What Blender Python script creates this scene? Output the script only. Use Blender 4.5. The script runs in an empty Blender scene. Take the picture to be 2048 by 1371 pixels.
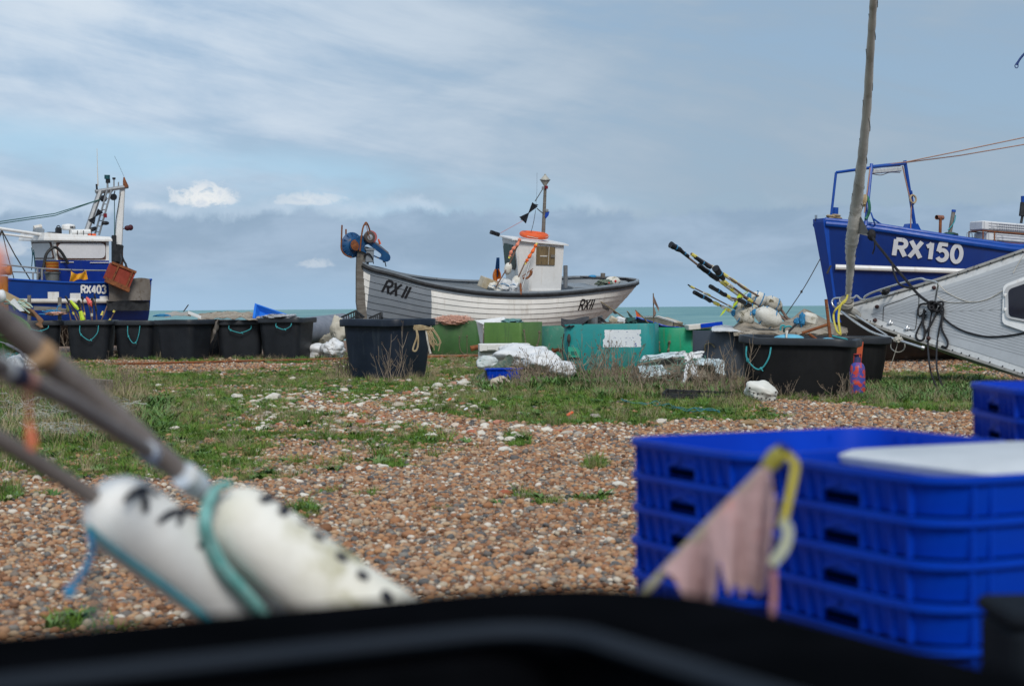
import bpy, bmesh, math, random
import numpy as np
from mathutils import Vector, Matrix, Euler, noise
random.seed(7)
S = bpy.context.scene
R = math.radians
# ---------------------------------------------------------------- camera
CAMZ = 1.2; FPX = 3471.0; PITCH = 0.0203; ROLL = 0.0074
FWD = Vector((0, math.cos(PITCH), -math.sin(PITCH))); UP0 = Vector((0, math.sin(PITCH), math.cos(PITCH)))
RGT = Vector((1, 0, 0))*math.cos(ROLL) - UP0*math.sin(ROLL)
UPV = Vector((1, 0, 0))*math.sin(ROLL) + UP0*math.cos(ROLL)
cd = bpy.data.cameras.new('camera'); cam = bpy.data.objects.new('camera', cd); S.collection.objects.link(cam)
m3 = Matrix((RGT, UPV, -FWD)).transposed()
cam.matrix_world = Matrix.Translation((0, 0, CAMZ)) @ m3.to_4x4()
cd.sensor_width = 23.6; cd.lens = 40.0; cd.clip_start = 0.05; cd.clip_end = 60000
cd.dof.use_dof = True; cd.dof.focus_distance = 32.0; cd.dof.aperture_fstop = 3.1
S.camera = cam
# ---------------------------------------------------------------- light and exposure
S.view_settings.view_transform = 'Standard'; S.view_settings.look = 'None'
S.view_settings.exposure = 0.0; S.view_settings.gamma = 1.0
SUN_EL, SUN_AZ, SUN_E, SKY_K = R(42), R(168), 2.6, 0.1
sl = bpy.data.lights.new('sun', 'SUN'); sl.energy = SUN_E; sl.angle = R(18); sl.color = (1.0, 0.95, 0.88)
so = bpy.data.objects.new('sun', sl); S.collection.objects.link(so)
# direction towards the sun: azimuth measured clockwise from +Y
sd = Vector((math.sin(SUN_AZ)*math.cos(SUN_EL), math.cos(SUN_AZ)*math.cos(SUN_EL), math.sin(SUN_EL)))
so.rotation_euler = sd.to_track_quat('Z', 'Y').to_euler(); so.location = (0, 0, 60)

class NT:
    def __init__(s, tree): s.t = tree; s.n = tree.nodes; s.l = tree.links
    def a(s, typ, **kw):
        n = s.n.new(typ)
        for k, v in kw.items():
            if k == 'i':
                for kk, vv in v.items():
                    if hasattr(vv, 'is_linked') or hasattr(vv, 'links'): s.l.new(vv, n.inputs[kk])
                    else: n.inputs[kk].default_value = vv
            else: setattr(n, k, v)
        return n
    def math(s, op, a, b=None, c=None, clamp=False):
        n = s.n.new('ShaderNodeMath'); n.operation = op; n.use_clamp = clamp
        for i, x in enumerate((a, b, c)):
            if x is None: continue
            if isinstance(x, (int, float)): n.inputs[i].default_value = x
            else: s.l.new(x, n.inputs[i])
        return n.outputs[0]
    def mix(s, f, a, b, bt='MIX'):
        n = s.n.new('ShaderNodeMix'); n.data_type = 'RGBA'; n.blend_type = bt
        for idx, x in ((0, f), (6, a), (7, b)):
            if isinstance(x, (int, float)): n.inputs[idx].default_value = x
            elif isinstance(x, tuple): n.inputs[idx].default_value = x if len(x) == 4 else (*x, 1)
            else: s.l.new(x, n.inputs[idx])
        return n.outputs[2]
    def noise(s, vec, scale, detail=4, rough=.55, dist=0.0):
        n = s.n.new('ShaderNodeTexNoise'); n.inputs['Scale'].default_value = scale; n.inputs['Detail'].default_value = detail
        n.inputs['Roughness'].default_value = rough; n.inputs['Distortion'].default_value = dist
        if vec is not None: s.l.new(vec, n.inputs['Vector'])
        return n.outputs['Fac']
    def sstep(s, x, e0, e1):
        n = s.n.new('ShaderNodeMapRange'); n.interpolation_type = 'SMOOTHSTEP'
        s.l.new(x, n.inputs[0]); n.inputs[1].default_value = e0; n.inputs[2].default_value = e1
        return n.outputs[0]
    def ramp(s, x, stops, interp='LINEAR'):
        n = s.n.new('ShaderNodeValToRGB'); n.color_ramp.interpolation = interp
        e = n.color_ramp.elements
        while len(e) < len(stops): e.new(0.5)
        for el, (p, c) in zip(e, stops): el.position = p; el.color = (*c, 1)
        s.l.new(x, n.inputs[0]); return n.outputs[0]

def make_world():
    w = bpy.data.worlds.new('World'); S.world = w; w.use_nodes = True
    t = NT(w.node_tree); t.n.clear()
    out = t.a('ShaderNodeOutputWorld'); bg = t.a('ShaderNodeBackground'); t.l.new(bg.outputs[0], out.inputs[0])
    bg.inputs[1].default_value = SKY_K
    sky = t.a('ShaderNodeTexSky'); sky.sky_type = 'NISHITA'; sky.sun_disc = False
    sky.sun_elevation = SUN_EL; sky.sun_rotation = SUN_AZ; sky.air_density = 1.0; sky.dust_density = 1.5
    tc = t.a('ShaderNodeTexCoord'); sp = t.a('ShaderNodeSeparateXYZ'); t.l.new(tc.outputs['Generated'], sp.inputs[0])
    az = t.math('ARCTAN2', sp.outputs[0], sp.outputs[1])
    hor = t.math('SQRT', t.math('ADD', t.math('MULTIPLY', sp.outputs[0], sp.outputs[0]), t.math('MULTIPLY', sp.outputs[1], sp.outputs[1])))
    el = t.math('ARCTAN2', sp.outputs[2], hor)
    def uv(a, b, su, sv, ou=0.0, ov=0.0, w_=0.0):
        c = t.a('ShaderNodeCombineXYZ'); 
        t.l.new(t.math('MULTIPLY_ADD', a, su, ou), c.inputs[0]); t.l.new(t.math('MULTIPLY_ADD', b, sv, ov), c.inputs[1]); c.inputs[2].default_value = w_
        return c.outputs[0]
    # a streak axis falling to the right: e' = el + k*az
    sk = t.math('MULTIPLY_ADD', az, 0.20, el)
    # -- high veil: streaked, covers most of the sky
    n1 = t.noise(uv(az, sk, 3.2, 17.0, 1.3, .7), 1.0, 6, .55, .6)
    n2 = t.noise(uv(az, sk, 9.0, 42.0, 4.3, 2.7), 1.0, 6, .62, .6)
    n3 = t.noise(uv(az, el, 5.0, 11.0, 7.1, 3.2), 1.0, 6, .6, .5)
    veil = t.math('ADD', t.math('MULTIPLY', n1, .7), t.math('MULTIPLY', n2, .3))
    veil = t.math('ADD', veil, t.math('MULTIPLY', t.math('SUBTRACT', n3, .5), .55))
    # brighter towards the left of the view, greyer to the right
    lft = t.sstep(az, .16, -.24)
    veil = t.math('MULTIPLY_ADD', lft, .10, veil)
    cover = t.sstep(veil, .34, .66)
    blue = (2.8, 4.4, 6.4)
    base = t.mix(.30, blue, sky.outputs[0])
    greyv = t.mix(lft, (3.3, 4.3, 5.4), (4.7, 6.0, 7.6))
    c = t.mix(t.math('MULTIPLY_ADD', cover, .72, .22), base, greyv)
    wh = t.math('MULTIPLY', t.sstep(veil, .46, .76), t.math('MULTIPLY_ADD', lft, .62, .16))
    c = t.mix(wh, c, (7.1, 7.9, 8.7))
    # clear blue gap just over the low bank, left of the middle
    gap = t.math('MULTIPLY', t.sstep(t.math('ABSOLUTE', t.math('SUBTRACT', t.math('MULTIPLY_ADD', az, .12, el), .058)), .026, .004), t.sstep(az, .14, -.12))
    gap = t.math('MULTIPLY', gap, t.sstep(t.noise(uv(az, el, 8, 26, 3, 9), 1.0, 4, .55), .34, .62))
    c = t.mix(t.math('MULTIPLY', gap, .8), c, (4.2, 6.4, 8.2))
    # -- low bank of cumulus over the sea
    prof = t.noise(uv(az, el, 24.0, 16.0, 5.0, 1.0), 1.0, 7, .62, .3)
    top = t.math('MULTIPLY_ADD', t.math('SUBTRACT', prof, .5), .034, .0565)
    low = t.sstep(t.math('SUBTRACT', top, el), -.0008, .0048)
    body = t.mix(t.sstep(t.noise(uv(az, el, 14, 45, 2, 6), 1.0, 5, .6, .3), .35, .7), (2.85, 4.0, 5.4), (3.8, 5.0, 6.5))
    hz = t.mix(t.sstep(el, .034, .0), body, (3.6, 5.3, 7.2))
    rim = t.math('MULTIPLY', t.sstep(t.math('ABSOLUTE', t.math('SUBTRACT', t.math('SUBTRACT', top, el), -.002)), .006, .0), t.sstep(t.noise(uv(az, el, 16, 10, 8, 2), 1.0, 3), .42, .66))
    c = t.mix(t.math('MULTIPLY', rim, .45), c, (6.4, 7.4, 8.6))
    c = t.mix(t.math('MULTIPLY', low, .9), c, hz)
    # bright cumulus heads: one clear at the left, faint ones in the bank
    def head(a0, e0, ra, re_, amt, c, seed):
        dx = t.math('DIVIDE', t.math('SUBTRACT', az, a0), ra); dy = t.math('DIVIDE', t.math('SUBTRACT', el, e0), re_)
        flat = t.math('MAXIMUM', dy, t.math('MULTIPLY', dy, -2.2))
        r2 = t.math('ADD', t.math('MULTIPLY', dx, dx), t.math('MULTIPLY', flat, flat))
        nn = t.noise(uv(az, el, 105, 150, seed, seed*2), 1.0, 7, .62, .5)
        f = t.sstep(t.math('ADD', r2, t.math('MULTIPLY', t.math('SUBTRACT', nn, .5), 6.5)), 1.75, .1)
        tone = t.mix(t.sstep(nn, .3, .65), (6.6, 7.3, 8.1), (9.4, 9.4, 9.1))
        return t.mix(t.math('MULTIPLY', f, amt), c, tone)
    c = head(-.1745, .0625, .0165, .0085, .95, c, 3.0)
    c = head(-.116, .0615, .017, .0045, .5, c, 8.0)
    c = head(-.2065, .058, .007, .003, .3, c, 5.0)
    c = head(-.1125, .0255, .009, .0035, .35, c, 11.0)
    c = head(-.285, .033, .016, .006, .35, c, 17.0)
    t.l.new(c, bg.inputs[0])
make_world()

# ---------------------------------------------------------------- view helpers (a photo position and a depth give a world point)
def ray(px, py): return (FWD + RGT*((px-1024)/FPX) - UPV*((py-685.5)/FPX))
def at(px, py, d):
    r = ray(px, py); return Vector((0, 0, CAMZ)) + r*(d/r.y)
def gnd(px, py, z=0.0):
    r = ray(px, py); return Vector((0, 0, CAMZ)) + r*((z-CAMZ)/r.z)
def topx(x, y, z):
    v = Vector((x, y, z-CAMZ)); w = v.dot(FWD)
    return 1024+FPX*v.dot(RGT)/w, 685.5-FPX*v.dot(UPV)/w
def on_plane(Mx, px, py, ax, val):
    inv = Mx.inverted(); o = inv @ Vector((0, 0, CAMZ)); d = (inv @ (Vector((0, 0, CAMZ))+ray(px, py))) - o
    return o + d*((val-o[ax])/d[ax])

# ---------------------------------------------------------------- materials
MATS = {}
def mat(name, c, c2=None, scale=3.0, rough=.6, bump=0.0, bscale=None, metal=0.0, spots=None, sscale=9.0, sth=(.56, .66), spec=.3, coat=0.0, stretch=(1, 1, 1), streak=None):
    if name in MATS: return MATS[name]
    m = bpy.data.materials.new(name); m.use_nodes = True; t = NT(m.node_tree)
    b = t.n['Principled BSDF']; tc = t.a('ShaderNodeTexCoord'); mp = t.a('ShaderNodeMapping'); mp.inputs['Scale'].default_value = stretch
    t.l.new(tc.outputs['Object'], mp.inputs[0]); v = mp.outputs[0]
    c2 = c2 or tuple(x*.8 for x in c)
    col = t.mix(t.sstep(t.noise(v, scale, 6, .6), .34, .66), c, c2)
    fine = t.noise(v, scale*9, 3, .6)
    col = t.mix(t.math('MULTIPLY', t.math('SUBTRACT', fine, .42, clamp=True), .6), col, tuple(min(1, x*.72) for x in c2))
    if spots:
        col = t.mix(t.sstep(t.noise(v, sscale, 6, .65, .4), *sth), col, spots)
    if streak:   # run-off stains: narrow and tall
        mp2 = t.a('ShaderNodeMapping'); mp2.inputs['Scale'].default_value = (6, 6, .8); t.l.new(tc.outputs['Object'], mp2.inputs[0])
        col = t.mix(t.math('MULTIPLY', t.sstep(t.noise(mp2.outputs[0], 1.6, 5, .6), .52, .75), .6), col, streak)
    t.l.new(col, b.inputs['Base Color'])
    rr = t.math('MULTIPLY_ADD', t.noise(v, scale*2.3, 4), .3, rough-.15, clamp=True); t.l.new(rr, b.inputs['Roughness'])
    b.inputs['Metallic'].default_value = metal; b.inputs['Specular IOR Level'].default_value = spec
    b.inputs['Coat Weight'].default_value = coat
    if bump:
        bp = t.a('ShaderNodeBump'); bp.inputs['Strength'].default_value = min(1, bump); bp.inputs['Distance'].default_value = .01 if bump < 1 else .03
        t.l.new(t.noise(v, bscale or scale*4, 5, .6), bp.inputs['Height']); t.l.new(bp.outputs[0], b.inputs['Normal'])
    MATS[name] = m; return m

# ---------------------------------------------------------------- mesh builder
ORG = {}
def frame_of(d):
    d = d.normalized(); u = Vector((0, 0, 1)) if abs(d.z) < .95 else Vector((1, 0, 0))
    a = d.cross(u).normalized(); return a, d.cross(a).normalized()
class MB:
    def __init__(s): s.v = []; s.f = []; s.mi = []; s.cur = 0
    def _add(s, vs, fs):
        k = len(s.v); s.v += [Vector(p) for p in vs]
        for f in fs: s.f.append([k+i for i in f]); s.mi.append(s.cur)
        return s
    def box(s, c, size, rot=None, bev=0.0, taper=1.0):
        x, y, z = [q/2 for q in size]; c = Vector(c)
        Mr = (rot if isinstance(rot, Matrix) else Euler(rot).to_matrix()) if rot is not None else Matrix.Identity(3)
        if bev <= 0:
            p = [(i*x*(taper if k > 0 else 1), j*y*(taper if k > 0 else 1), k*z) for k in (-1, 1) for j in (-1, 1) for i in (-1, 1)]
            p = [c+Mr@Vector(q) for q in p]
            return s._add(p, [(0, 2, 3, 1), (4, 5, 7, 6), (0, 1, 5, 4), (2, 6, 7, 3), (0, 4, 6, 2), (1, 3, 7, 5)])
        b = min(bev, x*.9, y*.9, z*.9); loops = []
        for zz, ins in ((-z, b), (-z+b, 0), (z-b, 0), (z, b)):
            X, Y = x-ins, y-ins; q = b if ins == 0 else b*.4
            lp = [(X, -Y+q), (X, Y-q), (X-q, Y), (-X+q, Y), (-X, Y-q), (-X, -Y+q), (-X+q, -Y), (X-q, -Y)]
            tp = taper if zz > 0 else 1
            loops.append([c+Mr@Vector((a*tp, d*tp, zz)) for a, d in lp])
        return s.loft(loops, True, True)
    def beam(s, a, b, w, h=None, bev=0):
        a, b = Vector(a), Vector(b); d = b-a; h = h or w
        z = Vector((0, 0, 1)); x = d.normalized()
        y = z.cross(x) if abs(x.z) < .98 else Vector((0, 1, 0)); y.normalize(); zz = x.cross(y)
        return s.box((a+b)/2, (d.length, w, h), Matrix((x, y, zz)).transposed(), bev)
    def tube(s, pts, r, n=8, cap=True):
        pts = [Vector(p) for p in pts]; k = len(pts)
        rs = r if isinstance(r, (list, tuple)) else [r]*k
        loops = []; a = None
        for i, p in enumerate(pts):
            d = (pts[min(i+1, k-1)]-pts[max(i-1, 0)])
            if d.length < 1e-9: d = Vector((0, 0, 1))
            d.normalize()
            if a is None: a, _ = frame_of(d)
            a = (a - d*a.dot(d)); a = a.normalized() if a.length > 1e-6 else frame_of(d)[0]
            b = d.cross(a)
            loops.append([p+(a*math.cos(2*math.pi*j/n)+b*math.sin(2*math.pi*j/n))*rs[i] for j in range(n)])
        return s.loft(loops, cap, cap)
    def loft(s, loops, cap0=False, cap1=False, closed=True):
        n = len(loops[0]); vs = [p for l in loops for p in l]; fs = []
        for i in range(len(loops)-1):
            for j in range(n if closed else n-1):
                a = i*n+j; b = i*n+(j+1) % n; fs.append((a, b, b+n, a+n))
        if cap0: fs.append(tuple(reversed(range(n))))
        if cap1: fs.append(tuple((len(loops)-1)*n+j for j in range(n)))
        return s._add(vs, fs)
    def lathe(s, base, axis, prof, n=20, cap0=True, cap1=True):
        base = Vector(base); axis = Vector(axis).normalized(); a, b = frame_of(axis)
        return s.loft([[base+axis*h+(a*math.cos(2*math.pi*j/n)+b*math.sin(2*math.pi*j/n))*r for j in range(n)] for r, h in prof], cap0, cap1)
    def torus(s, c, axis, Rr, r, n=28, m=8):
        c = Vector(c); a, b = frame_of(Vector(axis)); ax = Vector(axis).normalized(); loops = []
        for i in range(n+1):
            t = 2*math.pi*i/n; e = a*math.cos(t)+b*math.sin(t)
            loops.append([c+e*Rr+(e*math.cos(2*math.pi*j/m)+ax*math.sin(2*math.pi*j/m))*r for j in range(m)])
        return s.loft(loops)
    def grid(s, fn, nu, nv, thick=0.0):
        top = [[Vector(fn(i/nu, j/nv)) for j in range(nv+1)] for i in range(nu+1)]
        vs = [p for r_ in top for p in r_]; w = nv+1; fs = [(i*w+j, (i+1)*w+j, (i+1)*w+j+1, i*w+j+1) for i in range(nu) for j in range(nv)]
        if thick:
            nv0 = len(vs); nrm = []
            for i in range(nu+1):
                for j in range(nv+1):
                    a = top[min(i+1, nu)][j]-top[max(i-1, 0)][j]; b = top[i][min(j+1, nv)]-top[i][max(j-1, 0)]
                    q = a.cross(b); nrm.append(q.normalized() if q.length > 1e-9 else Vector((0, 0, 1)))
            vs = vs+[p-q*thick for p, q in zip(vs, nrm)]
            fs += [tuple(reversed([k+nv0 for k in f])) for f in fs]
            ring = [i*w for i in range(nu+1)]+[nu*w+j for j in range(1, w)]+[i*w+nv for i in range(nu-1, -1, -1)]+[j for j in range(nv-1, 0, -1)]
            for a, b in zip(ring, ring[1:]+ring[:1]): fs.append((b, a, a+nv0, b+nv0))
        return s._add(vs, fs)
    def prism(s, poly, ext):
        ext = Vector(ext); a = [Vector(p) for p in poly]; b = [p+ext for p in a]
        return s.loft([a, b], True, True)
    def blob(s, c, rad, rot=None, amp=.12, freq=1.5, n=14, m=20, seed=0.0, flat=None):
        c = Vector(c); Mr = Euler(rot).to_matrix() if rot is not None else Matrix.Identity(3); loops = []
        for i in range(n+1):
            th = math.pi*min(max(i/n, .015), .985); lp = []
            for j in range(m):
                ph = 2*math.pi*j/m; u = Vector((math.sin(th)*math.cos(ph), math.sin(th)*math.sin(ph), math.cos(th)))
                k = 1+amp*noise.fractal(u*freq+Vector((seed, seed*1.7, -seed)), 1.0, 2.0, 4)
                q = Vector((u.x*rad[0], u.y*rad[1], u.z*rad[2]))*k
                if flat is not None and q.z < flat: q.z = flat
                lp.append(c+Mr@q)
            loops.append(lp)
        return s.loft(loops, True, True)
    def build(s, name, m, parent=None, org=None, smooth=True, ang=35):
        if org is None and parent is not None: org = ORG.get(parent.name)
        o3 = Vector(org) if org is not None else Vector((0, 0, 0))
        me = bpy.data.meshes.new(name); me.from_pydata([tuple(p-o3) for p in s.v], [], s.f)
        for q in (m if isinstance(m, (list, tuple)) else [m]): me.materials.append(q)
        me.polygons.foreach_set('material_index', s.mi)
        me.update()
        bm = bmesh.new(); bm.from_mesh(me); bmesh.ops.recalc_face_normals(bm, faces=bm.faces); bm.to_mesh(me); bm.free()
        if smooth:
            me.polygons.foreach_set('use_smooth', [True]*len(me.polygons)); me.set_sharp_from_angle(angle=R(ang))
        o = bpy.data.objects.new(name, me); S.collection.objects.link(o)
        if parent is not None:
            o.parent = parent; ORG[o.name] = o3
        else: o.location = o3
        return o
def tag(o, label=None, cat=None, group=None, kind=None):
    for k, v in (('label', label), ('category', cat), ('group', group), ('kind', kind)):
        if v: o[k] = v
    return o
def thing(name, label, cat, loc=(0, 0, 0), rot=None, group=None, world=True):
    o = bpy.data.objects.new(name, None); S.collection.objects.link(o); o.location = loc; o.empty_display_size = .2
    if rot is not None: o.rotation_euler = rot
    if world and rot is None: ORG[o.name] = Vector(loc)
    return tag(o, label, cat, group)
def kids(o): return [c for c in bpy.data.objects if c.parent is o]
def copy_tree(o, parent=None):
    c = o.copy(); S.collection.objects.link(c); c.parent = parent
    for ch in kids(o): copy_tree(ch, c)
    return c
def sag(a, b, drop, n=10):
    a, b = Vector(a), Vector(b)
    return [a.lerp(b, i/n)-Vector((0, 0, drop*4*(i/n)*(1-i/n))) for i in range(n+1)]
def spline(pts, k=6):
    P = [Vector(p) for p in pts]; out = []
    for i in range(len(P)-1):
        p0, p1, p2, p3 = P[max(i-1, 0)], P[i], P[i+1], P[min(i+2, len(P)-1)]
        for j in range(k):
            t = j/k; out.append(.5*((2*p1)+(p2-p0)*t+(2*p0-5*p1+4*p2-p3)*t*t+(3*p1-p0-3*p2+p3)*t**3))
    return out+[P[-1]]
def rrect(w, l, r, n=5):
    out = []
    for cx, cy, a0 in ((w/2-r, l/2-r, 0), (-w/2+r, l/2-r, 90), (-w/2+r, -l/2+r, 180), (w/2-r, -l/2+r, 270)):
        for i in range(n+1):
            a = R(a0+90*i/n); out.append((cx+r*math.cos(a), cy+r*math.sin(a)))
    return out
def interp(x, xs, ys):
    return float(np.interp(x, xs, ys))
def smoothcurve(pts):
    # monotone-ish cubic through (x, y) knots
    xs = [p[0] for p in pts]; ys = [p[1] for p in pts]; n = len(xs)
    m = [0]*n
    for i in range(n):
        if i == 0: m[i] = (ys[1]-ys[0])/(xs[1]-xs[0])
        elif i == n-1: m[i] = (ys[-1]-ys[-2])/(xs[-1]-xs[-2])
        else: m[i] = (ys[i+1]-ys[i-1])/(xs[i+1]-xs[i-1])
    def f(x):
        if x <= xs[0]: return ys[0]+m[0]*(x-xs[0])
        if x >= xs[-1]: return ys[-1]+m[-1]*(x-xs[-1])
        i = max(j for j in range(n-1) if xs[j] <= x); h = xs[i+1]-xs[i]; t = (x-xs[i])/h
        return (2*t**3-3*t*t+1)*ys[i]+(t**3-2*t*t+t)*h*m[i]+(-2*t**3+3*t*t)*ys[i+1]+(t**3-t*t)*h*m[i+1]
    return f
# stroke letters, unit height
def arc(cx, cy, rx, ry, a0, a1, n=10): return [(cx+rx*math.cos(R(a0+(a1-a0)*i/n)), cy+ry*math.sin(R(a0+(a1-a0)*i/n))) for i in range(n+1)]
GLYPH = {
 'R': (.62, [[(0, 0), (0, 1)], [(0, 1), (.32, 1)]+arc(.32, .76, .24, .24, 90, -90)+[(0, .52)], [(.28, .52), (.58, 0)]]),
 'X': (.66, [[(0, 0), (.6, 1)], [(0, 1), (.6, 0)]]),
 '1': (.20, [[(.1, 0), (.1, 1)]]),
 '!': (.46, [[(.3, 0), (.3, 1)], [(.3, .98), (.2, .84), (.03, .74)]]),
 '5': (.62, [[(.56, 1), (.12, 1), (.05, .52)], [(.05, .52)]+arc(.28, .32, .28, .32, 125, -150, 14)]),
 '0': (.66, [arc(.3, .5, .27, .5, 0, 360, 24)]),
 '4': (.66, [[(.44, 0), (.44, 1)], [(.44, 1), (0, .3)], [(0, .28), (.62, .28)]]),
 '3': (.6, [arc(.27, .76, .26, .24, 160, -80, 12), arc(.27, .27, .28, .27, 80, -160, 12)]),
 'B': (.6, [[(0, 0), (0, 1)], [(0, 1), (.3, 1)]+arc(.3, .76, .22, .24, 90, -90)+[(0, .52)], [(.3, .5)]+arc(.3, .25, .26, .25, 90, -90)+[(0, 0)]]),
 '&': (.62, [[(.55, 0), (.1, .7)]+arc(.25, .8, .15, .18, 180, 0)+[(.05, .3)]+arc(.25, .2, .2, .2, 160, 340)]),
 'G': (.64, [arc(.3, .5, .3, .5, 50, 320, 18)+[(.55, .45), (.3, .45)]]),
}
def lettering(mb, text, h, stroke, fmap, gap=.14, wide=1.0, slant=0.0):
    u = 0.0; lay = 0
    for ch in text:
        if ch == ' ': u += .28*h*wide; continue
        w, polys = GLYPH[ch]
        for pl in polys:
            # resample
            P = [Vector((a*wide*h, b*h)) for a, b in pl]; Q = [P[0]]
            for a, b in zip(P, P[1:]):
                k = max(1, int((b-a).length/(h*.09)))
                Q += [a.lerp(b, (i+1)/k) for i in range(k)]
            closed = (Q[0]-Q[-1]).length < 1e-4; L = []; Rr = []; n = len(Q)
            for i, q in enumerate(Q):
                d = (Q[(i+1) % (n-1)] - Q[(i-1) % (n-1)]) if closed and i in (0, n-1) else (Q[min(i+1, n-1)]-Q[max(i-1, 0)])
                d.normalize(); nn = Vector((-d.y, d.x))*stroke*h/2
                L.append(q+nn); Rr.append(q-nn)
            lay += 1
            f = lambda q: fmap(u+q.x+slant*q.y, q.y, .0012*lay)
            mb._add([f(q) for q in L]+[f(q) for q in Rr], [(i, i+1, n+i+1, n+i) for i in range(n-1)])
        u += (w*wide+gap)*h
    return u
# ================================================================ ground, sea, shingle, grass
ELL = [(1190,802,330,42,1.1),(1010,772,190,26,.7),(1330,758,180,46,1.1),(600,762,330,20,.75),(450,805,170,35,.8),(310,830,170,40,1.0),(110,830,210,100,1.0),
 (40,770,170,55,.9),(190,922,250,34,.95),(640,905,290,26,.5),(560,862,300,20,.72),(780,880,120,20,.6),(1850,785,175,34,1.1),(1450,828,110,16,.6),
 (700,745,130,16,.8),(935,740,90,28,.7),(1600,803,170,7,.6),(330,790,240,40,.75),(520,840,260,24,.62),(690,775,200,18,.7),(180,925,330,26,.95),(480,905,260,26,.6),(1330,815,170,22,.9),(1035,882,26,14,.9),(1190,926,22,9,.8),(985,1004,26,9,.8),(1045,990,24,9,.75),(1100,1001,28,9,.8),
 (1185,996,34,9,.8),(885,1013,28,8,.8),(735,986,22,8,.75),(652,985,16,7,.7),(610,1024,28,14,.85),(15,985,34,16,.9),(95,988,20,10,.8),(135,1243,50,18,.9),(250,1262,60,14,.6),
 (790,916,40,14,.9),(1145,1250,30,9,.4),(560,718,330,7,.7),(1090,845,40,8,.8),(820,812,60,10,.55),(660,800,120,10,.55),(2020,735,120,8,.5),(300,870,120,30,.9),(420,950,200,12,.6)]
CHALK = [(640,812,190,34,.8),(860,800,130,28,.8),(1000,868,170,20,.9),(1150,852,160,12,.6),(700,850,190,22,.7),(950,768,70,16,.9),(800,768,90,10,.6),(900,850,160,30,.5)]
def ell(px, py, L):
    v = 0.0
    for cx, cy, rx, ry, s_ in L:
        dx = (px-cx)/rx; dy = (py-cy)/ry; q = dx*dx+dy*dy
        if q < 1.7: v = max(v, s_*min(1, (1.7-q)/1.0))
    return v
def green_at(x, y):
    if y < 4 or y > 48: return 0.0
    px, py = topx(x, y, 0); e = ell(px, py, ELL)
    if e <= 0: return 0.0
    n = noise.fractal(Vector((x*.9, y*.55, 3.1)), 1.0, 2.0, 4)*.55 + noise.noise(Vector((x*4, y*2.6, 1)))*.38
    return max(0, min(1, (e+n*1.1-.36)*1.75))
def chalk_at(x, y):
    px, py = topx(x, y, 0); e = ell(px, py, CHALK)
    return max(0, min(1, e+noise.noise(Vector((x*1.7, y*1.2, 9)))*.8-.3)) if e > 0 else 0
def gz(x, y):
    z = noise.noise(Vector((x*.35, y*.35, 0)))*.022+noise.noise(Vector((x*1.3, y*1.3, 5)))*.012
    if y > 66: z -= min(9.0, (y-66)*.16)
    return z
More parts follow.
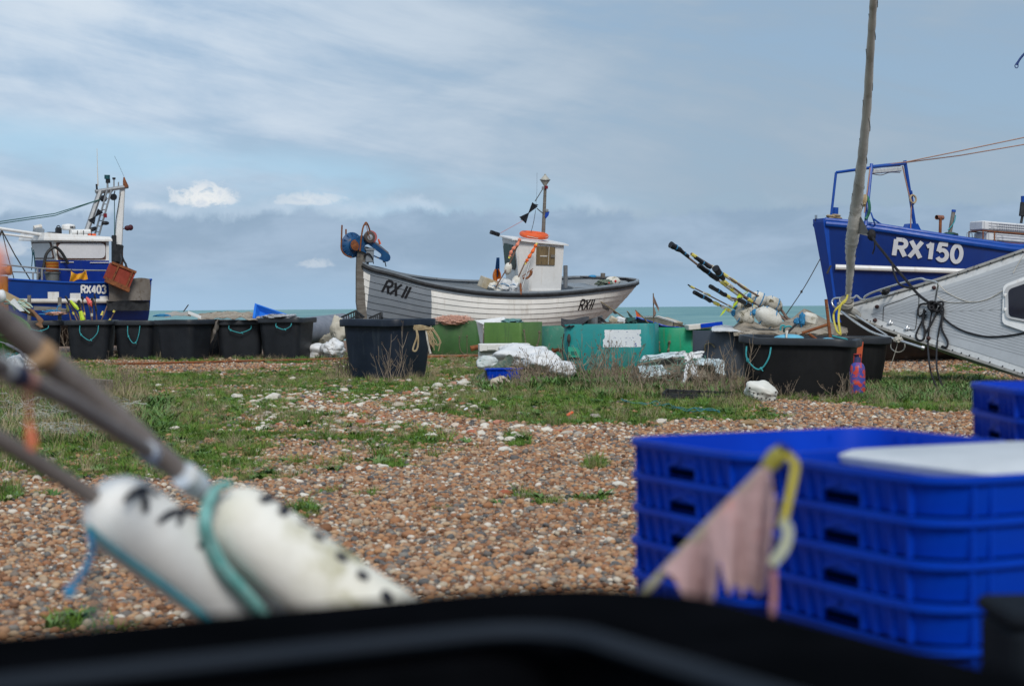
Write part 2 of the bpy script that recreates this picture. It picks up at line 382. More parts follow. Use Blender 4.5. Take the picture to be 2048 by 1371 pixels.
def make_ground():
    def axis(segs):
        out = []
        for a, b, st in segs:
            k = int(round((b-a)/st)); out += [a+(b-a)*i/k for i in range(k)]
        return out+[segs[-1][1]]
    ys = axis([(-60, -5, 11), (-5, 4, 1.5), (4, 14, .16), (14, 34, .22), (34, 48, .3), (48, 66, 1.5), (66, 140, 6)])
    xs = axis([(-400, -40, 60), (-40, -12, 4), (-12, -7.5, .35), (-7.5, 9, .2), (9, 13, .4), (13, 40, 4), (40, 400, 60)])
    V = []; G = []; C = []
    for y in ys:
        for x in xs:
            V.append((x, y, gz(x, y))); inside = -13 < x < 14 and 4 < y < 48
            G.append(green_at(x, y) if inside else 0.0); C.append(chalk_at(x, y) if inside else 0.0)
    w = len(xs); F = [(j*w+i, j*w+i+1, (j+1)*w+i+1, (j+1)*w+i) for j in range(len(ys)-1) for i in range(w-1)]
    me = bpy.data.meshes.new('ground'); me.from_pydata(V, [], F)
    for nm, arr in (('green', G), ('chalk', C)):
        at_ = me.attributes.new(nm, 'FLOAT', 'POINT'); at_.data.foreach_set('value', arr)
    me.polygons.foreach_set('use_smooth', [True]*len(F))
    m = bpy.data.materials.new('shingle_ground'); m.use_nodes = True; t = NT(m.node_tree); b = t.n['Principled BSDF']
    tc = t.a('ShaderNodeTexCoord').outputs['Object']
    vo = t.a('ShaderNodeTexVoronoi', i={'Vector': tc, 'Scale': 26.0}); vo2 = t.a('ShaderNodeTexVoronoi', i={'Vector': tc, 'Scale': 44.0})
    sep = t.a('ShaderNodeSeparateColor'); t.l.new(vo.outputs['Color'], sep.inputs[0])
    peb = t.ramp(sep.outputs[0], [(0, (.22, .11, .06)), (.18, (.33, .17, .09)), (.38, (.42, .25, .15)), (.55, (.46, .34, .24)), (.7, (.20, .18, .17)), (.82, (.30, .26, .23)), (1, (.62, .56, .48))], 'CONSTANT')
    sep2 = t.a('ShaderNodeSeparateColor'); t.l.new(vo2.outputs['Color'], sep2.inputs[0])
    peb2 = t.ramp(sep2.outputs[1], [(0, (.30, .16, .10)), (.4, (.40, .25, .16)), (.6, (.24, .21, .19)), (.85, (.55, .47, .38))], 'CONSTANT')
    peb = t.mix(.35, peb, peb2)
    peb = t.mix(t.math('MULTIPLY', t.sstep(vo.outputs['Distance'], .35, .75), .75), peb, (.05, .035, .025))
    big = t.noise(tc, .5, 5, .6); peb = t.mix(t.math('MULTIPLY', t.sstep(big, .4, .65), .3), peb, (.24, .14, .085)); peb = t.mix(.25, peb, (.10, .05, .03))
    ga = t.a('ShaderNodeAttribute', attribute_name='green').outputs['Fac']; ca = t.a('ShaderNodeAttribute', attribute_name='chalk').outputs['Fac']
    soil = t.mix(t.noise(tc, 30, 4), (.09, .075, .04), (.075, .12, .03))
    chalk = t.mix(t.sstep(t.noise(tc, 14, 5, .7), .42, .6), (.30, .24, .18), (.58, .54, .47))
    nz = t.noise(tc, 9, 5, .65)
    col = t.mix(t.math('MULTIPLY', t.sstep(t.math('MULTIPLY_ADD', nz, .5, ca), .55, .9), .7), peb, chalk)
    col = t.mix(t.sstep(t.math('ADD', ga, t.math('MULTIPLY', t.math('SUBTRACT', nz, .5), .8)), .25, .75), col, soil)
    t.l.new(col, b.inputs['Base Color']); b.inputs['Roughness'].default_value = .85; b.inputs['Specular IOR Level'].default_value = .25
    bp = t.a('ShaderNodeBump', i={'Strength': 1.0, 'Distance': .02}); 
    t.l.new(t.math('SUBTRACT', 1.0, vo.outputs['Distance']), bp.inputs['Height']); t.l.new(bp.outputs[0], b.inputs['Normal'])
    me.materials.append(m); o = bpy.data.objects.new('ground', me); S.collection.objects.link(o); tag(o, kind='structure')
make_ground()
def make_sea():
    me = bpy.data.meshes.new('sea'); W_ = 26000
    me.from_pydata([(-W_, 60, -3.4), (W_, 60, -3.4), (W_, W_, -3.4), (-W_, W_, -3.4)], [], [(0, 1, 2, 3)])
    m = bpy.data.materials.new('sea_water'); m.use_nodes = True; t = NT(m.node_tree); b = t.n['Principled BSDF']
    geo = t.a('ShaderNodeNewGeometry').outputs['Position']; sp = t.a('ShaderNodeSeparateXYZ', i={0: geo})
    # bands of the sea run across the view: stretch the pattern in log distance so swell shows near and far
    ly = t.math('LOGARITHM', sp.outputs[1], 2.718); ax_ = t.math('DIVIDE', sp.outputs[0], sp.outputs[1])
    c = t.a('ShaderNodeCombineXYZ'); t.l.new(t.math('MULTIPLY', ax_, 14), c.inputs[0]); t.l.new(t.math('MULTIPLY', ly, 5), c.inputs[1])
    n1 = t.noise(c.outputs[0], 1.0, 6, .65)
    mp = t.a('ShaderNodeMapping'); mp.inputs['Scale'].default_value = (.05, .11, 1); t.l.new(geo, mp.inputs[0]); n2 = t.noise(mp.outputs[0], 1, 5, .6)
    col = t.mix(t.sstep(n1, .35, .65), (.10, .235, .255), (.18, .33, .325))
    near = t.sstep(sp.outputs[1], 900, 120); col = t.mix(t.math('MULTIPLY', near, .55), col, (.25, .40, .38))
    foam = t.math('MULTIPLY', t.sstep(n2, .66, .72), t.sstep(sp.outputs[1], 1500, 150))
    col = t.mix(t.math('MULTIPLY', foam, .6), col, (.75, .8, .8))
    t.l.new(col, b.inputs['Base Color']); b.inputs['Roughness'].default_value = .5; b.inputs['Specular IOR Level'].default_value = .12
    bp = t.a('ShaderNodeBump', i={'Strength': .6, 'Distance': .6}); mp2 = t.a('ShaderNodeMapping'); mp2.inputs['Scale'].default_value = (.15, .5, 1); t.l.new(geo, mp2.inputs[0])
    t.l.new(t.noise(mp2.outputs[0], 1, 4), bp.inputs['Height']); t.l.new(bp.outputs[0], b.inputs['Normal'])
    me.materials.append(m); o = bpy.data.objects.new('sea', me); S.collection.objects.link(o); tag(o, kind='structure')
make_sea()

# ---- instanced stuff: a point cloud mesh plus a small node group
def scatter(name, pts, srcs, m_label, cat):
    """pts: list of (x,y,z,scale,rotz,tilt,idx); srcs: mesh objects kept out of the scene in a collection"""
    col = bpy.data.collections.new(name+'_kit')
    for s_ in srcs: col.objects.link(s_)
    A = np.array(pts, dtype=np.float32); me = bpy.data.meshes.new(name); me.vertices.add(len(A)); me.vertices.foreach_set('co', A[:, :3].ravel())
    for nm, k in (('sc', 3), ('rz', 4), ('tl', 5)):
        a_ = me.attributes.new(nm, 'FLOAT', 'POINT'); a_.data.foreach_set('value', A[:, k].copy())
    a_ = me.attributes.new('ix', 'INT', 'POINT'); a_.data.foreach_set('value', A[:, 6].astype(np.int32))
    o = bpy.data.objects.new(name, me); S.collection.objects.link(o)
    g = bpy.data.node_groups.new(name, 'GeometryNodeTree')
    g.interface.new_socket('Geometry', in_out='INPUT', socket_type='NodeSocketGeometry'); g.interface.new_socket('Geometry', in_out='OUTPUT', socket_type='NodeSocketGeometry')
    N = g.nodes; L = g.links; gi = N.new('NodeGroupInput'); go = N.new('NodeGroupOutput'); ip = N.new('GeometryNodeInstanceOnPoints')
    ci = N.new('GeometryNodeCollectionInfo'); ci.inputs['Collection'].default_value = col; ci.inputs['Separate Children'].default_value = True; ci.inputs['Reset Children'].default_value = True
    def attr(nm, ty='FLOAT'):
        n = N.new('GeometryNodeInputNamedAttribute'); n.data_type = ty; n.inputs['Name'].default_value = nm; return n.outputs[0]
    cx = N.new('ShaderNodeCombineXYZ'); L.new(attr('tl'), cx.inputs[0]); L.new(attr('rz'), cx.inputs[2])
    L.new(gi.outputs[0], ip.inputs['Points']); L.new(ci.outputs[0], ip.inputs['Instance']); ip.inputs['Pick Instance'].default_value = True
    L.new(attr('ix', 'INT'), ip.inputs['Instance Index']); L.new(cx.outputs[0], ip.inputs['Rotation']); L.new(attr('sc'), ip.inputs['Scale']); L.new(ip.outputs[0], go.inputs[0])
    md = o.modifiers.new('scatter', 'NODES'); md.node_group = g
    return tag(o, m_label, cat, kind='stuff')
def rnd_mat(name, stops, rough=.75, nscale=20, bump=.3, spec=.3, sss=False):
    m = bpy.data.materials.new(name); m.use_nodes = True; t = NT(m.node_tree); b = t.n['Principled BSDF']
    r_ = t.a('ShaderNodeObjectInfo').outputs['Random']; c = t.ramp(r_, stops, 'LINEAR'); tc = t.a('ShaderNodeTexCoord').outputs['Object']
    n = t.noise(tc, nscale, 4, .65); c = t.mix(t.math('MULTIPLY', n, .4), c, t.mix(.5, c, (.10, .06, .035)))
    t.l.new(c, b.inputs['Base Color']); b.inputs['Roughness'].default_value = rough; b.inputs['Specular IOR Level'].default_value = spec
    return m
def off_mesh(name, mb, m):
    me = bpy.data.meshes.new(name); me.from_pydata([tuple(p) for p in mb.v], [], mb.f); me.materials.append(m)
    me.polygons.foreach_set('use_smooth', [True]*len(me.polygons)); me.update()
    return bpy.data.objects.new(name, me)
def make_pebbles():
    m = rnd_mat('pebble_stone', [(0, (.09, .045, .027)), (.08, (.20, .092, .045)), (.18, (.34, .16, .075)), (.28, (.44, .245, .125)), (.38, (.45, .33, .215)), (.46, (.30, .135, .068)),
        (.54, (.38, .215, .12)), (.61, (.17, .15, .13)), (.69, (.08, .085, .092)), (.76, (.23, .215, .19)), (.83, (.36, .19, .10)), (.90, (.40, .33, .24)), (.97, (.60, .54, .45)), (1, (.66, .61, .54))], nscale=1.6)
    srcs = []
    for k in range(9):
        rr = random.Random(k); bm = bmesh.new(); bmesh.ops.create_icosphere(bm, subdivisions=2, radius=1.0)
        sx, sy, sz = 1, rr.uniform(.62, .95), rr.uniform(.42, .72)
        for v in bm.verts:
            u = v.co.copy(); q = 1+.16*noise.noise(u*1.2+Vector((k*3.3, 0, 0)))+.06*noise.noise(u*2.6+Vector((0, k*2.1, 0)))
            v.co = Vector((u.x*sx, u.y*sy, u.z*sz))*q
        me = bpy.data.meshes.new('pebble'); bm.to_mesh(me); bm.free(); me.materials.append(m)
        me.polygons.foreach_set('use_smooth', [True]*len(me.polygons)); srcs.append(bpy.data.objects.new('pebble', me))
    rng = np.random.default_rng(3); pts = []
    def zone(d0, d1, per, smin, smax, skipgreen=.75, xr=None, big=.05):
        mg = 2.2 if d0 < 14 else 1.0; area_n = int(per*(d1-d0)*((d0+d1)/2*.69+2*mg))
        ys = np.sqrt(rng.uniform(d0*d0, d1*d1, area_n)); xs = rng.uniform(-1, 1, area_n)*(.345*ys+mg)
        for x, y in zip(xs, ys):
            g = green_at(x, y)
            if g > .05 and rng.random() < g*skipgreen*1.25: continue
            # size: mostly small with a few large ones
            s_ = smin+(smax-smin)*rng.random()**2.2
            if rng.random() < .03: s_ *= 1.5
            pts.append((x, y, gz(x, y)+s_*rng.uniform(-.35, .6), s_, rng.uniform(0, 6.28), rng.normal(0, .35), int(rng.integers(0, 9))))
    zone(5.2, 9.0, 1750, .008, .025)
    zone(9.0, 15.0, 1350, .009, .026)
    zone(15.0, 24.0, 760, .011, .028)
    zone(24.0, 44.0, 130, .018, .036)
    print('pebbles', len(pts)); scatter('pebbles', pts, srcs, 'orange brown and grey beach pebbles covering the ground', 'pebbles')
    # chalk and brick rubble
    m2 = rnd_mat('rubble_stone', [(0, (.62, .58, .5)), (.45, (.70, .66, .58)), (.6, (.5, .44, .36)), (.72, (.36, .33, .29)), (.8, (.45, .16, .09)), (.9, (.38, .13, .07)), (1, (.66, .6, .5))], nscale=2, rough=.9)
    srcs = []
    for k in range(6):
        rr = random.Random(k+50); bm = bmesh.new(); bmesh.ops.create_icosphere(bm, subdivisions=2, radius=1.0)
        cuts = [Vector((rr.gauss(0, 1), rr.gauss(0, 1), rr.gauss(0, .7))).normalized() for _ in range(8)]
        for v in bm.verts:
            u = v.co.copy()
            for c in cuts:
                dd = u.dot(c)
                if dd > .62: u -= c*(dd-.62)
            v.co = Vector((u.x*1.1, u.y*.8, u.z*.55))
        me = bpy.data.meshes.new('rubble'); bm.to_mesh(me); bm.free(); me.materials.append(m2); srcs.append(bpy.data.objects.new('rubble', me))
    pts = []
    for _ in range(26000):
        y = math.sqrt(random.uniform(13*13, 36*36)); x = random.uniform(-.2, .16)*y; c = chalk_at(x, y)
        if c <= 0 or random.random() > c*.55: continue
        s_ = .014+.055*random.random()**3.2
        pts.append((x, y, gz(x, y)+s_*.25, s_, random.uniform(0, 6.3), random.gauss(0, .3), random.randrange(6)))
    for _ in range(60):
        y = math.sqrt(random.uniform(8*8, 40*40)); x = random.uniform(-.27, .28)*y
        s_ = .04+.05*random.random()**2; pts.append((x, y, gz(x, y)+s_*.2, s_, random.uniform(0, 6.3), 0, random.randrange(6)))
    print('rubble', len(pts)); scatter('rubble', pts, srcs, 'white chalk and red brick fragments lying among the grass', 'rubble')
make_pebbles()
def blade_mesh(k, nb, h, spread, width, lean, seg=3, broad=False):
    rr = random.Random(k); mb = MB()
    for _ in range(nb):
        a = rr.uniform(0, 6.28); r0 = spread*math.sqrt(rr.random()); x, y = r0*math.cos(a), r0*math.sin(a)
        a2 = a+rr.gauss(0, .9); hh = h*rr.uniform(.45, 1.1); ln = lean*rr.uniform(.3, 1.3)*hh; w = width*rr.uniform(.7, 1.3)
        L = []; d = Vector((math.cos(a2), math.sin(a2), 0)); p = Vector((-d.y, d.x, 0))
        for i in range(seg+1):
            t = i/seg; c = Vector((x, y, 0))+d*ln*t*t+Vector((0, 0, hh*(t-.25*lean*t*t)))
            ww = w*(math.sin(math.pi*min(1, .25+.75*t))**.8 if broad else (1-t*.9))
            L.append((c-p*ww/2, c+p*ww/2))
        vs = [q for pr in L for q in pr]; mb._add(vs, [(2*i, 2*i+1, 2*i+3, 2*i+2) for i in range(seg)])
    return mb
GR = [(0, (.045, .11, .010)), (.3, (.08, .185, .016)), (.6, (.12, .245, .024)), (.85, (.17, .235, .04)), (1, (.24, .20, .075))]
DRY = [(0, (.22, .17, .10)), (.5, (.33, .26, .16)), (1, (.42, .35, .22))]
def make_grass():
    mg = rnd_mat('grass_blade', GR, rough=.6, nscale=3, spec=.25); ml = rnd_mat('weed_leaf', [(0, (.05, .13, .025)), (.5, (.08, .19, .04)), (1, (.12, .21, .06))], rough=.55, nscale=3, spec=.3)
    md = rnd_mat('dry_grass', DRY, rough=.8, nscale=3)
    srcs = [off_mesh('a%d' % k, blade_mesh(k, 46, .055, .075, .0055, 1.0), mg) for k in range(4)]        # 0-3 short turf
    srcs += [off_mesh('b%d' % k, blade_mesh(20+k, 30, .13, .06, .007, .9), mg) for k in range(2)]         # 4-5 longer
    srcs += [off_mesh('c%d' % k, blade_mesh(40+k, 18, .07, .03, .018, 1.4, 4, True), ml) for k in range(3)]  # 6-8 rosettes
    srcs += [off_mesh('d%d' % k, blade_mesh(60+k, 22, .22, .07, .004, .7), md) for k in range(2)]         # 9-10 dry
    srcs += [off_mesh('e%d' % k, blade_mesh(80+k, 40, .15, .1, .018, .9, 4, True), ml) for k in range(2)]  # 11-12 tall leafy
    for i, s_ in enumerate(srcs): s_.name = 'k%02d' % i
    pts = []
    def add(x, y, idx, sc): pts.append((x, y, gz(x, y)-.004, sc, random.uniform(0, 6.3), random.gauss(0, .12), idx))
    rng = random.Random(5)
    for _ in range(150000):
        y = math.sqrt(rng.uniform(5.5*5.5, 44*44)); x = rng.uniform(-.33, .33)*y
        g = green_at(x, y)
        if g <= .04 or rng.random() > g: continue
        if y > 33 and rng.random() < .5: continue
        u = rng.random(); dryz = noise.noise(Vector((x*.7, y*.5, 7)))
        if u < .80: add(x, y, rng.randrange(4), rng.uniform(.5, 1.05))
        elif u < .87: add(x, y, rng.randrange(4, 6), rng.uniform(.6, 1.1))
        elif u < .93: add(x, y, rng.randrange(6, 9), rng.uniform(.6, 1.2))
        elif dryz > -.1: add(x, y, rng.randrange(9, 11), rng.uniform(.4, .9))
    # rough margins: taller growth at the feet of tubs, bins and bags
    def band(px0, px1, py0, py1, n, idxs, s0, s1):
        for _ in range(n):
            p = gnd(rng.uniform(px0, px1), rng.uniform(py0, py1)); add(p.x, p.y, rng.choice(idxs), rng.uniform(s0, s1))
    band(940, 1500, 745, 785, 340, [4, 5, 9, 10, 11, 12, 11], .5, 1.2)
    band(1180, 1490, 760, 800, 420, [9, 10, 4, 5, 12], .6, 1.3)
    band(1090, 1450, 742, 775, 110, [11, 12], .8, 1.3)
    band(0, 290, 745, 890, 800, [9, 10, 4, 5, 9], .6, 1.5)
    band(0, 300, 800, 890, 240, [11, 12, 6, 7], .5, 1.1)
    band(110, 660, 707, 722, 520, [4, 5, 9, 10, 11], .45, 1.0)
    band(600, 690, 705, 716, 60, [4, 11], .5, .9)
    band(640, 880, 745, 772, 260, [4, 5, 9, 10, 6, 7], .5, 1.1)
    band(860, 960, 712, 760, 170, [9, 10, 4], .4, .9)
    band(1690, 1960, 760, 806, 560, [4, 5, 9, 12, 11], .5, 1.1)
    band(1480, 1760, 792, 806, 120, [4, 5, 9, 6], .3, .8)
    band(1400, 1510, 790, 822, 120, [4, 5, 9], .5, 1.1)
    band(280, 340, 800, 870, 120, [4, 5, 6, 11], .7, 1.3)
    print('tufts', len(pts)); scatter('grass', pts, srcs, 'short green grass and weeds growing through the shingle', 'grass')
make_grass()
# ================================================================ shared materials
TUBM = mat('tub_plastic', (.009, .011, .015), (.014, .017, .022), 2.2, .5, .12, 30, spots=(.025, .027, .03), sscale=5, sth=(.62, .75), streak=(.022, .022, .022))
TUBR = mat('tub_rim_plastic', (.015, .018, .023), (.022, .026, .033), 3, .45, .15, 30, spots=(.08, .08, .08), sscale=8, sth=(.62, .75))
TUBB = mat('tub_plastic_bluish', (.006, .011, .022), (.012, .019, .034), 1.6, .45, .12, 30, spots=(.04, .05, .06), sscale=5, sth=(.6, .75), streak=(.035, .045, .055))
TUBK = mat('tub_plastic_black', (.006, .006, .007), (.010, .010, .011), 2, .55, .12, 30, spec=.2, streak=(.016, .016, .017))
ROPET = mat('teal_rope', (.03, .24, .26), (.05, .32, .36), 30, .8, .6, 90)
ROPEB = mat('blue_rope', (.03, .18, .38), (.05, .26, .48), 30, .8, .6, 90)
ROPEK = mat('black_rope', (.01, .01, .012), (.02, .02, .024), 30, .7, .6, 90)
ROPEN = mat('hemp_rope', (.30, .22, .12), (.40, .32, .2), 20, .9, .8, 80)
ROPEW = mat('pale_rope', (.45, .43, .38), (.55, .52, .46), 20, .85, .6, 80)
NAVYP = mat('hull_blue', (.003, .022, .20), (.004, .030, .25), .9, .38, .1, 12, spots=(.004, .016, .13), sscale=2.5, sth=(.55, .8), streak=(.012, .035, .17))
BLUEP = mat('trim_blue', (.004, .052, .29), (.006, .068, .35), 3, .4, .1, 20, spots=(.1, .05, .03), sscale=12, sth=(.68, .76))
WHITEP = mat('white_paint', (.74, .74, .73), (.68, .68, .67), 1.5, .42, .08, 20, streak=(.52, .46, .38))
WHITEW = mat('weathered_white', (.64, .62, .58), (.56, .54, .5), 2, .55, .15, 20, spots=(.36, .30, .22), sscale=5, sth=(.62, .78), streak=(.42, .36, .28))
GREYP = mat('grey_paint', (.19, .22, .25), (.23, .26, .29), 2, .5, .1, 20, spots=(.12, .12, .12), sscale=6, sth=(.6, .75))
STEEL = mat('galvanised_steel', (.36, .37, .38), (.28, .29, .30), 6, .42, .1, 30, metal=.6, spots=(.26, .15, .08), sscale=8, sth=(.66, .76))
ALU = mat('polished_alloy', (.62, .63, .64), (.52, .53, .54), 5, .3, metal=.75)
RUST = mat('rusty_iron', (.16, .055, .025), (.26, .095, .035), 9, .9, .8, 50, spots=(.07, .03, .02), sscale=14)
BLACKR = mat('black_rubber', (.014, .015, .017), (.03, .032, .035), 8, .6, .2, 30)
BLACKP = mat('black_flag_plastic', (.008, .009, .012), (.018, .02, .026), 8, .45, .3, 15)
WOODG = mat('weathered_wood', (.20, .19, .17), (.13, .115, .10), 3, .85, .5, 16, stretch=(1, 1, 6))
ORANGE = mat('orange_plastic', (.75, .12, .03), (.62, .10, .03), 5, .5)
PINKO = mat('faded_orange_cloth', (.72, .26, .17), (.62, .2, .12), 8, .8)
YELLOWT = mat('yellow_tape', (.62, .52, .06), (.7, .62, .2), 20, .6)
LIME = mat('lime_tape', (.45, .62, .03), (.55, .7, .06), 12, .5)
WTAPE = mat('white_tape', (.62, .62, .56), (.5, .48, .4), 14, .6)
FOAMW = mat('white_float_foam', (.66, .65, .60), (.54, .52, .46), 5, .75, .8, 18, spots=(.24, .21, .13), sscale=7, sth=(.56, .68))
FOAMD = mat('dirty_float_foam', (.55, .53, .47), (.40, .37, .30), 5, .8, .8, 18, spots=(.10, .085, .05), sscale=9, sth=(.5, .62))
SACKW = mat('white_sack', (.68, .69, .70), (.58, .60, .62), 4, .6, .5, 20, spots=(.34, .33, .3), sscale=6, sth=(.6, .74))
CLOTHG = mat('grey_brown_cloth', (.24, .205, .165), (.34, .30, .245), 4, .95, .8, 40, spots=(.09, .075, .06), sscale=8)
DARKC = mat('dark_cloth', (.018, .018, .02), (.05, .05, .055), 6, .9, .6, 40)
GLASSK = mat('dark_window', (.015, .016, .018), (.03, .03, .03), 4, .15, spec=.6)
WIRE = mat('dark_wire', (.03, .03, .03), (.05, .045, .04), 20, .7)
BLUEC = mat('blue_crate_plastic', (.0, .031, .36), (.0, .044, .45), 3, .5, .06, 20, spec=.12, spots=(.001, .02, .27), sscale=5, sth=(.6, .8))
CRATEB = mat('light_blue_crate_plastic', (.015, .13, .55), (.02, .17, .62), 3, .4)
NETP = mat('salmon_net', (.85, .55, .44), (.78, .44, .33), 30, .95, 1.5, 90)
NETG = mat('tangled_green_net', (.10, .16, .13), (.22, .24, .19), 20, .95, 1.5, 70, spots=(.04, .12, .10), sscale=12)
NETB = mat('tangled_brown_net', (.27, .24, .19), (.18, .155, .12), 20, .95, 1.5, 60, spots=(.09, .09, .05), sscale=10)

# ================================================================ tubs
def tub_parts(root, w, l, h, m=TUBM, mr=TUBR, r=.16, rim=.075, drop=.115, warp=.02, seed=0, taper=.86):
    nse = lambda x, y: warp*noise.noise(Vector((x*1.6+seed, y*1.6, seed)))
    def lp(ww, ll, rr_, z, warpk=1.0): return [Vector((x, y, z+(nse(x, y)*warpk if z > h*.5 else 0))) for x, y in rrect(ww, ll, rr_, 7)]
    b = MB(); t = .03; k = taper
    loops = [lp(w*k-.06, l*k-.06, r*.8, 0), lp(w*k, l*k, r, .03)]
    for i in range(1, 5):
        q = i/4; kk = k+(1-k)*q; bow = .012*math.sin(math.pi*q)
        loops.append(lp(w*kk+bow, l*kk+bow, r, .03+(h-drop*.5-.03)*q))
    loops += [lp(w-2*t, l-2*t, r-t, h-drop*.5), lp(w*k-2*t, l*k-2*t, r-t, .09), lp(w*k-.3, l*k-.3, r*.6, .08)]
    b.loft(loops, True, True).build('body', m, root)
    b = MB()
    b.loft([lp(w-2*t+.004, l-2*t+.004, r-t, h-drop), lp(w+2*rim-.02, l+2*rim-.02, r+rim-.01, h-drop), lp(w+2*rim, l+2*rim, r+rim, h-drop+.012), lp(w+2*rim+.006, l+2*rim+.006, r+rim, h-.02),
            lp(w+2*rim-.015, l+2*rim-.015, r+rim-.01, h), lp(w-.02, l-.02, r, h+.002), lp(w-2*t-.004, l-2*t-.004, r-t, h-.02), lp(w-2*t-.004, l-2*t-.004, r-t, h-drop)])
    b.build('rim', mr, root)
def rope_handle(root, x0, x1, ytop, z, drop, m=ROPET, r=.011, knot=True):
    b = MB(); p = spline([(x0, ytop, z), (x0+.015, ytop-.03, z-drop*.55), ((x0+x1)/2-.03, ytop-.035, z-drop), ((x0+x1)/2+.06, ytop-.03, z-drop*.97), (x1-.02, ytop-.03, z-drop*.5), (x1, ytop, z)], 6)
    b.tube(p, r, 6)
    if knot: b.blob(p[7], (r*2.1, r*2.1, r*2.6), n=6, m=8); b.blob(p[17], (r*2, r*2, r*2), n=6, m=8); b.tube([p[17], p[17]+Vector((.03, -.02, -.03))], r*.7, 5)
    b.build('rope_handle', m, root)
def tub(px, d, rot, w, l, h, label, group=None, m=TUBM, mr=TUBR, handle=None, seed=0, rim=.075, drop=.115, name='plastic_tub', py=None, taper=.86, r=.16):
    c = at(px, 700, d); root = thing(name, label, 'tub', (c.x, d, 0), (0, 0, R(rot)), group)
    tub_parts(root, w, l, h, m, mr, seed=seed, rim=rim, drop=drop, taper=taper, r=r)
    if handle:
        x0, x1, dr = handle; k = taper; yy = -l/2*(k+(1-k)*.85)-.03
        rope_handle(root, x0, x1, yy-.045, h-drop-.01, dr)
    return root
LG = 'black plastic tubs standing in a row before the sea'
tub(72, 42.6, 20, 1.15, 1.1, .97, 'black tub at the left end of the row, heaped with rope and boards', LG, seed=1, handle=(-.2, .25, .12))
tub(184, 42.2, 3, 1.02, 1.05, .97, 'black tub full of small flagged canes, below the blue wheelhouse boat', LG, seed=2, handle=(-.17, .27, .34))
tub(278, 42.6, -4, .98, 1.05, .95, 'open black tub in the row between the flagged tub and the wide square one', LG, seed=3, handle=(-.1, .2, .40))
tub(370, 41.6, -24, 1.04, 1.0, .97, 'wide black tub showing a corner, grey sheet and blue rope on top', LG, seed=4)
tub(432, 44.0, 5, 1.0, 1.0, .95, 'black tub added to darken the gap behind the wide square tub and the draped one', LG, seed=15)  # extra tub put in so the gap between its neighbours reads black
tub(482, 42.6, 6, 1.14, 1.05, .94, 'black tub draped with brown cloth over its left side', LG, seed=5, handle=(-.25, .28, .17))
tub(574, 42.2, -16, 1.08, 1.05, .99, 'black tub at the right end of the row holding a tipped blue tray', LG, seed=6, handle=(-.02, .38, .14))
# the wide tub's handle sits on its camera side
MT = tub(776, 29.9, -29, 1.17, 1.17, 1.02, 'big bluish black tub alone in the middle with frayed rope on its corner', None, TUBB, TUBB, seed=9, rim=.075, drop=.125)
t_ = thing('plastic_tub', 'wide black tub with a rust red stick, nearest on the right beside the gas bottle', 'tub', (3.80, 23.0, .01), (0, R(2.2), R(-18)), 'black tubs on the right')
tub_parts(t_, 1.42, 1.02, .77, TUBK, TUBR, seed=11, rim=.06, drop=.10, warp=.035, r=.22, taper=.93); rope_handle(t_, -.62, -.30, -.56, .64, .28)
t_ = thing('plastic_tub', 'black tub half hidden behind the wide one, under the white yacht bow', 'tub', (at(1692, 700, 25.6).x, 25.6, 0), (0, 0, R(10)), 'black tubs on the right')
tub_parts(t_, 1.0, 1.2, .74, TUBK, TUBR, seed=12, rim=.06, drop=.10, warp=.02, r=.3, taper=.86)
t_ = thing('plastic_tub', 'dark grey tub carrying the folded brown net behind the marker buoys', 'tub', (at(1590, 700, 28.4).x, 28.4, 0), (0, 0, R(4)), 'black tubs on the right')
tub_parts(t_, 1.35, 1.0, .84, TUBM, TUBR, seed=13, rim=.05, drop=.09, r=.2)

# frayed rope bundle on the main tub
def rope_bundle():
    b0 = at(853, 660, 29.15); o = thing('rope_hank', 'frayed beige rope hank hung on the corner of the big tub', 'rope', (b0.x, b0.y, 0)); rr = random.Random(4)
    d = 29.02
    def P(px, py, dd=0): return at(px, py, d+dd)
    b = MB()
    for k in range(12):
        x0 = 826+rr.uniform(0, 6); x1 = 862+rr.uniform(-3, 6); mid = rr.uniform(-3, 7)
        b.tube(spline([P(x0, 654+rr.uniform(-3, 6)), P((x0*2+x1)/3, 653+mid, -.02), P((x0+x1*2)/3, 655+mid*.6, -.03), P(x1, 657+rr.uniform(-3, 6), .03)], 4), .011, 5)
    for k in range(10):
        x0 = 856+rr.uniform(-6, 10); b.tube(spline([P(x0, 656), P(x0+6+rr.uniform(0, 5), 668, -.02), P(x0+10+rr.uniform(-3, 9), 685, 0), P(x0+10+rr.uniform(-6, 10), 694+rr.uniform(-8, 8), .02)], 4), .010, 5)
    b.build('strands', ROPEN, o)
    b = MB(); b.tube(spline([P(832, 656), P(834, 672, -.02), P(828, 690, -.02), P(826, 700, -.02), P(832, 701, -.02), P(836, 690, -.02), P(836, 672, -.02), P(833, 658)], 5), .016, 6); b.build('loop', ROPEN, o)
    b = MB(); b.tube(spline([P(852, 658), P(855, 680, -.02), P(858, 694, 0), P(861, 707, 0)], 5), [.016]*12+[.02]*4, 6); b.build('tail', ROPEW, o)
rope_bundle()

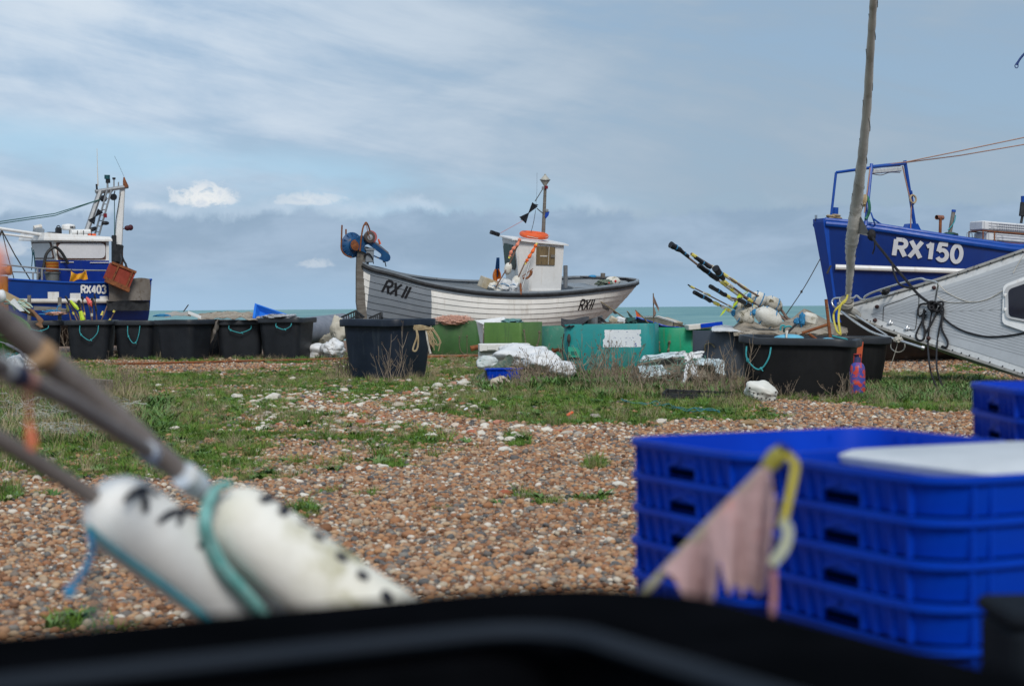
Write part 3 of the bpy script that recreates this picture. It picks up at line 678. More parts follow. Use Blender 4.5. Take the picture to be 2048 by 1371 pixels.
# ================================================================ straight-walled fish bins
def bin_(px, d, rot, w, l, h, m, label, r=.22, name='fish_bin', t=.02, group='green and grey plastic net bins'):
    c = at(px, 700, d); root = thing(name, label, 'bin', (c.x, c.y, 0), (0, 0, R(rot)), group)
    b = MB(); lp = lambda ww, ll, rr_, z: [Vector((x, y, z)) for x, y in rrect(ww, ll, max(.01, rr_), 6)]
    wv = lambda L: [p+Vector((0, 0, .012*noise.noise(p*1.3+Vector((px, 0, 0))))) for p in L]
    b.loft([lp(w-.04, l-.04, r-.02, 0), lp(w, l, r, .03), lp(w+.01, l+.01, r, h*.5), wv(lp(w, l, r, h-.012)), wv(lp(w-.012, l-.012, r-.006, h)), wv(lp(w-2*t, l-2*t, r-t, h)), lp(w-2*t, l-2*t, r-t, .06)], True, True)
    b.build('shell', m, root); return root
GB1 = mat('dark_green_plastic', (.035, .095, .03), (.05, .13, .04), 1.6, .55, .1, 20, spots=(.10, .13, .07), sscale=3, sth=(.6, .8), streak=(.08, .10, .06))
GB2 = mat('leaf_green_plastic', (.075, .16, .035), (.10, .20, .05), 1.4, .5, .1, 20, spots=(.13, .10, .05), sscale=3.2, sth=(.62, .8), streak=(.05, .10, .04))
GB3 = mat('sea_green_plastic', (.03, .16, .11), (.05, .21, .15), 2, .6, .1, 20, spots=(.16, .22, .18), sscale=5, sth=(.55, .75), streak=(.12, .18, .14))
GB4 = mat('teal_plastic', (.012, .21, .215), (.018, .25, .25), 1.2, .45, .08, 20, spots=(.03, .16, .15), sscale=2.5, sth=(.6, .8), streak=(.08, .16, .13))
GB5 = mat('emerald_plastic', (.004, .25, .12), (.01, .30, .17), 1.5, .45, .08, 20, spots=(.02, .16, .04), sscale=2.5, sth=(.55, .75), streak=(.16, .10, .04))
GB6 = mat('slate_plastic', (.048, .062, .084), (.066, .08, .10), 1.6, .55, .1, 20, spots=(.09, .085, .08), sscale=3.5, sth=(.62, .8), streak=(.08, .075, .075))
RP = mat('bin_rope', (.10, .09, .06), (.18, .16, .11), 20, .9, .6, 60)
b1 = bin_(915, 45.6, -4, 1.25, 1.2, .87, GB1, 'dark green bin just right of the big tub, salmon net heaped in it', r=.12)
b2 = bin_(1027, 40.4, -27, .98, 1.15, .86, GB2, 'leaf green bin with two rope ends down its front, behind the white sacks', r=.06)
b3 = bin_(1128, 37.6, 0, .95, .95, .80, GB3, 'faded sea green bin squeezed between leaf green and teal bins', r=.3)
b4 = bin_(1224, 32.4, -9, 1.68, 1.3, .89, GB4, 'large teal bin with a torn white sticker on its side', r=.2)
b5 = bin_(1363, 33.6, 6, 1.05, 1.1, .79, GB5, 'emerald green bin between the teal and slate bins', r=.3)
b6 = bin_(1452, 27.3, -38, .80, .82, .815, GB6, 'slate grey bin beside the wide black tub', r=.1)
# sticker, handle bracket and ropes of the teal bin (its front wall is local y = -.65)
M4 = b4.matrix_world.copy(); bpy.context.view_layer.update(); M4 = b4.matrix_world.copy()
STK = mat('torn_white_sticker', (.70, .73, .76), (.62, .66, .70), 3, .6, spots=(.02, .05, .25), sscale=11, sth=(.70, .73))
def sticker():
    rr = random.Random(8); y = -.6545; a = on_plane(M4, 1209.5, 659, 1, y); b_ = on_plane(M4, 1282, 659.5, 1, y); c = on_plane(M4, 1206.5, 694, 1, y)
    x0, x1, z0, z1 = a.x, b_.x, c.z, a.z; pts = []
    n = 26
    for i in range(n): pts.append((x0+(x1-x0)*i/n, z1+rr.uniform(-.006, .0)))
    for i in range(14): pts.append((x1+(-.03 if i in (4, 5) else 0)+rr.uniform(-.008, .004), z1+(z0-z1)*i/14))
    for i in range(n): pts.append((x1+(x0-x1)*i/n, z0+rr.uniform(-.003, .005)))
    for i in range(14): pts.append((x0+(.0 if i > 6 else -.03)+rr.uniform(-.008, .004), z0+(z1-z0)*i/14))
    cx, cz = (x0+x1)/2, (z0+z1)/2; mb = MB(); k = len(pts)
    mb._add([(cx, y-.003, cz)]+[(p, y-.003, q) for p, q in pts], [(0, 1+i, 1+(i+1) % k) for i in range(k)])
    ink = mb; ink.cur = 1
    for _ in range(16):
        u, w = rr.uniform(x0+.05, x1-.05), rr.uniform(z0+.05, z1-.03); L = rr.uniform(.01, .035); h = rr.uniform(.004, .008); s_ = rr.uniform(-.012, .012)
        ink._add([(u, y-.0045, w), (u+L, y-.0045, w+s_), (u+L*.9, y-.0045, w+s_+h), (u+.002, y-.0045, w+h*1.4)], [(0, 1, 2, 3)])
    for i in range(14):
        u = x0+.06+i*.02; ink._add([(u, y-.0045, z0+.022+rr.uniform(0, .008)), (u+.017, y-.0045, z0+.022+rr.uniform(0, .006)), (u+.014, y-.0045, z0+.03+rr.uniform(0, .01))], [(0, 1, 2)])
    lettering(ink, 'G', .05, .2, lambda u, v, e: Vector((x1-.11+u, y-.005-e*.2, z0+.012+v)))
    ink.build('sticker', [STK, mat('sticker_ink', (.02, .06, .30))], b4)
sticker()
def tealrest():
    f = lambda px, py, e=0.0: on_plane(M4, px, py, 1, -.66-e)
    mb = MB(); p = [f(1137, 693), f(1154, 695), f(1160, 702), f(1160, 714), f(1137, 714)]; mb.prism([q for q in p], (0, -.05, 0)); o = mb.build('handle_bracket', mat('bracket_green', (.02, .27, .19), (.03, .32, .23)), b4)
    mb = MB(); mb.prism([f(1142, 702, .052), f(1154, 703, .052), f(1154, 709, .052), f(1142, 709, .052)], (0, -.004, 0)); mb.build('slot', mat('slot_dark', (.012, .15, .12)), o)
    mb = MB(); mb.tube(spline([f(1128, 667, .02), f(1125, 690, .03), f(1126, 712, .03), f(1130, 724, .03), f(1134, 722, .03), f(1137, 700, .03), f(1138, 688, .03), f(1139, 670, .03)], 5), .013, 6)
    mb.blob(f(1138, 677, .03), (.035, .03, .09), n=8, m=8); mb.build('rope_handle', WIRE, b4)
tealrest()
def bin_rope(b, pts, y, r=.010, m=RP):
    bpy.context.view_layer.update(); Mx = b.matrix_world.copy()
    mb = MB(); q = [on_plane(Mx, px, py, 1, y) for px, py in pts]; mb.tube(spline(q, 5), r, 6); mb.blob(q[0], (r*2, r*2, r*2.6), n=5, m=7); mb.blob(q[-1], (r*2, r*2, r*3), n=5, m=7); mb.build('rope_handle', m, b)
bin_rope(b1, [(919, 673), (919, 690), (922, 702), (928, 707), (934, 706), (934, 690), (934, 672)], -.615)
bin_rope(b2, [(1048, 661), (1050, 675), (1052, 690)], -.59, .013); bin_rope(b2, [(1079, 664), (1078, 677), (1074, 692)], -.59, .016)
bin_rope(b5, [(1318, 685), (1319, 700)], -.565, .012); bin_rope(b5, [(1339, 684), (1337, 700)], -.565, .014)
mb = MB(); mb.tube(spline([(x, y, z) for x, y, z in [(-.12, -.43, .50), (-.1, -.45, .60), (0.0, -.45, .62), (.06, -.44, .56)]], 5), .014, 6); mb.build('rope_handle', RP, b6)

# ================================================================ boats
def fit(Mx, pts, halfw):
    inv = Mx.inverted(); o = inv @ Vector((0, 0, CAMZ)); out = []
    for px, py in pts:
        d = (inv @ (Vector((0, 0, CAMZ))+ray(px, py))) - o
        lo, hi = 20.0, 80.0
        fn = lambda t: (o+d*t).y + halfw((o+d*t).x)
        for _ in range(60):
            mid = (lo+hi)/2
            if fn(mid) > 0: hi = mid
            else: lo = mid
        p = o+d*lo; out.append((p.x, p.z))
    return out
def boatmx(x, y, z, th, heel, trim=0.0): return Matrix.Translation((x, y, z)) @ Matrix.Rotation(R(th), 4, 'Z') @ Matrix.Rotation(R(trim), 4, 'Y') @ Matrix.Rotation(R(heel), 4, 'X')
class Hull:
    def __init__(s, L, W, sheer, keel, bow, stern, full, t0=0.0):
        s.L, s.W, s.sheer, s.keel, s.bow, s.stern, s.full = L, W, sheer, keel, bow, stern, full
    def P(s, q, t, side=-1, off=0.0):
        x = s.bow(t)+q*(s.stern(t)-s.bow(t)); xg = q*s.L
        zg = s.sheer(xg); zk = s.keel(q); z = zg+(zk-zg)*t
        a = s.full(q); y = s.W(xg)*max(0, (1-t**a))**.72
        return Vector((x, side*(y+off), z))
    def map(s, x, z, off=.0):
        # surface point at local x, z on the near side
        q, t = min(max(x/s.L, 0), 1), .3
        for _ in range(12):
            zg = s.sheer(q*s.L); zk = s.keel(q); t = min(max((zg-z)/(zg-zk), 0.0), .97)
            q = min(max((x-s.bow(t))/(s.stern(t)-s.bow(t)), 0), 1)
        p = s.P(q, t, -1, off); return p

def _pix(s, Mx, px, py, it=8):
    y = -s.W(s.L*.3)
    for _ in range(it):
        p = on_plane(Mx, px, py, 1, y); q = s.map(p.x, p.z); y = y*.4+q.y*.6
    return on_plane(Mx, px, py, 1, y)
Hull.pix = _pix
# ================================================================ RX11: clinker boat heeled towards us
def boat_rx11():
    Mx = boatmx(at(716, 600, 47.0).x, 47.0, .0, 24, 8); L = 8.40
    root = thing('fishing_boat', 'white clinker boat with grey bow patch and white cabin, on the shingle behind the bins', 'boat', world=False); root.matrix_world = Mx
    W = smoothcurve([(0, .06), (.5, .42), (1.3, .86), (2.6, 1.22), (4.3, 1.36), (6.0, 1.30), (7.3, 1.02), (7.95, .66), (8.25, .38), (8.40, .06)])
    pts = fit(Mx, [(715, 526), (741, 534.5), (785, 545.6), (847, 563.5), (910, 576), (972, 583.8), (1035, 587), (1097, 586), (1160, 581), (1222, 573.5), (1259, 567)], lambda x: W(min(max(x, 0), L)))
    pts[0] = (0.0, pts[0][1]); pts[-1] = (L, pts[-1][1]); sh = smoothcurve(pts); print('rx11 sheer', [(round(a, 2), round(b, 2)) for a, b in pts])
    H = Hull(L, W, sh, lambda q: .10+.02*q, lambda t: .26*t**1.5, lambda t: L-1.75*t**1.15, lambda q: 1.25+2.1*math.sin(math.pi*min(1, max(0, q*1.05)))**1.2)
    # clinker planking: each strake laps 18 mm over the next
    m = bpy.data.materials.new('clinker_paint'); m.use_nodes = True; t = NT(m.node_tree); b = t.n['Principled BSDF']
    tc = t.a('ShaderNodeTexCoord').outputs['Object']; sp = t.a('ShaderNodeSeparateXYZ', i={0: tc})
    n = t.noise(tc, 3, 6, .6); wh = t.mix(t.sstep(n, .3, .7), (.80, .785, .75), (.71, .70, .665))
    mp = t.a('ShaderNodeMapping'); mp.inputs['Scale'].default_value = (5, 5, .7); t.l.new(tc, mp.inputs[0])
    st = t.sstep(t.noise(mp.outputs[0], 1.5, 5, .6), .52, .74); wh = t.mix(t.math('MULTIPLY', st, .5), wh, (.42, .37, .30))
    lo = t.sstep(sp.outputs[2], .75, .25); wh = t.mix(t.math('MULTIPLY', lo, .45), wh, (.33, .26, .17))
    gr = t.mix(t.sstep(n, .3, .7), (.17, .195, .225), (.205, .23, .26))
    e = t.math('MULTIPLY_ADD', sp.outputs[2], -.03, sp.outputs[0]); e2 = t.math('MULTIPLY_ADD', sp.outputs[2], .085, sp.outputs[0])
    pm = t.math('MULTIPLY', t.math('GREATER_THAN', e, .12), t.math('LESS_THAN', e2, 1.80))
    t.l.new(t.mix(pm, wh, gr), b.inputs['Base Color']); b.inputs['Roughness'].default_value = .5; b.inputs['Specular IOR Level'].default_value = .35
    bp = t.a('ShaderNodeBump', i={'Strength': .25, 'Distance': .01}); t.l.new(t.noise(tc, 14, 4), bp.inputs['Height']); t.l.new(bp.outputs[0], b.inputs['Normal'])
    lapm = mat('lap_dark', (.07, .06, .05), (.12, .10, .09), 6, .9)  # step faces under each lap are coloured darker
    NS, NQ = 12, 70; mb = MB()
    T = [0.0]+[(.085+.915*((i+.0)/(NS-1))) for i in range(NS)]; qs = [i/NQ for i in range(NQ+1)]
    for side in (-1, 1):
        for k in range(NS):
            t0, t1 = T[k], T[k+1]
            mb.cur = 1 if k == 0 else 0
            prof = [(t0, .0), ((t0+t1)/2, .011), (t1, .022)]
            rows = [[H.P(q, tt, side, o_*(1 if .0 < q < 1 else .3)) for q in qs] for tt, o_ in prof]
            mb.loft(rows, closed=False)
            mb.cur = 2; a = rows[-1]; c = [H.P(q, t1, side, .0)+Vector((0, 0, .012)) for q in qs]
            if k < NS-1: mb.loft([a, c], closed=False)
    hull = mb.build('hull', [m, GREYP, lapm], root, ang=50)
    # inner skin and deck
    mb = MB(); rows = [[H.P(q, tt, side, -.06)+Vector((0, 0, -.02)) for q in qs[1:-1]] for side, tt in [(-1, .0), (-1, .12), (-1, .25), (-1, .36)]]; mb.loft(rows, closed=False)
    rows2 = [[H.P(q, tt, 1, -.06)+Vector((0, 0, -.02)) for q in qs[1:-1]] for tt in (.0, .12, .25, .36)]; mb.loft(rows2, closed=False); mb.loft([rows[-1], rows2[-1]], closed=False)
    mb.build('inner_lining', GREYP, root)
    # capping and rubbing strake
    for side, nm in ((-1, 'rubbing_strake'), (1, 'rubbing_strake')):
        mb = MB(); mb.tube([H.P(q, .02, side, .03)+Vector((-.02, 0, .0)) for q in qs], .046, 10); mb.build(nm, BLACKR, root)
        mb = MB()
        loops = []
        for q in qs:
            p = H.P(q, 0, side, .03); r_ = H.P(q, 0, side, -.11 if W(q*L) > .2 else -.03)
            loops.append([p+Vector((0, 0, .045)), r_+Vector((0, 0, .045)), r_+Vector((0, 0, .0)), p])
        mb.loft(loops, True, True); mb.build('capping_rail', GREYP, root)
    # stem post and stern knee
    mb = MB(); st_ = [Vector((-.05, 0, sh(0)+.37)), Vector((-.05, 0, sh(0)-.2)), Vector((-.02, 0, 1.4)), Vector((.06, 0, .9)), Vector((.17, 0, .45)), Vector((.30, 0, .08))]
    prof = []
    for p in st_: prof.append([p+Vector(v) for v in ((-.10, -.05, 0), (-.10, .05, 0), (.13, .085, 0), (.13, -.085, 0))])
    mb.loft(prof, True, True); mb.build('stem_post', WOODG, root)
    mb = MB(); z0 = sh(0)+.36; mb.box((.17, 0, z0-.16), (.22, .34, .34), bev=.02); mb.box((.17, 0, z0+.02), (.26, .38, .04)); mb.build('stem_cheek', GREYP, root)
    mb = MB(); mb.tube([Vector((.30+.1*i, 0, .07)) for i in range(62)], .07, 6); mb.build('keel', WOODG, root)
    # registration letters, bow and quarter
    blk = mat('black_lettering', (.008, .009, .012), (.02, .02, .024), 12, .5)
    def letters(text, px0, py0, px1, py1, h, slant, stroke, gap, wide):
        a = H.pix(Mx, px0, py0); b_ = H.pix(Mx, px1, py1); d = (b_-a); d.y = 0; ln = d.length; d.normalize(); up = Vector((-d.z, 0, d.x))
        mb = MB(); u = lettering(mb, text, h, stroke, lambda u, v, e: H.map(*(lambda p: (p.x, p.z))(a+d*u+up*v), off=.026+e*.4), gap, wide, slant)
        print(text, 'len', u, 'want', ln); mb.build('registration_number', blk, root)
    letters('RX 11', 763.5, 583, 810, 596, .335, .10, .17, .09, .75)
    letters('RX11', 1156, 620, 1190, 617, .30, .16, .15, .10, .78)
    # cabin
    def pl(px, py, y): return on_plane(Mx, px, py, 1, y)
    yn, yf = -.62, .62
    a0, a1, b0, b1 = pl(1062, 484, yn), pl(1128, 491, yn), pl(1062, 582, yn), pl(1121, 583, yn)
    zf = sh(4.3)-.55
    xf, xb = a0.x-.02, a1.x
    # wedge front: side wall, corner post facet, raked front
    xc = pl(1046, 484, -.50).x; xfr = xc-.22
    lo = [Vector((xf+.02, yn, zf)), Vector((b1.x, yn, zf)), Vector((b1.x, yf, zf)), Vector((xf+.02, yf, zf)), Vector((xfr+.30, .45, zf)), Vector((xfr+.30, -.45, zf))]
    zt = lambda x: a0.z+.0+(a1.z-a0.z)*(x-xf)/(xb-xf)
    hi = [Vector((xf, yn, zt(xf))), Vector((xb, yn, zt(xb))), Vector((xb, yf, zt(xb))), Vector((xf, yf, zt(xf))), Vector((xfr, .45, zt(xfr))), Vector((xfr, -.45, zt(xfr)))]
    mb = MB(); mb.loft([lo, hi], True, True); cab = mb.build('cabin', WHITEP, root, smooth=False)
    mb = MB(); rf = [Vector((xf-.02, yn-.09, zt(xf))), Vector((xb+.10, yn-.09, zt(xb))), Vector((xb+.32, 0, zt(xb)-.03)), Vector((xb+.10, yf+.09, zt(xb))), Vector((xf-.02, yf+.09, zt(xf))), Vector((xfr-.12, .52, zt(xfr-.1))), Vector((xfr-.12, -.52, zt(xfr-.1)))]
    mb.prism([p+Vector((0, 0, .002)) for p in rf], (0, 0, .035)); mb.build('roof', WHITEP, cab, smooth=False)
    mb = MB(); mb.box(((xf+xb)/2, yn-.012, b0.z+.02), (xb-xf-.06, .02, .04)); mb.build('skirting', WHITEP, cab)
    # shuttered side window
    w = [pl(1073, 492, yn-.012), pl(1110, 494, yn-.012), pl(1109, 530, yn-.012), pl(1072, 529, yn-.012)]
    WOODB = mat('varnished_ply', (.20, .145, .075), (.14, .10, .055), 3, .6, .3, 12, stretch=(5, 1, 1), spots=(.07, .06, .04), sscale=5)
    mb = MB(); mb.prism(w, (0, -.02, 0)); win = mb.build('window_shutter', WOODB, cab, smooth=False)
    mb = MB(); q = pl(1098, 512, yn-.04); s1 = pl(1098, 493, yn-.04); mb.box(((q.x+s1.x)/2, yn-.036, (w[0].z+w[2].z)/2), (.012, .01, w[0].z-w[2].z-.02)); mb.box((pl(1086, 512, yn).x, yn-.04, q.z), (.22, .015, .03)); mb.build('bolt', WHITEW, win)
    mb = MB(); mb.box((pl(1104, 512, yn).x, yn-.045, q.z), (.12, .03, .08)); mb.build('padlock_plate', WOODG, win)
    # front window, on the raked front: local plane between lo[5]..hi[5] and lo[4]..hi[4]
    def front(u, v): # u across 0..1 near to far, v up 0..1
        p = lo[5].lerp(lo[4], u); r_ = hi[5].lerp(hi[4], u); return p.lerp(r_, v)+Vector((-.012, 0, 0))
    # the slanting facet between side and front carries the dark window
    def facet(u, v):
        p = lo[5].lerp(lo[0], u); r_ = hi[5].lerp(hi[0], u); return p.lerp(r_, v)
    mb = MB(); nn = Vector((-1, 0, 0))
    poly = [front(.08, .62), front(.20, .56), front(.8, .56), front(.92, .62), front(.92, .86), front(.8, .92), front(.2, .92), front(.08, .86)]; mb.prism(poly, (-.015, 0, 0)); mb.build('front_window', GLASSK, cab, smooth=False)
    # mast with lamp cone
    def col(px0, py0, px1, py1, y, r0, r1=None, m_=STEEL, nm='mast', par=root, n=10):
        mb = MB(); mb.tube([pl(px0, py0, y), pl(px1, py1, y)], [r0, r1 or r0], n); return mb.build(nm, m_, par)
    mast = col(1086.5, 470, 1090.5, 372, .1, .055, .042, WOODG)
    top = pl(1090, 360, .1); ax = (pl(1090.3, 350, .1)-pl(1090, 370, .1)).normalized()
    c0 = pl(1090, 372, .1); mb = MB(); mb.lathe(c0, ax, [(.02, -.05), (.03, 0), (.135, .155), (.14, .17), (.135, .185), (.025, .31), (.03, .33), (.0, .345)], 16); mb.build('radar_reflector', mat('reflector_grey', (.42, .41, .36), (.3, .3, .27), 5, .5), mast)
    mb = MB(); mb.torus(c0+ax*.17, ax, .138, .012); mb.build('reflector_band', BLACKP, mast)
    mb = MB(); mb.box(pl(1092.5, 374.5, .05), (.08, .08, .09), bev=.01); mb.build('red_lamp', mat('dark_red', (.20, .01, .02)), mast)
    mb = MB(); mb.box(pl(1086, 376, .05), (.06, .06, .09), bev=.01); mb.build('lamp', GREYP, mast); mb = MB(); mb.box(pl(1093.5, 421, .05), (.09, .08, .09), bev=.02); mb.build('lamp', GREYP, mast)
    mb = MB(); mb.prism([pl(1092, 425, .03), pl(1099, 423, .03), pl(1097, 431, .03), pl(1092, 437, .03), pl(1090, 432, .03)], (0, .03, 0)); mb.build('blue_flag', mat('blue_cloth', (.01, .07, .45)), mast)
    # bow-tie day shape on its lines
    a, c, e = pl(1066.5, 411, 0), pl(1057.5, 426, 0), pl(1046, 441, 0)
    mb = MB()
    for (p1, p2) in (((1065, 404.5), (1075.5, 413)), ((1039, 434), (1052, 447))):
        q1, q2 = pl(*p1, 0), pl(*p2, 0)
        mb.prism([q1, q2, c+(q2-q1)*.04, c-(q2-q1)*.04], (0, .02, 0)); md = (q1+q2)/2; mb.prism([md+Vector((0, .19, 0)), md+Vector((0, -.19, 0)), c+Vector((0, -.01, 0)), c+Vector((0, .01, 0))], (.015, 0, .01))
    mb.build('day_shape', BLACKP, root, smooth=False)
    mb = MB(); mb.tube([pl(1086, 377, .05), a+Vector((.05, 0, .12))], .012, 5); mb.tube([pl(1074, 417, 0), pl(1086, 427, .05)], .014, 5); mb.build('stay', WIRE, root)
    mb = MB(); mb.tube([e, pl(1001, 466, 0)], .008, 5); mb.build('stay', mat('pink_line', (.45, .2, .2)), root)
    mb = MB(); mb.tube(spline([pl(1074, 345, .0), pl(1073, 400, .0), pl(1068, 440, .0), pl(1062, 464, .0)], 5), [.003]*8+[.008]*8, 5); mb.build('whip_aerial', WIRE, root)
    # lifebelt lying on the roof
    c = pl(1068, 472, -.08); mb = MB(); mb.torus(c+Vector((0, 0, .03)), (.04, -.05, 1), .34, .075, 32, 10); lb = mb.build('lifebelt', ORANGE, root)
    mb = MB(); mb.tube([c+Vector((-.36, -.3, .03)), c+Vector((-.1, -.4, -.02)), c+Vector((.2, -.36, 0)), c+Vector((.4, -.2, .04))], .008, 5); mb.build('lifebelt_line', ROPEW, lb)
    # floodlights
    mb = MB()
    for px, py in ((985, 465), (994, 468)):
        mb.box(pl(px, py, -.3), (.12, .14, .11), (0, .3, 0), bev=.015)
    mb.tube([pl(985, 466, -.3), pl(1000, 470, -.3)], .014, 5); mb.build('floodlight', BLACKP, root)
    # net hauler over the bow
    def ho(): 
        y0 = -.05; HB = mat('hauler_blue', (.006, .05, .15), (.012, .075, .19), 5, .5, .2, spots=(.13, .10, .07), sscale=7, sth=(.58, .68))
        w1 = pl(708, 490, y0); mb = MB(); r1 = .345
        ax_ = Vector((.25, -1, .1)).normalized(); mb.lathe(w1-ax_*.16, ax_, [(.10, .0), (r1*.9, .0), (r1, .06), (r1*.80, .12), (.17, .17), (.17, .22), (.1, .22)], 26)
        a_, b2_ = frame_of(ax_)
        for k in range(13):
            th = 2*math.pi*k/13; e_ = a_*math.cos(th)+b2_*math.sin(th); mb.beam(w1-ax_*.015+e_*.16, w1-ax_*.045+e_*r1*.93, .018, .03)
        h = mb.build('net_hauler', HB, root)
        mb = MB(); hub = w1+ax_*.05; mb.lathe(hub, ax_, [(.03, 0), (.15, .0), (.15, .05), (.09, .07), (.03, .08)], 16); mb.build('hub', RUST, h)
        # slotted arm running aft to a small roller
        c1, c2 = pl(724, 486, y0-.1), pl(773, 515, y0-.1); dv = (c2-c1); dv.y = 0; pr = Vector((-dv.z, 0, dv.x)).normalized(); dn = dv.normalized()
        out = []; inn = []
        for k in range(13): th = R(90+180*k/12); out.append(c1+dn*math.cos(th)*.20+pr*math.sin(th)*.20)
        for k in range(9): th = R(-90+180*k/8); out.append(c2+dn*math.cos(th)*.115+pr*math.sin(th)*.115)
        cm = c1.lerp(c2, .5)-pr*.02
        for k, p in enumerate(out):
            v = p-cm; inn.append(cm+v*.50-pr*.03+dn*.01)
        mb = MB(); nO = len(out); th_ = Vector((0, .07, 0))
        mb.loft([[p for p in out], [p for p in inn], [p+th_ for p in inn], [p+th_ for p in out], [p for p in out]]); mb.build('arm', HB, h, smooth=False)
        mb = MB(); mb.tube([c1+dn*.1+pr*.19+Vector((0, .10, 0)), c1.lerp(c2, .5)+pr*.18+Vector((0, .10, 0)), c2+pr*.12+Vector((0, .10, 0)), c2+dn*.12+Vector((0, .10, 0)), c2-pr*.12+Vector((0, .1, 0))], .045, 8); mb.build('belt', mat('belt_grey', (.12, .13, .16)), h)
        w2 = pl(738, 474, y0-.12); mb = MB(); mb.lathe(w2, (.15, -1, .1), [(.05, -.02), (.155, -.02), (.165, .03), (.15, .07), (.09, .08), (.02, .08)], 20); mb.build('guide_wheel', mat('tyre_grey_brown', (.09, .07, .065)), h)
        mb = MB(); mb.lathe(w2+Vector((.09, .12, -.01)), (.15, -1, .1), [(.05, -.08), (.17, -.08), (.18, 0), (.165, .06), (.05, .06)], 20); mb.build('float_collar', mat('faded_red', (.42, .13, .13), (.36, .10, .10)), h)
        mb = MB(); mb.lathe(w2+Vector((0, -.08, 0)), (.15, -1, .1), [(.02, 0), (.075, .0), (.08, .012), (.02, .02)], 12); mb.build('wheel_hub', ALU, h)
        mb = MB(); mb.tube(spline([pl(720, 502, y0-.2), pl(722, 480, y0-.2), pl(726, 455, y0-.2), pl(732, 446, y0-.2), pl(736, 450, y0-.15), pl(740, 462, y0-.1)], 5), .022, 7); mb.torus(pl(732, 447, y0-.2), (0, 1, 0), .035, .014, 12, 6); mb.tube([pl(733, 450, y0-.2), pl(735, 462, y0-.25), pl(740, 475, y0-.25)], .010, 5); mb.build('davit_hook', RUST, h)
        mb = MB(); mb.tube(spline([pl(684, 450, y0), pl(683, 480, y0), pl(683, 498, y0), pl(690, 509, y0), pl(703, 515, y0)], 5), .022, 6); mb.tube([pl(692, 458, y0+.1), pl(692, 470, y0+.1)], .022, 6); mb.build('guard_bar', RUST, h)
        mb = MB(); mb.lathe(pl(732, 502, .1), (0, -1, 0), [(.02, -.1), (.12, -.1), (.12, .1), (.02, .1)], 14)
        for k in range(3): mb.tube(spline([pl(728, 512, -.15+k*.03), pl(736, 508-k, -.2), pl(744, 514, -.2), pl(747, 527, -.12)], 5), .014, 5)
        mb.build('hydraulic_hose', BLACKP, h); mb = MB(); mb.tube([pl(769, 520, -.1), pl(772, 533, -.1)], .015, 5); mb.build('trailing_cord', BLACKP, h)
        mb = MB(); mb.tube([pl(757, 478, 0), pl(760, 488, 0)], [.02, .035], 6); mb.build('orange_tag', ORANGE, h)
        mb = MB(); mb.tube([pl(722, 500, 0), pl(724, 535, 0)], .05, 8); mb.tube([pl(738, 500, .05), pl(734, 535, .05)], .04, 8); mb.build('hauler_post', GREYP, h)
    ho()
    # stern details
    mb = MB(); p0 = pl(1131, 575, -.3); p1 = pl(1131, 531, -.3); mb.tube([p0, p1], .062, 10, False); mb.build('exhaust_pipe', STEEL, root)
    mb = MB(); a = pl(1141, 583, -.2); mb.box((a.x+.45, .25, a.z), (.75, .9, .28), bev=.02); mb.build('stern_locker', GREYP, root)
    mb = MB(); a = pl(1205, 562, .1); mb.tube([a-Vector((0, 0, .2)), pl(1206, 546, .1)], .07, 8); mb.build('mooring_post', WOODG, root)
    # gear stowed on board is separate
    return root, Mx, H, pl
RX11, MX11, H11, PL11 = boat_rx11()
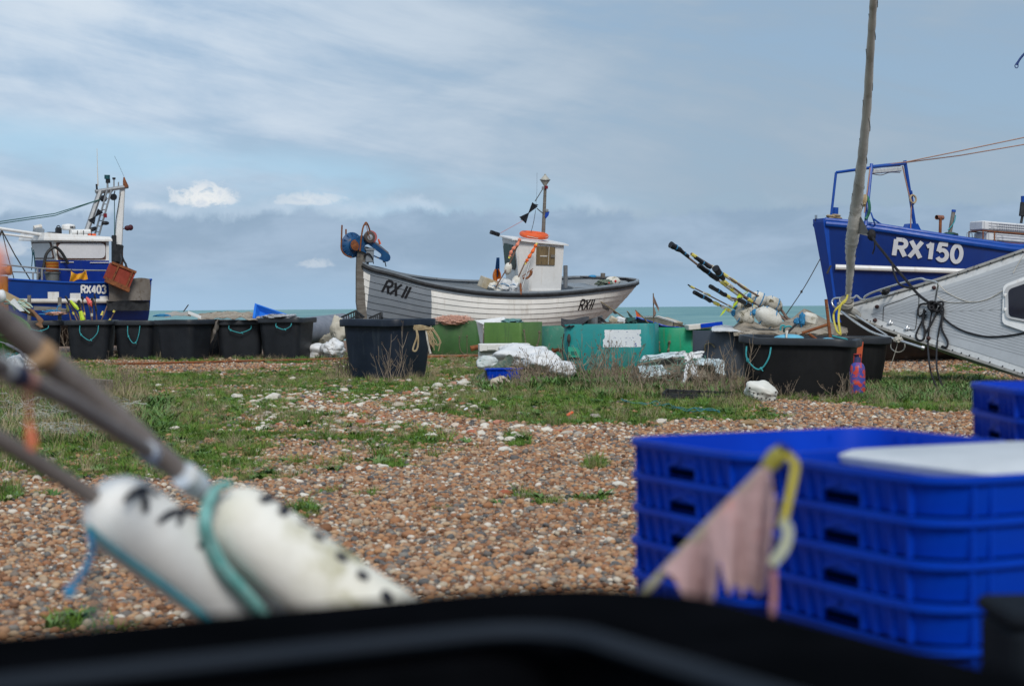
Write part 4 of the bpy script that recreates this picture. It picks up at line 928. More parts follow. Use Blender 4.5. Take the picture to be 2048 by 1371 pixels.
def gear_rx11():
    pl = PL11; inv = MX11
    def w(px, py, y): return MX11 @ pl(px, py, y)
    def dan(label, pts, flag, fm, floatpos=None, fsize=(.11, .11, .17), stain=None, base=None):
        b0 = w(*pts[-1]); o = thing('marker_buoy', label, 'marker buoy', b0, group='marker buoys leaning on the white cabin')
        mb = MB(); mb.tube([w(*p) for p in pts], .020, 6); mb.build('pole', mat('dark_cane', (.12, .07, .05), (.2, .13, .1)), o)
        mb = MB(); q = [w(*p) for p in flag]; mb.tube(spline(q, 4), [.012+.045*abs(math.sin(i*1.1+.6)) for i in range(len(spline(q, 4)))], 7); mb.build('flag', fm, o)
        for p in (flag[-1], pts[0]):
            mb = MB(); c = w(*p); mb.tube([c, c+(w(*pts[-1])-w(*pts[0])).normalized()*.07], .03, 7); mb.build('tape', YELLOWT, o)
        if floatpos:
            mb = MB(); mb.blob(w(*floatpos), fsize, (0, .2, 0), .06, 1.3, seed=3); mb.build('float', FOAMW, o)
    yv = -.85
    dan('marker pole with pale orange rag and round float against the cabin window', [(1036, 489, yv-.1), (1017, 532, yv-.1), (992, 573, yv-.15)], [(1040, 477, yv-.1), (1034, 490, yv-.12), (1024, 500, yv-.12), (1020, 512, yv-.12)], PINKO, (1016, 537, yv-.05))
    dan('marker pole with bright orange rag against the cabin corner', [(1074, 486, yv-.1), (1050, 525, yv-.12), (1034, 560, yv-.15), (1026, 585, yv-.1)], [(1072, 489, yv-.12), (1065, 503, yv-.12), (1056, 517, yv-.12), (1052, 524, yv-.12)], mat('bright_orange_cloth', (.85, .16, .03), (.75, .12, .02)), (1032, 565, yv-.1), (.13, .12, .2))
    o = thing('anchor', 'dark iron grapnel anchor propped against the white cabin corner', 'anchor', w(1045, 585, -1.0))
    mb = MB(); mb.tube([w(1059, 527, -.95), w(1041, 585, -1.1)], .02, 6); mb.build('shank', STEEL, o)
    mb = MB(); mb.tube(spline([w(1046, 556, -1), w(1054, 556, -1), w(1061, 549, -1), w(1063, 541, -1)], 4), [.03]*8+[.04]*5, 6); mb.tube([w(1044, 553, -1), w(1066, 537, -1)], .012, 5); mb.build('fluke', RUST, o)
    mb = MB(); mb.tube([w(1041, 567, -1.15), w(1042, 590, -1.42)], .03, 6); mb.build('fluke', RUST, o)
    for lab, px, py, y, rad, m_ in (('white sack of floats on the side deck forward of the cabin', 1008, 571, -.7, (.24, .2, .2), SACKW), ('round white float wrapped in blue line beside the cabin', 990, 575, -.8, (.2, .17, .13), FOAMW), ('white can lying near the cabin corner', 1028, 572, -.95, (.12, .14, .22), SACKW)):
        c = w(px, py, y); o = thing('deck_float', lab, 'float', c); mb = MB(); mb.blob(c, rad, (0, .3, .4), .3, 2.2, 18, 24, seed=px); mb.build('body', m_, o)
        mb = MB(); mb.tube(spline([c+Vector((-rad[0]*.9, -.05, .02)), c+Vector((0, -rad[1]*1.1, .05)), c+Vector((rad[0]*.8, -.1, -.05))], 5), .010, 5); mb.build('lashing', ROPEB, o)
    c = w(975, 567, -.55); mb = MB(); mb.box(c, (.42, .3, .3), (.2, .3, .5), bev=.01); tag(mb.build('fish_box', mat('stained_cream', (.5, .45, .36), (.36, .3, .2)), None, c), 'stained cream box lying on the foredeck of the white boat', 'box')
    c = w(995, 540, -.2); o = thing('oilskin', 'blue and orange oilskins hanging on the front of the cabin', 'oilskins', w(992, 562, -.25))
    mb = MB(); mb.grid(lambda u, v: w(996+(-4+8*u)*(1-.6*v)-2*(1-v), 553-38*v*1.0, -.55+.08*math.sin(u*9)), 8, 8, .02); mb.build('blue_jacket', mat('blue_oilskin', (.01, .07, .22)), o)
    mb = MB(); mb.grid(lambda u, v: w(993+(-8+16*u)*(.45+.55*math.sin(3.1*v)), 566-28*v, -.62+.08*math.sin(u*9+2)), 8, 8, .02); mb.build('orange_trousers', mat('orange_oilskin', (.55, .16, .02), (.45, .12, .02)), o)
    # bundle of canes and float on the quarter
    c = w(1224, 560, -.1); o = thing('marker_buoy', 'marker canes with red spotted white float laid across the stern of the white boat', 'marker buoy', c)
    mb = MB()
    for k in range(5): mb.tube([w(1160+k*6, 553+k, .3-k*.1), w(1264-k*3, 559-k*.6, -.1)], .018, 6)
    mb.build('pole', BLACKP, o)
    mb = MB(); mb.blob(w(1226, 562, -.45), (.22, .15, .14), (0, .1, .3), .08, 1.5, seed=2); mb.build('float', FOAMW, o)
    mb = MB(); mb.blob(w(1231, 562, -.6), (.035, .02, .035)); mb.build('red_spot', mat('red_paint', (.5, .02, .02)), o); mb = MB(); mb.blob(w(1218, 566, -.6), (.03, .02, .03)); mb.build('red_spot', MATS['red_paint'], o)
    mb = MB(); mb.blob(w(1208, 566, -.4), (.24, .2, .10), None, .4, 3, 16, 20, seed=6); mb.build('green_net', NETG, o)
    mb = MB(); mb.blob(w(1185, 553, .2), (.12, .08, .05)); mb.build('blue_binding', ROPEB, o)
gear_rx11()
# ================================================================ RX403: blue wheelhouse boat at the left
def simple_hull(root, H, mats, zsplit=None, NQ=50, NT_=16, transom=True):
    mb = MB(); qs = [i/NQ for i in range(NQ+1)]; ts = [i/NT_ for i in range(NT_+1)]
    for side in (-1, 1): mb.loft([[H.P(q, t, side) for q in qs] for t in ts], closed=False)
    for q in (0.0, 1.0):
        ring = [H.P(q, t, -1) for t in ts]+[H.P(q, t, 1) for t in reversed(ts)]; mb._add(ring, [tuple(range(len(ring)))])
    return mb.build('hull', mats, root, ang=45)
def boat_rx403():
    L = 10.4; th = 34; st = at(266, 600, 52.6); bx = st.x-L*math.cos(R(th)); by = 52.6-L*math.sin(R(th))
    Mx = boatmx(bx, by, 0, th, 1.5)
    root = thing('fishing_boat', 'blue hulled boat with white wheelhouse and grey gantry mast, behind the row of black tubs', 'boat', world=False); root.matrix_world = Mx
    pl = lambda px, py, y: on_plane(Mx, px, py, 1, y)
    W = smoothcurve([(0, .1), (1, .8), (2.5, 1.45), (4.5, 1.72), (8, 1.68), (10.4, 1.42)])
    pts = fit(Mx, [(18, 559), (68, 562), (142, 565.6), (218, 565.6), (262, 562), (298, 560)], lambda x: W(min(max(x, 0), L)))
    sh = smoothcurve([(0, pts[0][1]+.75), (2.4, pts[0][1]+.22)]+pts)
    H = Hull(L, W, sh, lambda q: .15, lambda t: .5*t, lambda t: L-.12*t, lambda q: 2.0+2.6*min(1, q*1.6))
    m = bpy.data.materials.new('blue_black_hull'); m.use_nodes = True; t = NT(m.node_tree); b = t.n['Principled BSDF']; tc = t.a('ShaderNodeTexCoord').outputs['Object']; sp = t.a('ShaderNodeSeparateXYZ', i={0: tc})
    n = t.noise(tc, 1.3, 5, .6); c = t.mix(t.sstep(n, .35, .7), (.0, .027, .18), (.0, .036, .22)); c = t.mix(t.sstep(sp.outputs[2], .97, .93), c, (.012, .012, .014)); t.l.new(c, b.inputs['Base Color']); b.inputs['Roughness'].default_value = .38
    simple_hull(root, H, m)
    qs = [i/40 for i in range(41)]
    mb = MB(); mb.tube([H.P(q, 0, -1, .01)+Vector((0, 0, .01)) for q in qs], .035, 6); mb.build('gunwale', BLUEP, root)
    mb = MB(); mb.loft([[H.P(q, .1, -1, -.03) for q in qs], [H.P(q, .1, 1, -.03) for q in qs]], closed=False); mb.build('deck', GREYP, root)
    # rubbing strake, white pads, number
    zr = H.pix(Mx, 120, 600.5).z; mb = MB(); mb.tube([H.map(x, zr+.02*(5-x)*.3, .03) for x in [2.3+i*.35 for i in range(20)]], .065, 8); mb.build('rubbing_strake', WHITEW, root)
    for (x0, y0, x1, y1) in ((95, 583.5, 117, 596.6), (139.5, 586, 160.5, 598), (199, 592, 214.5, 598)):
        a, c = H.pix(Mx, x0, y0), H.pix(Mx, x1, y1); q = [H.map(x, z, .015) for x, z in ((a.x, a.z), (c.x, a.z), (c.x, c.z), (a.x, c.z))]; mb = MB(); mb.prism(q, (0, -.02, 0)); mb.build('white_plate', WHITEP, root, smooth=False)
    a, c = H.pix(Mx, 162.5, 586), H.pix(Mx, 221, 586.5); mb = MB(); d = c-a; u = lettering(mb, 'RX403', .215, .25, lambda u, v, e: H.map(a.x+u, a.z+v, .02+e*.5), .10, .98); mb.build('registration_number', WHITEP, root); print('403', u, d.x)
    # wheelhouse
    yn, yf = -1.0, .95; zb = sh(6)-.25
    A = pl(106, 481.5, yn); B = pl(113.5, 520.5, yn); C = pl(219, 481.5, yn); D = pl(218, 520.5, yn)
    ex = (B.x-A.x)/(B.z-A.z)
    def wall_x(z): return A.x+ex*(z-A.z)
    zt = (A.z+C.z)/2; zm = (B.z+D.z)/2; xr = D.x
    def ring(z): x = wall_x(z); return [Vector((x, yn, z)), Vector((xr, yn, z)), Vector((xr, yf, z)), Vector((x, yf, z))]
    mb = MB(); mb.loft([ring(zb), ring(zm)], True, True); low = mb.build('deckhouse', NAVYP, root, smooth=False)
    mb = MB(); mb.loft([ring(zm+.002), ring(zt)], True, True); up = mb.build('wheelhouse', WHITEP, root, smooth=False)
    BR = mat('window_seal', (.06, .03, .025), (.12, .06, .045), 12, .7); PAN = mat('boarded_window', (.62, .62, .64), (.57, .57, .59), 1.2, .35)
    def rr4(p00, p10, p11, p01, rad, out, nm, m_, par, depth):
        pts = []; cs = [p00, p10, p11, p01]
        for i in range(4):
            p = cs[i]; a = (cs[i-1]-p).normalized(); c = (cs[(i+1) % 4]-p).normalized()
            for k in range(5):
                f = k/4; pts.append(p+a*rad*(1-f)**2+c*rad*f**2)
        mb = MB(); mb.prism([p+out*.0 for p in pts], out*depth); return mb.build(nm, m_, par, smooth=False)
    o = Vector((0, -1, 0)); sd = rr4(pl(112, 484.5, yn), pl(212, 484, yn), pl(211.5, 519, yn), pl(115.5, 519.5, yn), .04, o, 'window_frame', BR, up, .012)
    rr4(pl(115, 486.5, yn), pl(210.5, 486, yn), pl(210, 516.5, yn), pl(117, 516, yn), .16, o, 'window_panel', PAN, sd, .026)
    def fr(u, v): z = zm+(zt-zm)*v; return Vector((wall_x(z), yn+(yf-yn)*u, z))
    o = Vector((-1, 0, 0)); f0 = rr4(fr(.08, .93), fr(.95, .93), fr(.95, .06), fr(.08, .06), .04, o, 'window_frame', BR, up, .012)
    rr4(fr(.13, .88), fr(.92, .88), fr(.92, .12), fr(.13, .12), .08, o, 'window_panel', PAN, f0, .026)
    mb = MB(); r0 = [Vector((A.x-.32, yn-.14, zt)), Vector((xr+.05, yn-.14, zt)), Vector((xr+.05, yf+.14, zt)), Vector((A.x-.32, yf+.14, zt))]; r1 = [p+Vector((.05*(1 if i in (0, 3) else -1), .05*(1 if i < 2 else -1), .13+(.09 if i in (0, 3) else 0))) for i, p in enumerate(r0)]
    mb.loft([r0, [p+Vector((0, 0, .05)) for p in r0], r1], True, True); mb.build('roof', WHITEP, up, smooth=False)
    for x0, x1, yy in ((121, 147, 524), (180, 217, 525)):
        mb = MB(); mb.beam(pl(x0, yy, yn-.02), pl(x1, yy, yn-.02), .03, .02); mb.build('grab_rail', WHITEP, low)
    def tb(nm, pts, r, m_, y=0.0, par=root, n=7):
        mb = MB(); mb.tube([pl(p[0], p[1], p[2] if len(p) > 2 else y) for p in pts], r, n); return mb.build(nm, m_, par)
    def stb(nm, pts, r, m_, y=0.0, par=root, n=7):
        mb = MB(); mb.tube(spline([pl(p[0], p[1], p[2] if len(p) > 2 else y) for p in pts], 5), r, n); return mb.build(nm, m_, par)
    # gantry
    g = tb('gantry', [(171, 470), (201, 381)], .085, STEEL, .2)
    tb('gantry_beam', [(191, 383), (256, 373)], .06, STEEL, .2, g); tb('gantry_beam', [(193, 387), (225, 381)], .04, STEEL, .5, g)
    for a, c in (((190, 468), (214, 381)), ((198, 470), (223, 380))): tb('ladder_rail', [a, c], .03, STEEL, -.1, g)
    mb = MB(); mb.beam(pl(190, 468, -.1), pl(214, 381, -.1), .03)
    for k in range(8): f = (k+.5)/8; mb.tube([pl(190+24*f, 468-87*f, -.1), pl(198+25*f, 470-90*f, -.1)], .016, 5)
    mb.build('ladder_rungs', STEEL, g)
    mast = tb('mast', [(236, 500), (245, 374)], [.125, .085], WHITEP, .3)
    mb = MB(); p = pl(235, 498, .3); mb.lathe(p-Vector((0, 0, .75)), (0, 0, 1), [(.17, 0), (.17, .72), (.13, .78)], 12); mb.build('mast_foot', RUST, mast)
    mb = MB(); q = pl(236, 507, .1); mb.box(q, (.22, .25, .55), (0, .15, 0), bev=.03); mb.box(pl(228, 500, .1), (.1, .2, .9), bev=.02); mb.tube(spline([pl(243, 510, .1), pl(248, 522, .1), pl(252, 530, .1), pl(247, 540, .1)], 4), .03, 6); mb.build('winch_gear', BLACKR, mast)
    tb('whip_aerial', [(196, 372), (195, 340), (194, 297)], [.02, .012, .008], WHITEW, .2, g); tb('whip_aerial', [(248, 353), (240, 335), (229, 312)], .004, WIRE, .2, g); tb('aerial_mount', [(194, 381), (193, 368)], .03, BLACKP, .2, g)
    tb('mast_lamp', [(214.5, 350), (214.5, 358)], .085, mat('lamp_green_glass', (.01, .08, .10)), .2, g); tb('mast_lamp', [(216, 358), (216, 366)], .07, BLACKP, .2, g); tb('lamp_bracket', [(215, 366), (215.5, 380)], .03, STEEL, .2, g)
    tb('aerial_stub', [(228, 356), (228, 374)], .022, STEEL, .2, g); tb('aerial_cap', [(228, 355), (228, 359)], .05, BLACKP, .2, g); tb('aerial_stub', [(237, 364), (237, 376)], .02, STEEL, .2, g); tb('masthead_bracket', [(248, 354), (249, 362), (252, 374)], [.02, .05, .09], RUST, .2, g)
    for px, py in ((207, 397), (227, 394)):
        mb = MB(); mb.lathe(pl(px, py, .0), (0, 1, 0), [(.03, -.04), (.10, -.04), (.10, .04), (.03, .04)], 12); mb.tube([pl(px, py, 0), pl(px+3, py-12, 0)], .018, 5); mb.build('pulley_block', BLACKP, g)
    mb = MB(); cc = pl(191, 433, -.3)
    for p1, p2 in (((196, 417), (207, 425)), ((176, 440), (189, 449))):
        q1, q2 = pl(*p1, -.3), pl(*p2, -.3); mb.prism([q1, q2, cc+(q2-q1)*.06, cc-(q2-q1)*.06], (0, .02, 0)); md = (q1+q2)/2; mb.prism([md+Vector((0, .2, 0)), md-Vector((0, .2, 0)), cc-Vector((0, .01, 0)), cc+Vector((0, .01, 0))], (.015, 0, .01))
    mb.build('day_shape', BLACKP, g, smooth=False)
    for px, py, m_ in ((211, 446, BLACKP), (183, 459, BLACKP), (187, 458, BLACKP)):
        mb = MB(); mb.blob(pl(px, py, -.2), (.12, .07, .06), (0, -.5 if px < 200 else 0, 0), .05, n=8, m=10); mb.tube([pl(px, py, -.2), pl(px-9, py+6, -.1)], .012, 5); mb.build('floodlight', m_, g)
    mb = MB(); mb.blob(pl(255, 456, .3), (.10, .08, .08), n=8, m=10, amp=.03); mb.blob(pl(261, 455, .3), (.09, .08, .09), n=8, m=10, amp=.03); mb.tube([pl(242, 458, .3), pl(258, 456, .3)], .013, 5); mb.build('floodlight', mat('dark_red_black', (.06, .012, .02)), mast)
    mb = MB(); mb.box(pl(210, 431, -.1), (.09, .09, .12)); mb.build('red_lamp', mat('dark_red', (.2, .01, .02)), g)
    for e in ((0, 444), (0, 448)): tb('derrick_line', [(-40, e[1]+5), (110, 427+(e[1]-444)), (206, 397)], .014, mat('green_line', (.02, .10, .09)), .1)
    tb('runner', [(229, 400), (229, 470)], .012, mat('green_line', (.02, .10, .09)), .2, g); tb('runner', [(241, 385), (232, 440), (228, 500)], .012, WIRE, .2, g)
    # roof clutter
    mb = MB(); c0 = pl(137, 458, -.4); mb.lathe(c0, (0, 0, 1), [(.17, -.03), (.20, .0), (.20, .09), (.17, .13), (.05, .155), (.0, .158)], 20); dome = mb.build('radar_dome', WHITEP, up)
    tb('radar_post', [(141, 471), (140, 460)], .035, WHITEW, -.4, dome)
    mb = MB(); lettering(mb, 'B&G', .06, .24, lambda u, v, e: c0+Vector((.0+u-.07+.05, -.2-e*.3-.004+.15*abs(u-.06)**2*4, .02+v)), .12, 1.3); mb.build('lettering', BLACKP, dome)
    tb('camera_housing', [(68, 456), (83, 453)], .075, WHITEW, -.5, up); mb = MB(); mb.box(pl(77, 463, -.5), (.26, .3, .2), (0, .15, 0), bev=.03); mb.build('camera_base', GREYP, up)
    mb = MB(); mb.box(pl(105, 468, -.5), (.30, .3, .12), bev=.03); mb.box(pl(117, 463, -.5), (.16, .2, .26), bev=.04); mb.torus(pl(117, 455, -.5), (0, 1, 0), .055, .014, 14, 6); mb.build('winch_box', BLACKP, up)
    for q0, q1, r_, m_, nm in (((142, 464), (180, 463), .075, WHITEP, 'liferaft_tube'), ((140, 472), (174, 473), .07, WHITEP, 'light_tube'), ((176, 470), (191, 471), .055, ORANGE, 'lifebuoy')): tb(nm, [q0, q1], r_, m_, -.6, up, 10)
    mb = MB()
    for px in (155, 167, 183): mb.tube([pl(px, 461, -.7), pl(px, 471, -.7)], .012, 5)
    mb.build('lashing', WIRE, up)
    tb('boom', [(-60, 447), (0, 457), (96, 471)], .05, WHITEP, -.7); tb('boom', [(-60, 458), (0, 467), (64, 475)], .035, WHITEP, -.2)
    tb('stay', [(4, 461), (30, 510), (61, 560)], .018, WIRE, -.8); tb('stay', [(4, 461), (14, 505), (28, 557)], .014, WIRE, -.8); tb('stay_end', [(-3, 476), (4, 461)], .03, WIRE, -.8)
    # rails
    yr = -1.55
    tb('handrail', [(-30, 525, yr), (12, 529.5, yr), (85, 537, yr), (150, 540, yr), (212, 541, yr)], .025, STEEL); tb('handrail', [(-30, 540, yr), (22, 543, yr), (79, 545.5, yr)], .02, STEEL)
    for x, y0, y1 in ((66, 545, 562), (84, 537, 562), (75, 537, 560)): tb('stanchion', [(x, y0), (x, y1)], .028, STEEL, yr)
    stb('rope_coil', [(63, 495), (65, 510), (63, 540), (66, 505), (69, 520), (71, 545), (68, 505), (66, 500)], .014, mat('dark_teal_rope', (.01, .07, .09)), -.9)
    stb('hose', [(76, 558), (87, 534), (93, 508), (108, 494.5), (122, 503), (137, 528)], .045, BLACKR, -1.2)
    # stern: rubber apron over the quarter
    mt = mat('apron_grey', (.13, .115, .10), (.17, .155, .14), 3, .85, .4, spots=(.08, .06, .045), sscale=4, streak=(.09, .07, .05))
    mb = MB(); mb.grid(lambda u, v: pl(216+83*u+(2*math.sin(v*3)), 561+4*math.sin(u*5+1)*(1-v)+v*41+(-2*u), -1.78-.05*math.sin(u*7+v*2)), 16, 10, .03); mb.build('rubber_apron', mt, root)
    mb = MB(); mb.grid(lambda u, v: pl(213+85*u, 601+v*20, -1.74-.03*math.sin(u*7)), 12, 4, .03); mb.build('rubber_skirt', BLACKR, root)
    return root, Mx, pl
RX403, MX403, PL403 = boat_rx403()
def gear_rx403():
    w = lambda px, py, y: MX403 @ PL403(px, py, y)
    # otter board
    dr = mat('rusty_red_paint', (.22, .035, .02), (.28, .05, .03), 3, .7, .4, spots=(.24, .19, .14), sscale=2.2, sth=(.6, .72), streak=(.10, .03, .015))
    P = [w(223.5, 525, -2.05), w(272, 544.5, -2.05), w(258, 577, -2.05), w(210, 556, -2.05)]; c = sum(P, Vector())/4; o = thing('trawl_door', 'rusty red steel trawl door hanging at the stern of the wheelhouse boat', 'trawl door', (c.x, c.y, c.z))
    mb = MB(); n = (P[1]-P[0]).cross(P[3]-P[0]).normalized(); n = n if n.y > 0 else -n; mb.prism(P, n*.16); mb.build('board', dr, o, smooth=False)
    mb = MB()
    for f in (.28, .86): a, b = P[0].lerp(P[1], f), P[3].lerp(P[2], f); mb.beam(a-n*.02, b-n*.02, .05, .04)
    for a, b in ((0, 1), (2, 3)): mb.beam(P[a]-n*.01, P[b]-n*.01, .06, .07)
    mb.build('stiffener', RUST, o)
    mb = MB(); mb.beam(P[3]+Vector((.02, -.03, -.06)), P[2]+Vector((0, -.03, -.06)), .12, .10); mb.build('shoe', RUST, o)
    mb = MB(); mb.tube(spline([w(238, 532, -1.9), w(243, 520, -1.6), w(241, 508, -1.2)], 5), .022, 6); mb.tube(spline([w(256, 538, -1.9), w(252, 528, -1.7), w(246, 516, -1.4)], 5), .018, 6); mb.build('chain', BLACKR, o)
    # buckets and bin
    c = w(105, 564, -1.28); o = thing('bucket_stack', 'stack of orange and yellow buckets in a grey bin on the blue side deck', 'buckets', c); z0 = c.z
    zt = w(105, 523, -1.28).z; zm = w(105, 543, -1.28).z
    mb = MB(); mb.lathe(c, (0, 0, 1), [(.17, 0), (.21, (zm-z0)*.8), (.235, (zm-z0)*.82), (.235, zm-z0)], 18); mb.build('grey_bin', mat('grey_bin_plastic', (.10, .11, .11), (.15, .16, .16)), o)
    for k in range(6):
        z = zm-z0+(zt-zm)*k/6; mb = MB(); mb.lathe(c+Vector((0, 0, z)), (0, 0, 1), [(.175, 0), (.19, .04), (.215, .042), (.215, (zt-zm)/6-.004), (.18, (zt-zm)/6-.004)], 18, True, True)
        mb.build('bucket', [mat('bucket_orange', (.60, .17, .04)), mat('bucket_yellow', (.62, .42, .08))][k % 2 if k < 5 else 1], o)
    c = w(158, 555, -1.75); o = thing('oilskin_apron', 'yellow oilskin draped over the rail of the blue boat', 'oilskin', c)
    mb = MB(); mb.grid(lambda u, v: w(139+37*u+(4-8*u)*(1-v), 543+4*math.sin(math.pi*u)*(1-v)*1.6-3*u+v*(20-3*u+2*math.sin(u*9)), -1.68-.05*math.sin(u*11+v*3)), 14, 8, .02); mb.build('cloth', mat('yellow_oilskin', (.68, .34, .02), (.58, .27, .02), 6, .5, .4, spots=(.35, .15, .03), sscale=8), o)
    mb = MB(); mb.tube([w(142, 546, -1.7), w(143, 538, -1.6)], .012, 5); mb.tube([w(170, 545, -1.7), w(166, 538, -1.6)], .012, 5); mb.build('strap', WIRE, o)
gear_rx403()

# ================================================================ RX150: tall blue bow at the right
def boat_rx150():
    L = 11.0; th = 20; Mx = boatmx(at(1641, 600, 36.0).x, 36.0, 0, th, 0)
    root = thing('fishing_boat', 'tall blue steel boat with white bow number and blue gantry, behind the yacht', 'boat', world=False); root.matrix_world = Mx
    pl = lambda px, py, y: on_plane(Mx, px, py, 1, y)
    W = smoothcurve([(0, .20), (.8, .62), (2.0, 1.15), (3.5, 1.55), (5.5, 1.75), (8, 1.75), (11, 1.5)])
    pts = fit(Mx, [(1643, 443), (1690, 446.5), (1745, 452.5), (1829, 465.5), (1892, 475.5), (1963, 486), (2046, 496)], lambda x: W(min(max(x, 0), L)))
    pts[0] = (0, pts[0][1]); pts = [p for p in pts if p[0] < L-2]; sh = smoothcurve(pts+[(L, pts[-1][1]+.05)]); print('rx150', pts)
    H = Hull(L, W, sh, lambda q: .04, lambda t: .52*t, lambda t: L-.4*t, lambda q: 1.5+2.6*min(1, q*1.8))
    m = bpy.data.materials.new('navy_hull'); m.use_nodes = True; t = NT(m.node_tree); b = t.n['Principled BSDF']; tc = t.a('ShaderNodeTexCoord').outputs['Object']; sp = t.a('ShaderNodeSeparateXYZ', i={0: tc})
    n = t.noise(tc, .8, 5, .6); c = t.mix(t.sstep(n, .35, .7), (.0, .019, .145), (.0, .027, .19))
    mp = t.a('ShaderNodeMapping'); mp.inputs['Scale'].default_value = (5, 5, .5); t.l.new(tc, mp.inputs[0]); c = t.mix(t.math('MULTIPLY', t.sstep(t.noise(mp.outputs[0], 1.6, 5, .6), .5, .8), .35), c, (.01, .03, .13))
    c = t.mix(t.sstep(sp.outputs[2], 1.085, 1.08), c, (.6, .6, .6)); c = t.mix(t.sstep(sp.outputs[2], 1.01, 1.005), c, (.010, .010, .011)); t.l.new(c, b.inputs['Base Color']); b.inputs['Roughness'].default_value = .36
    simple_hull(root, H, m, NT_=20)
    qs = [i/50 for i in range(51)]
    for side in (-1, 1):
        mb = MB(); mb.tube([H.P(q, .015, side, .02) for q in qs], .062, 8); mb.tube([H.P(q, 0, side, -.02)+Vector((0, 0, .04)) for q in qs], .045, 8); mb.build('gunwale', BLUEP, root)
    mb = MB(); mb.loft([[H.P(q, .12, -1, -.04) for q in qs], [H.P(q, .12, 1, -.04) for q in qs]], closed=False); mb.build('deck', BLUEP, root)
    mb = MB(); rows = []
    for t_ in [i/14*.72 for i in range(15)]:
        x = H.bow(t_); z = sh(0)+(.04-sh(0))*t_; rows.append([Vector((x-.05, -.21*(1-t_*.7), z)), Vector((x+.05, -.235*(1-t_*.7), z)), Vector((x+.05, .235*(1-t_*.7), z)), Vector((x-.05, .21*(1-t_*.7), z))])
    rows = [[p+Vector((0, 0, .07)) for p in rows[0]]]+rows; mb.loft(rows, True, True); mb.build('stem_plate', mat('stem_blue', (.004, .045, .30), (.006, .06, .36), 2, .4, spots=(.06, .035, .03), sscale=6, sth=(.66, .76)), root, smooth=False)
    zr = H.pix(Mx, 1660, 534).z; mb = MB(); P = [H.map(.22+.25*i, zr-.012*i, .035) for i in range(42)]; mb.tube(P, .055, 8); mb.build('rubbing_strake', WHITEP, root)
    mb = MB(); mb.tube([pl(1662, 531, -.6), pl(1654, 547, -.6)], .022, 5); mb.build('lashing', WIRE, root)
    a = H.pix(Mx, 1786, 514)
    LW = mat('number_white', (.56, .57, .60), (.50, .51, .54), 3, .5)
    e_ = H.pix(Mx, 1926, 529); sl_ = (e_.z-a.z)/(e_.x-a.x); mb = MB(); u = lettering(mb, 'RX!50', .33, .25, lambda u, v, e: H.map(a.x+u, a.z+v+.035+u*sl_, .03+e*.5), .20, 1.02, .06); mb.build('registration_number', LW, root); print('150 len', u, e_.x-a.x)
    def tb(nm, pts, r, m_, y=0.0, par=root, n=8, sp_=False):
        q = [pl(p[0], p[1], p[2] if len(p) > 2 else y) for p in pts]; mb = MB(); mb.tube(spline(q, 5) if sp_ else q, r, n); return mb.build(nm, m_, par)
    g = tb('gantry', [(1662, 434), (1672, 345)], .028, BLUEP, 0); BL = BLUEP
    tb('gantry_rail', [(1672, 345, 0), (1743, 335, -.5)], .03, BL, 0, g)
    tb('gantry_post', [(1731, 452, -.9), (1743, 328, -.5)], .036, BL, 0, g); tb('gantry_beam', [(1742, 334, -.5), (1811, 326.5, .55)], .038, BL, 0, g); tb('gantry_post', [(1809.5, 321, .55), (1831, 462, .55)], .038, BL, 0, g)
    for k in range(1): mb = MB(); mb.prism([pl(1812, 463, .45), pl(1819, 447, .45), pl(1836, 447, .45), pl(1845, 466, .45)], (0, .2, 0)); mb.build('gantry_foot', BL, g, smooth=False)
    mb = MB(); q0, q1 = pl(1745, 343, -.4), pl(1800, 338.5, .4); mb.beam(q0, q1, .10, .10, .02); mb.build('light_bar', mat('light_bar_white', (.55, .56, .55), (.40, .42, .44), 12), g)
    mb = MB(); mb.beam(q0+Vector((0, 0, .08)), q1+Vector((0, 0, .08)), .03, .03); mb.tube(spline([q0-Vector((0, 0, .05)), q0.lerp(q1, .3)-Vector((0, 0, .09)), q0.lerp(q1, .6)-Vector((0, 0, .05)), q1-Vector((0, 0, .07))], 5), .008, 5); mb.build('light_bar_bracket', RUST, g)
    PR = mat('pink_brown_rope', (.30, .17, .12), (.38, .24, .18), 30, .9)
    tb('halyard', [(1741, 333, -.52), (1812, 324, .5), (1900, 306, .5), (2048, 275, .5), (2150, 250, .5)], .013, PR, 0, root, 5); tb('halyard', [(1812, 325, .5), (1920, 311, .6), (2048, 289, .6), (2150, 270, .6)], .013, PR, 0, root, 5)
    tb('halyard', [(1740, 336, -.58), (1729, 425, -.9)], .014, PR, 0, root, 5); tb('halyard', [(1805, 332, .45), (1818, 390, .45), (1823, 400, .45), (1821, 458, .45)], .015, PR, 0, root, 5)
    tb('rope_coil', [(1730, 390, -.9), (1727, 400, -.95), (1728, 412, -.9), (1731, 403, -.95), (1732, 392, -.9), (1727, 397, -.9), (1729, 409, -.95)], .028, ROPEN, 0, root, 6, True)
    tb('rope_coil', [(1734, 392, -.9), (1738, 405, -.95), (1739, 420, -.95), (1735, 432, -.9), (1731, 438, -.9)], .03, mat('green_rope', (.03, .16, .11)), 0, root, 6, True)
    mb = MB(); mb.torus(pl(1826, 398, .4), (.2, -1, .1), .085, .022, 16, 6); mb.build('rope_coil', ROPEN, root); tb('cleat_bar', [(1823, 381), (1827, 410)], .016, BL, .45, root, 6)
    mb = MB(); hc = pl(1746, 437, -.7); mb.torus(hc, (.75, -.5, .3), .125, .016, 20, 6)
    fa, fb = frame_of(Vector((.75, -.5, .3)))
    for k in range(3): th_ = k*2.094; mb.tube([hc, hc+(fa*math.cos(th_)+fb*math.sin(th_))*.12], .014, 5)
    mb.tube([hc, pl(1764, 450, -.7)], .018, 6); mb.build('hand_wheel', BL, root)
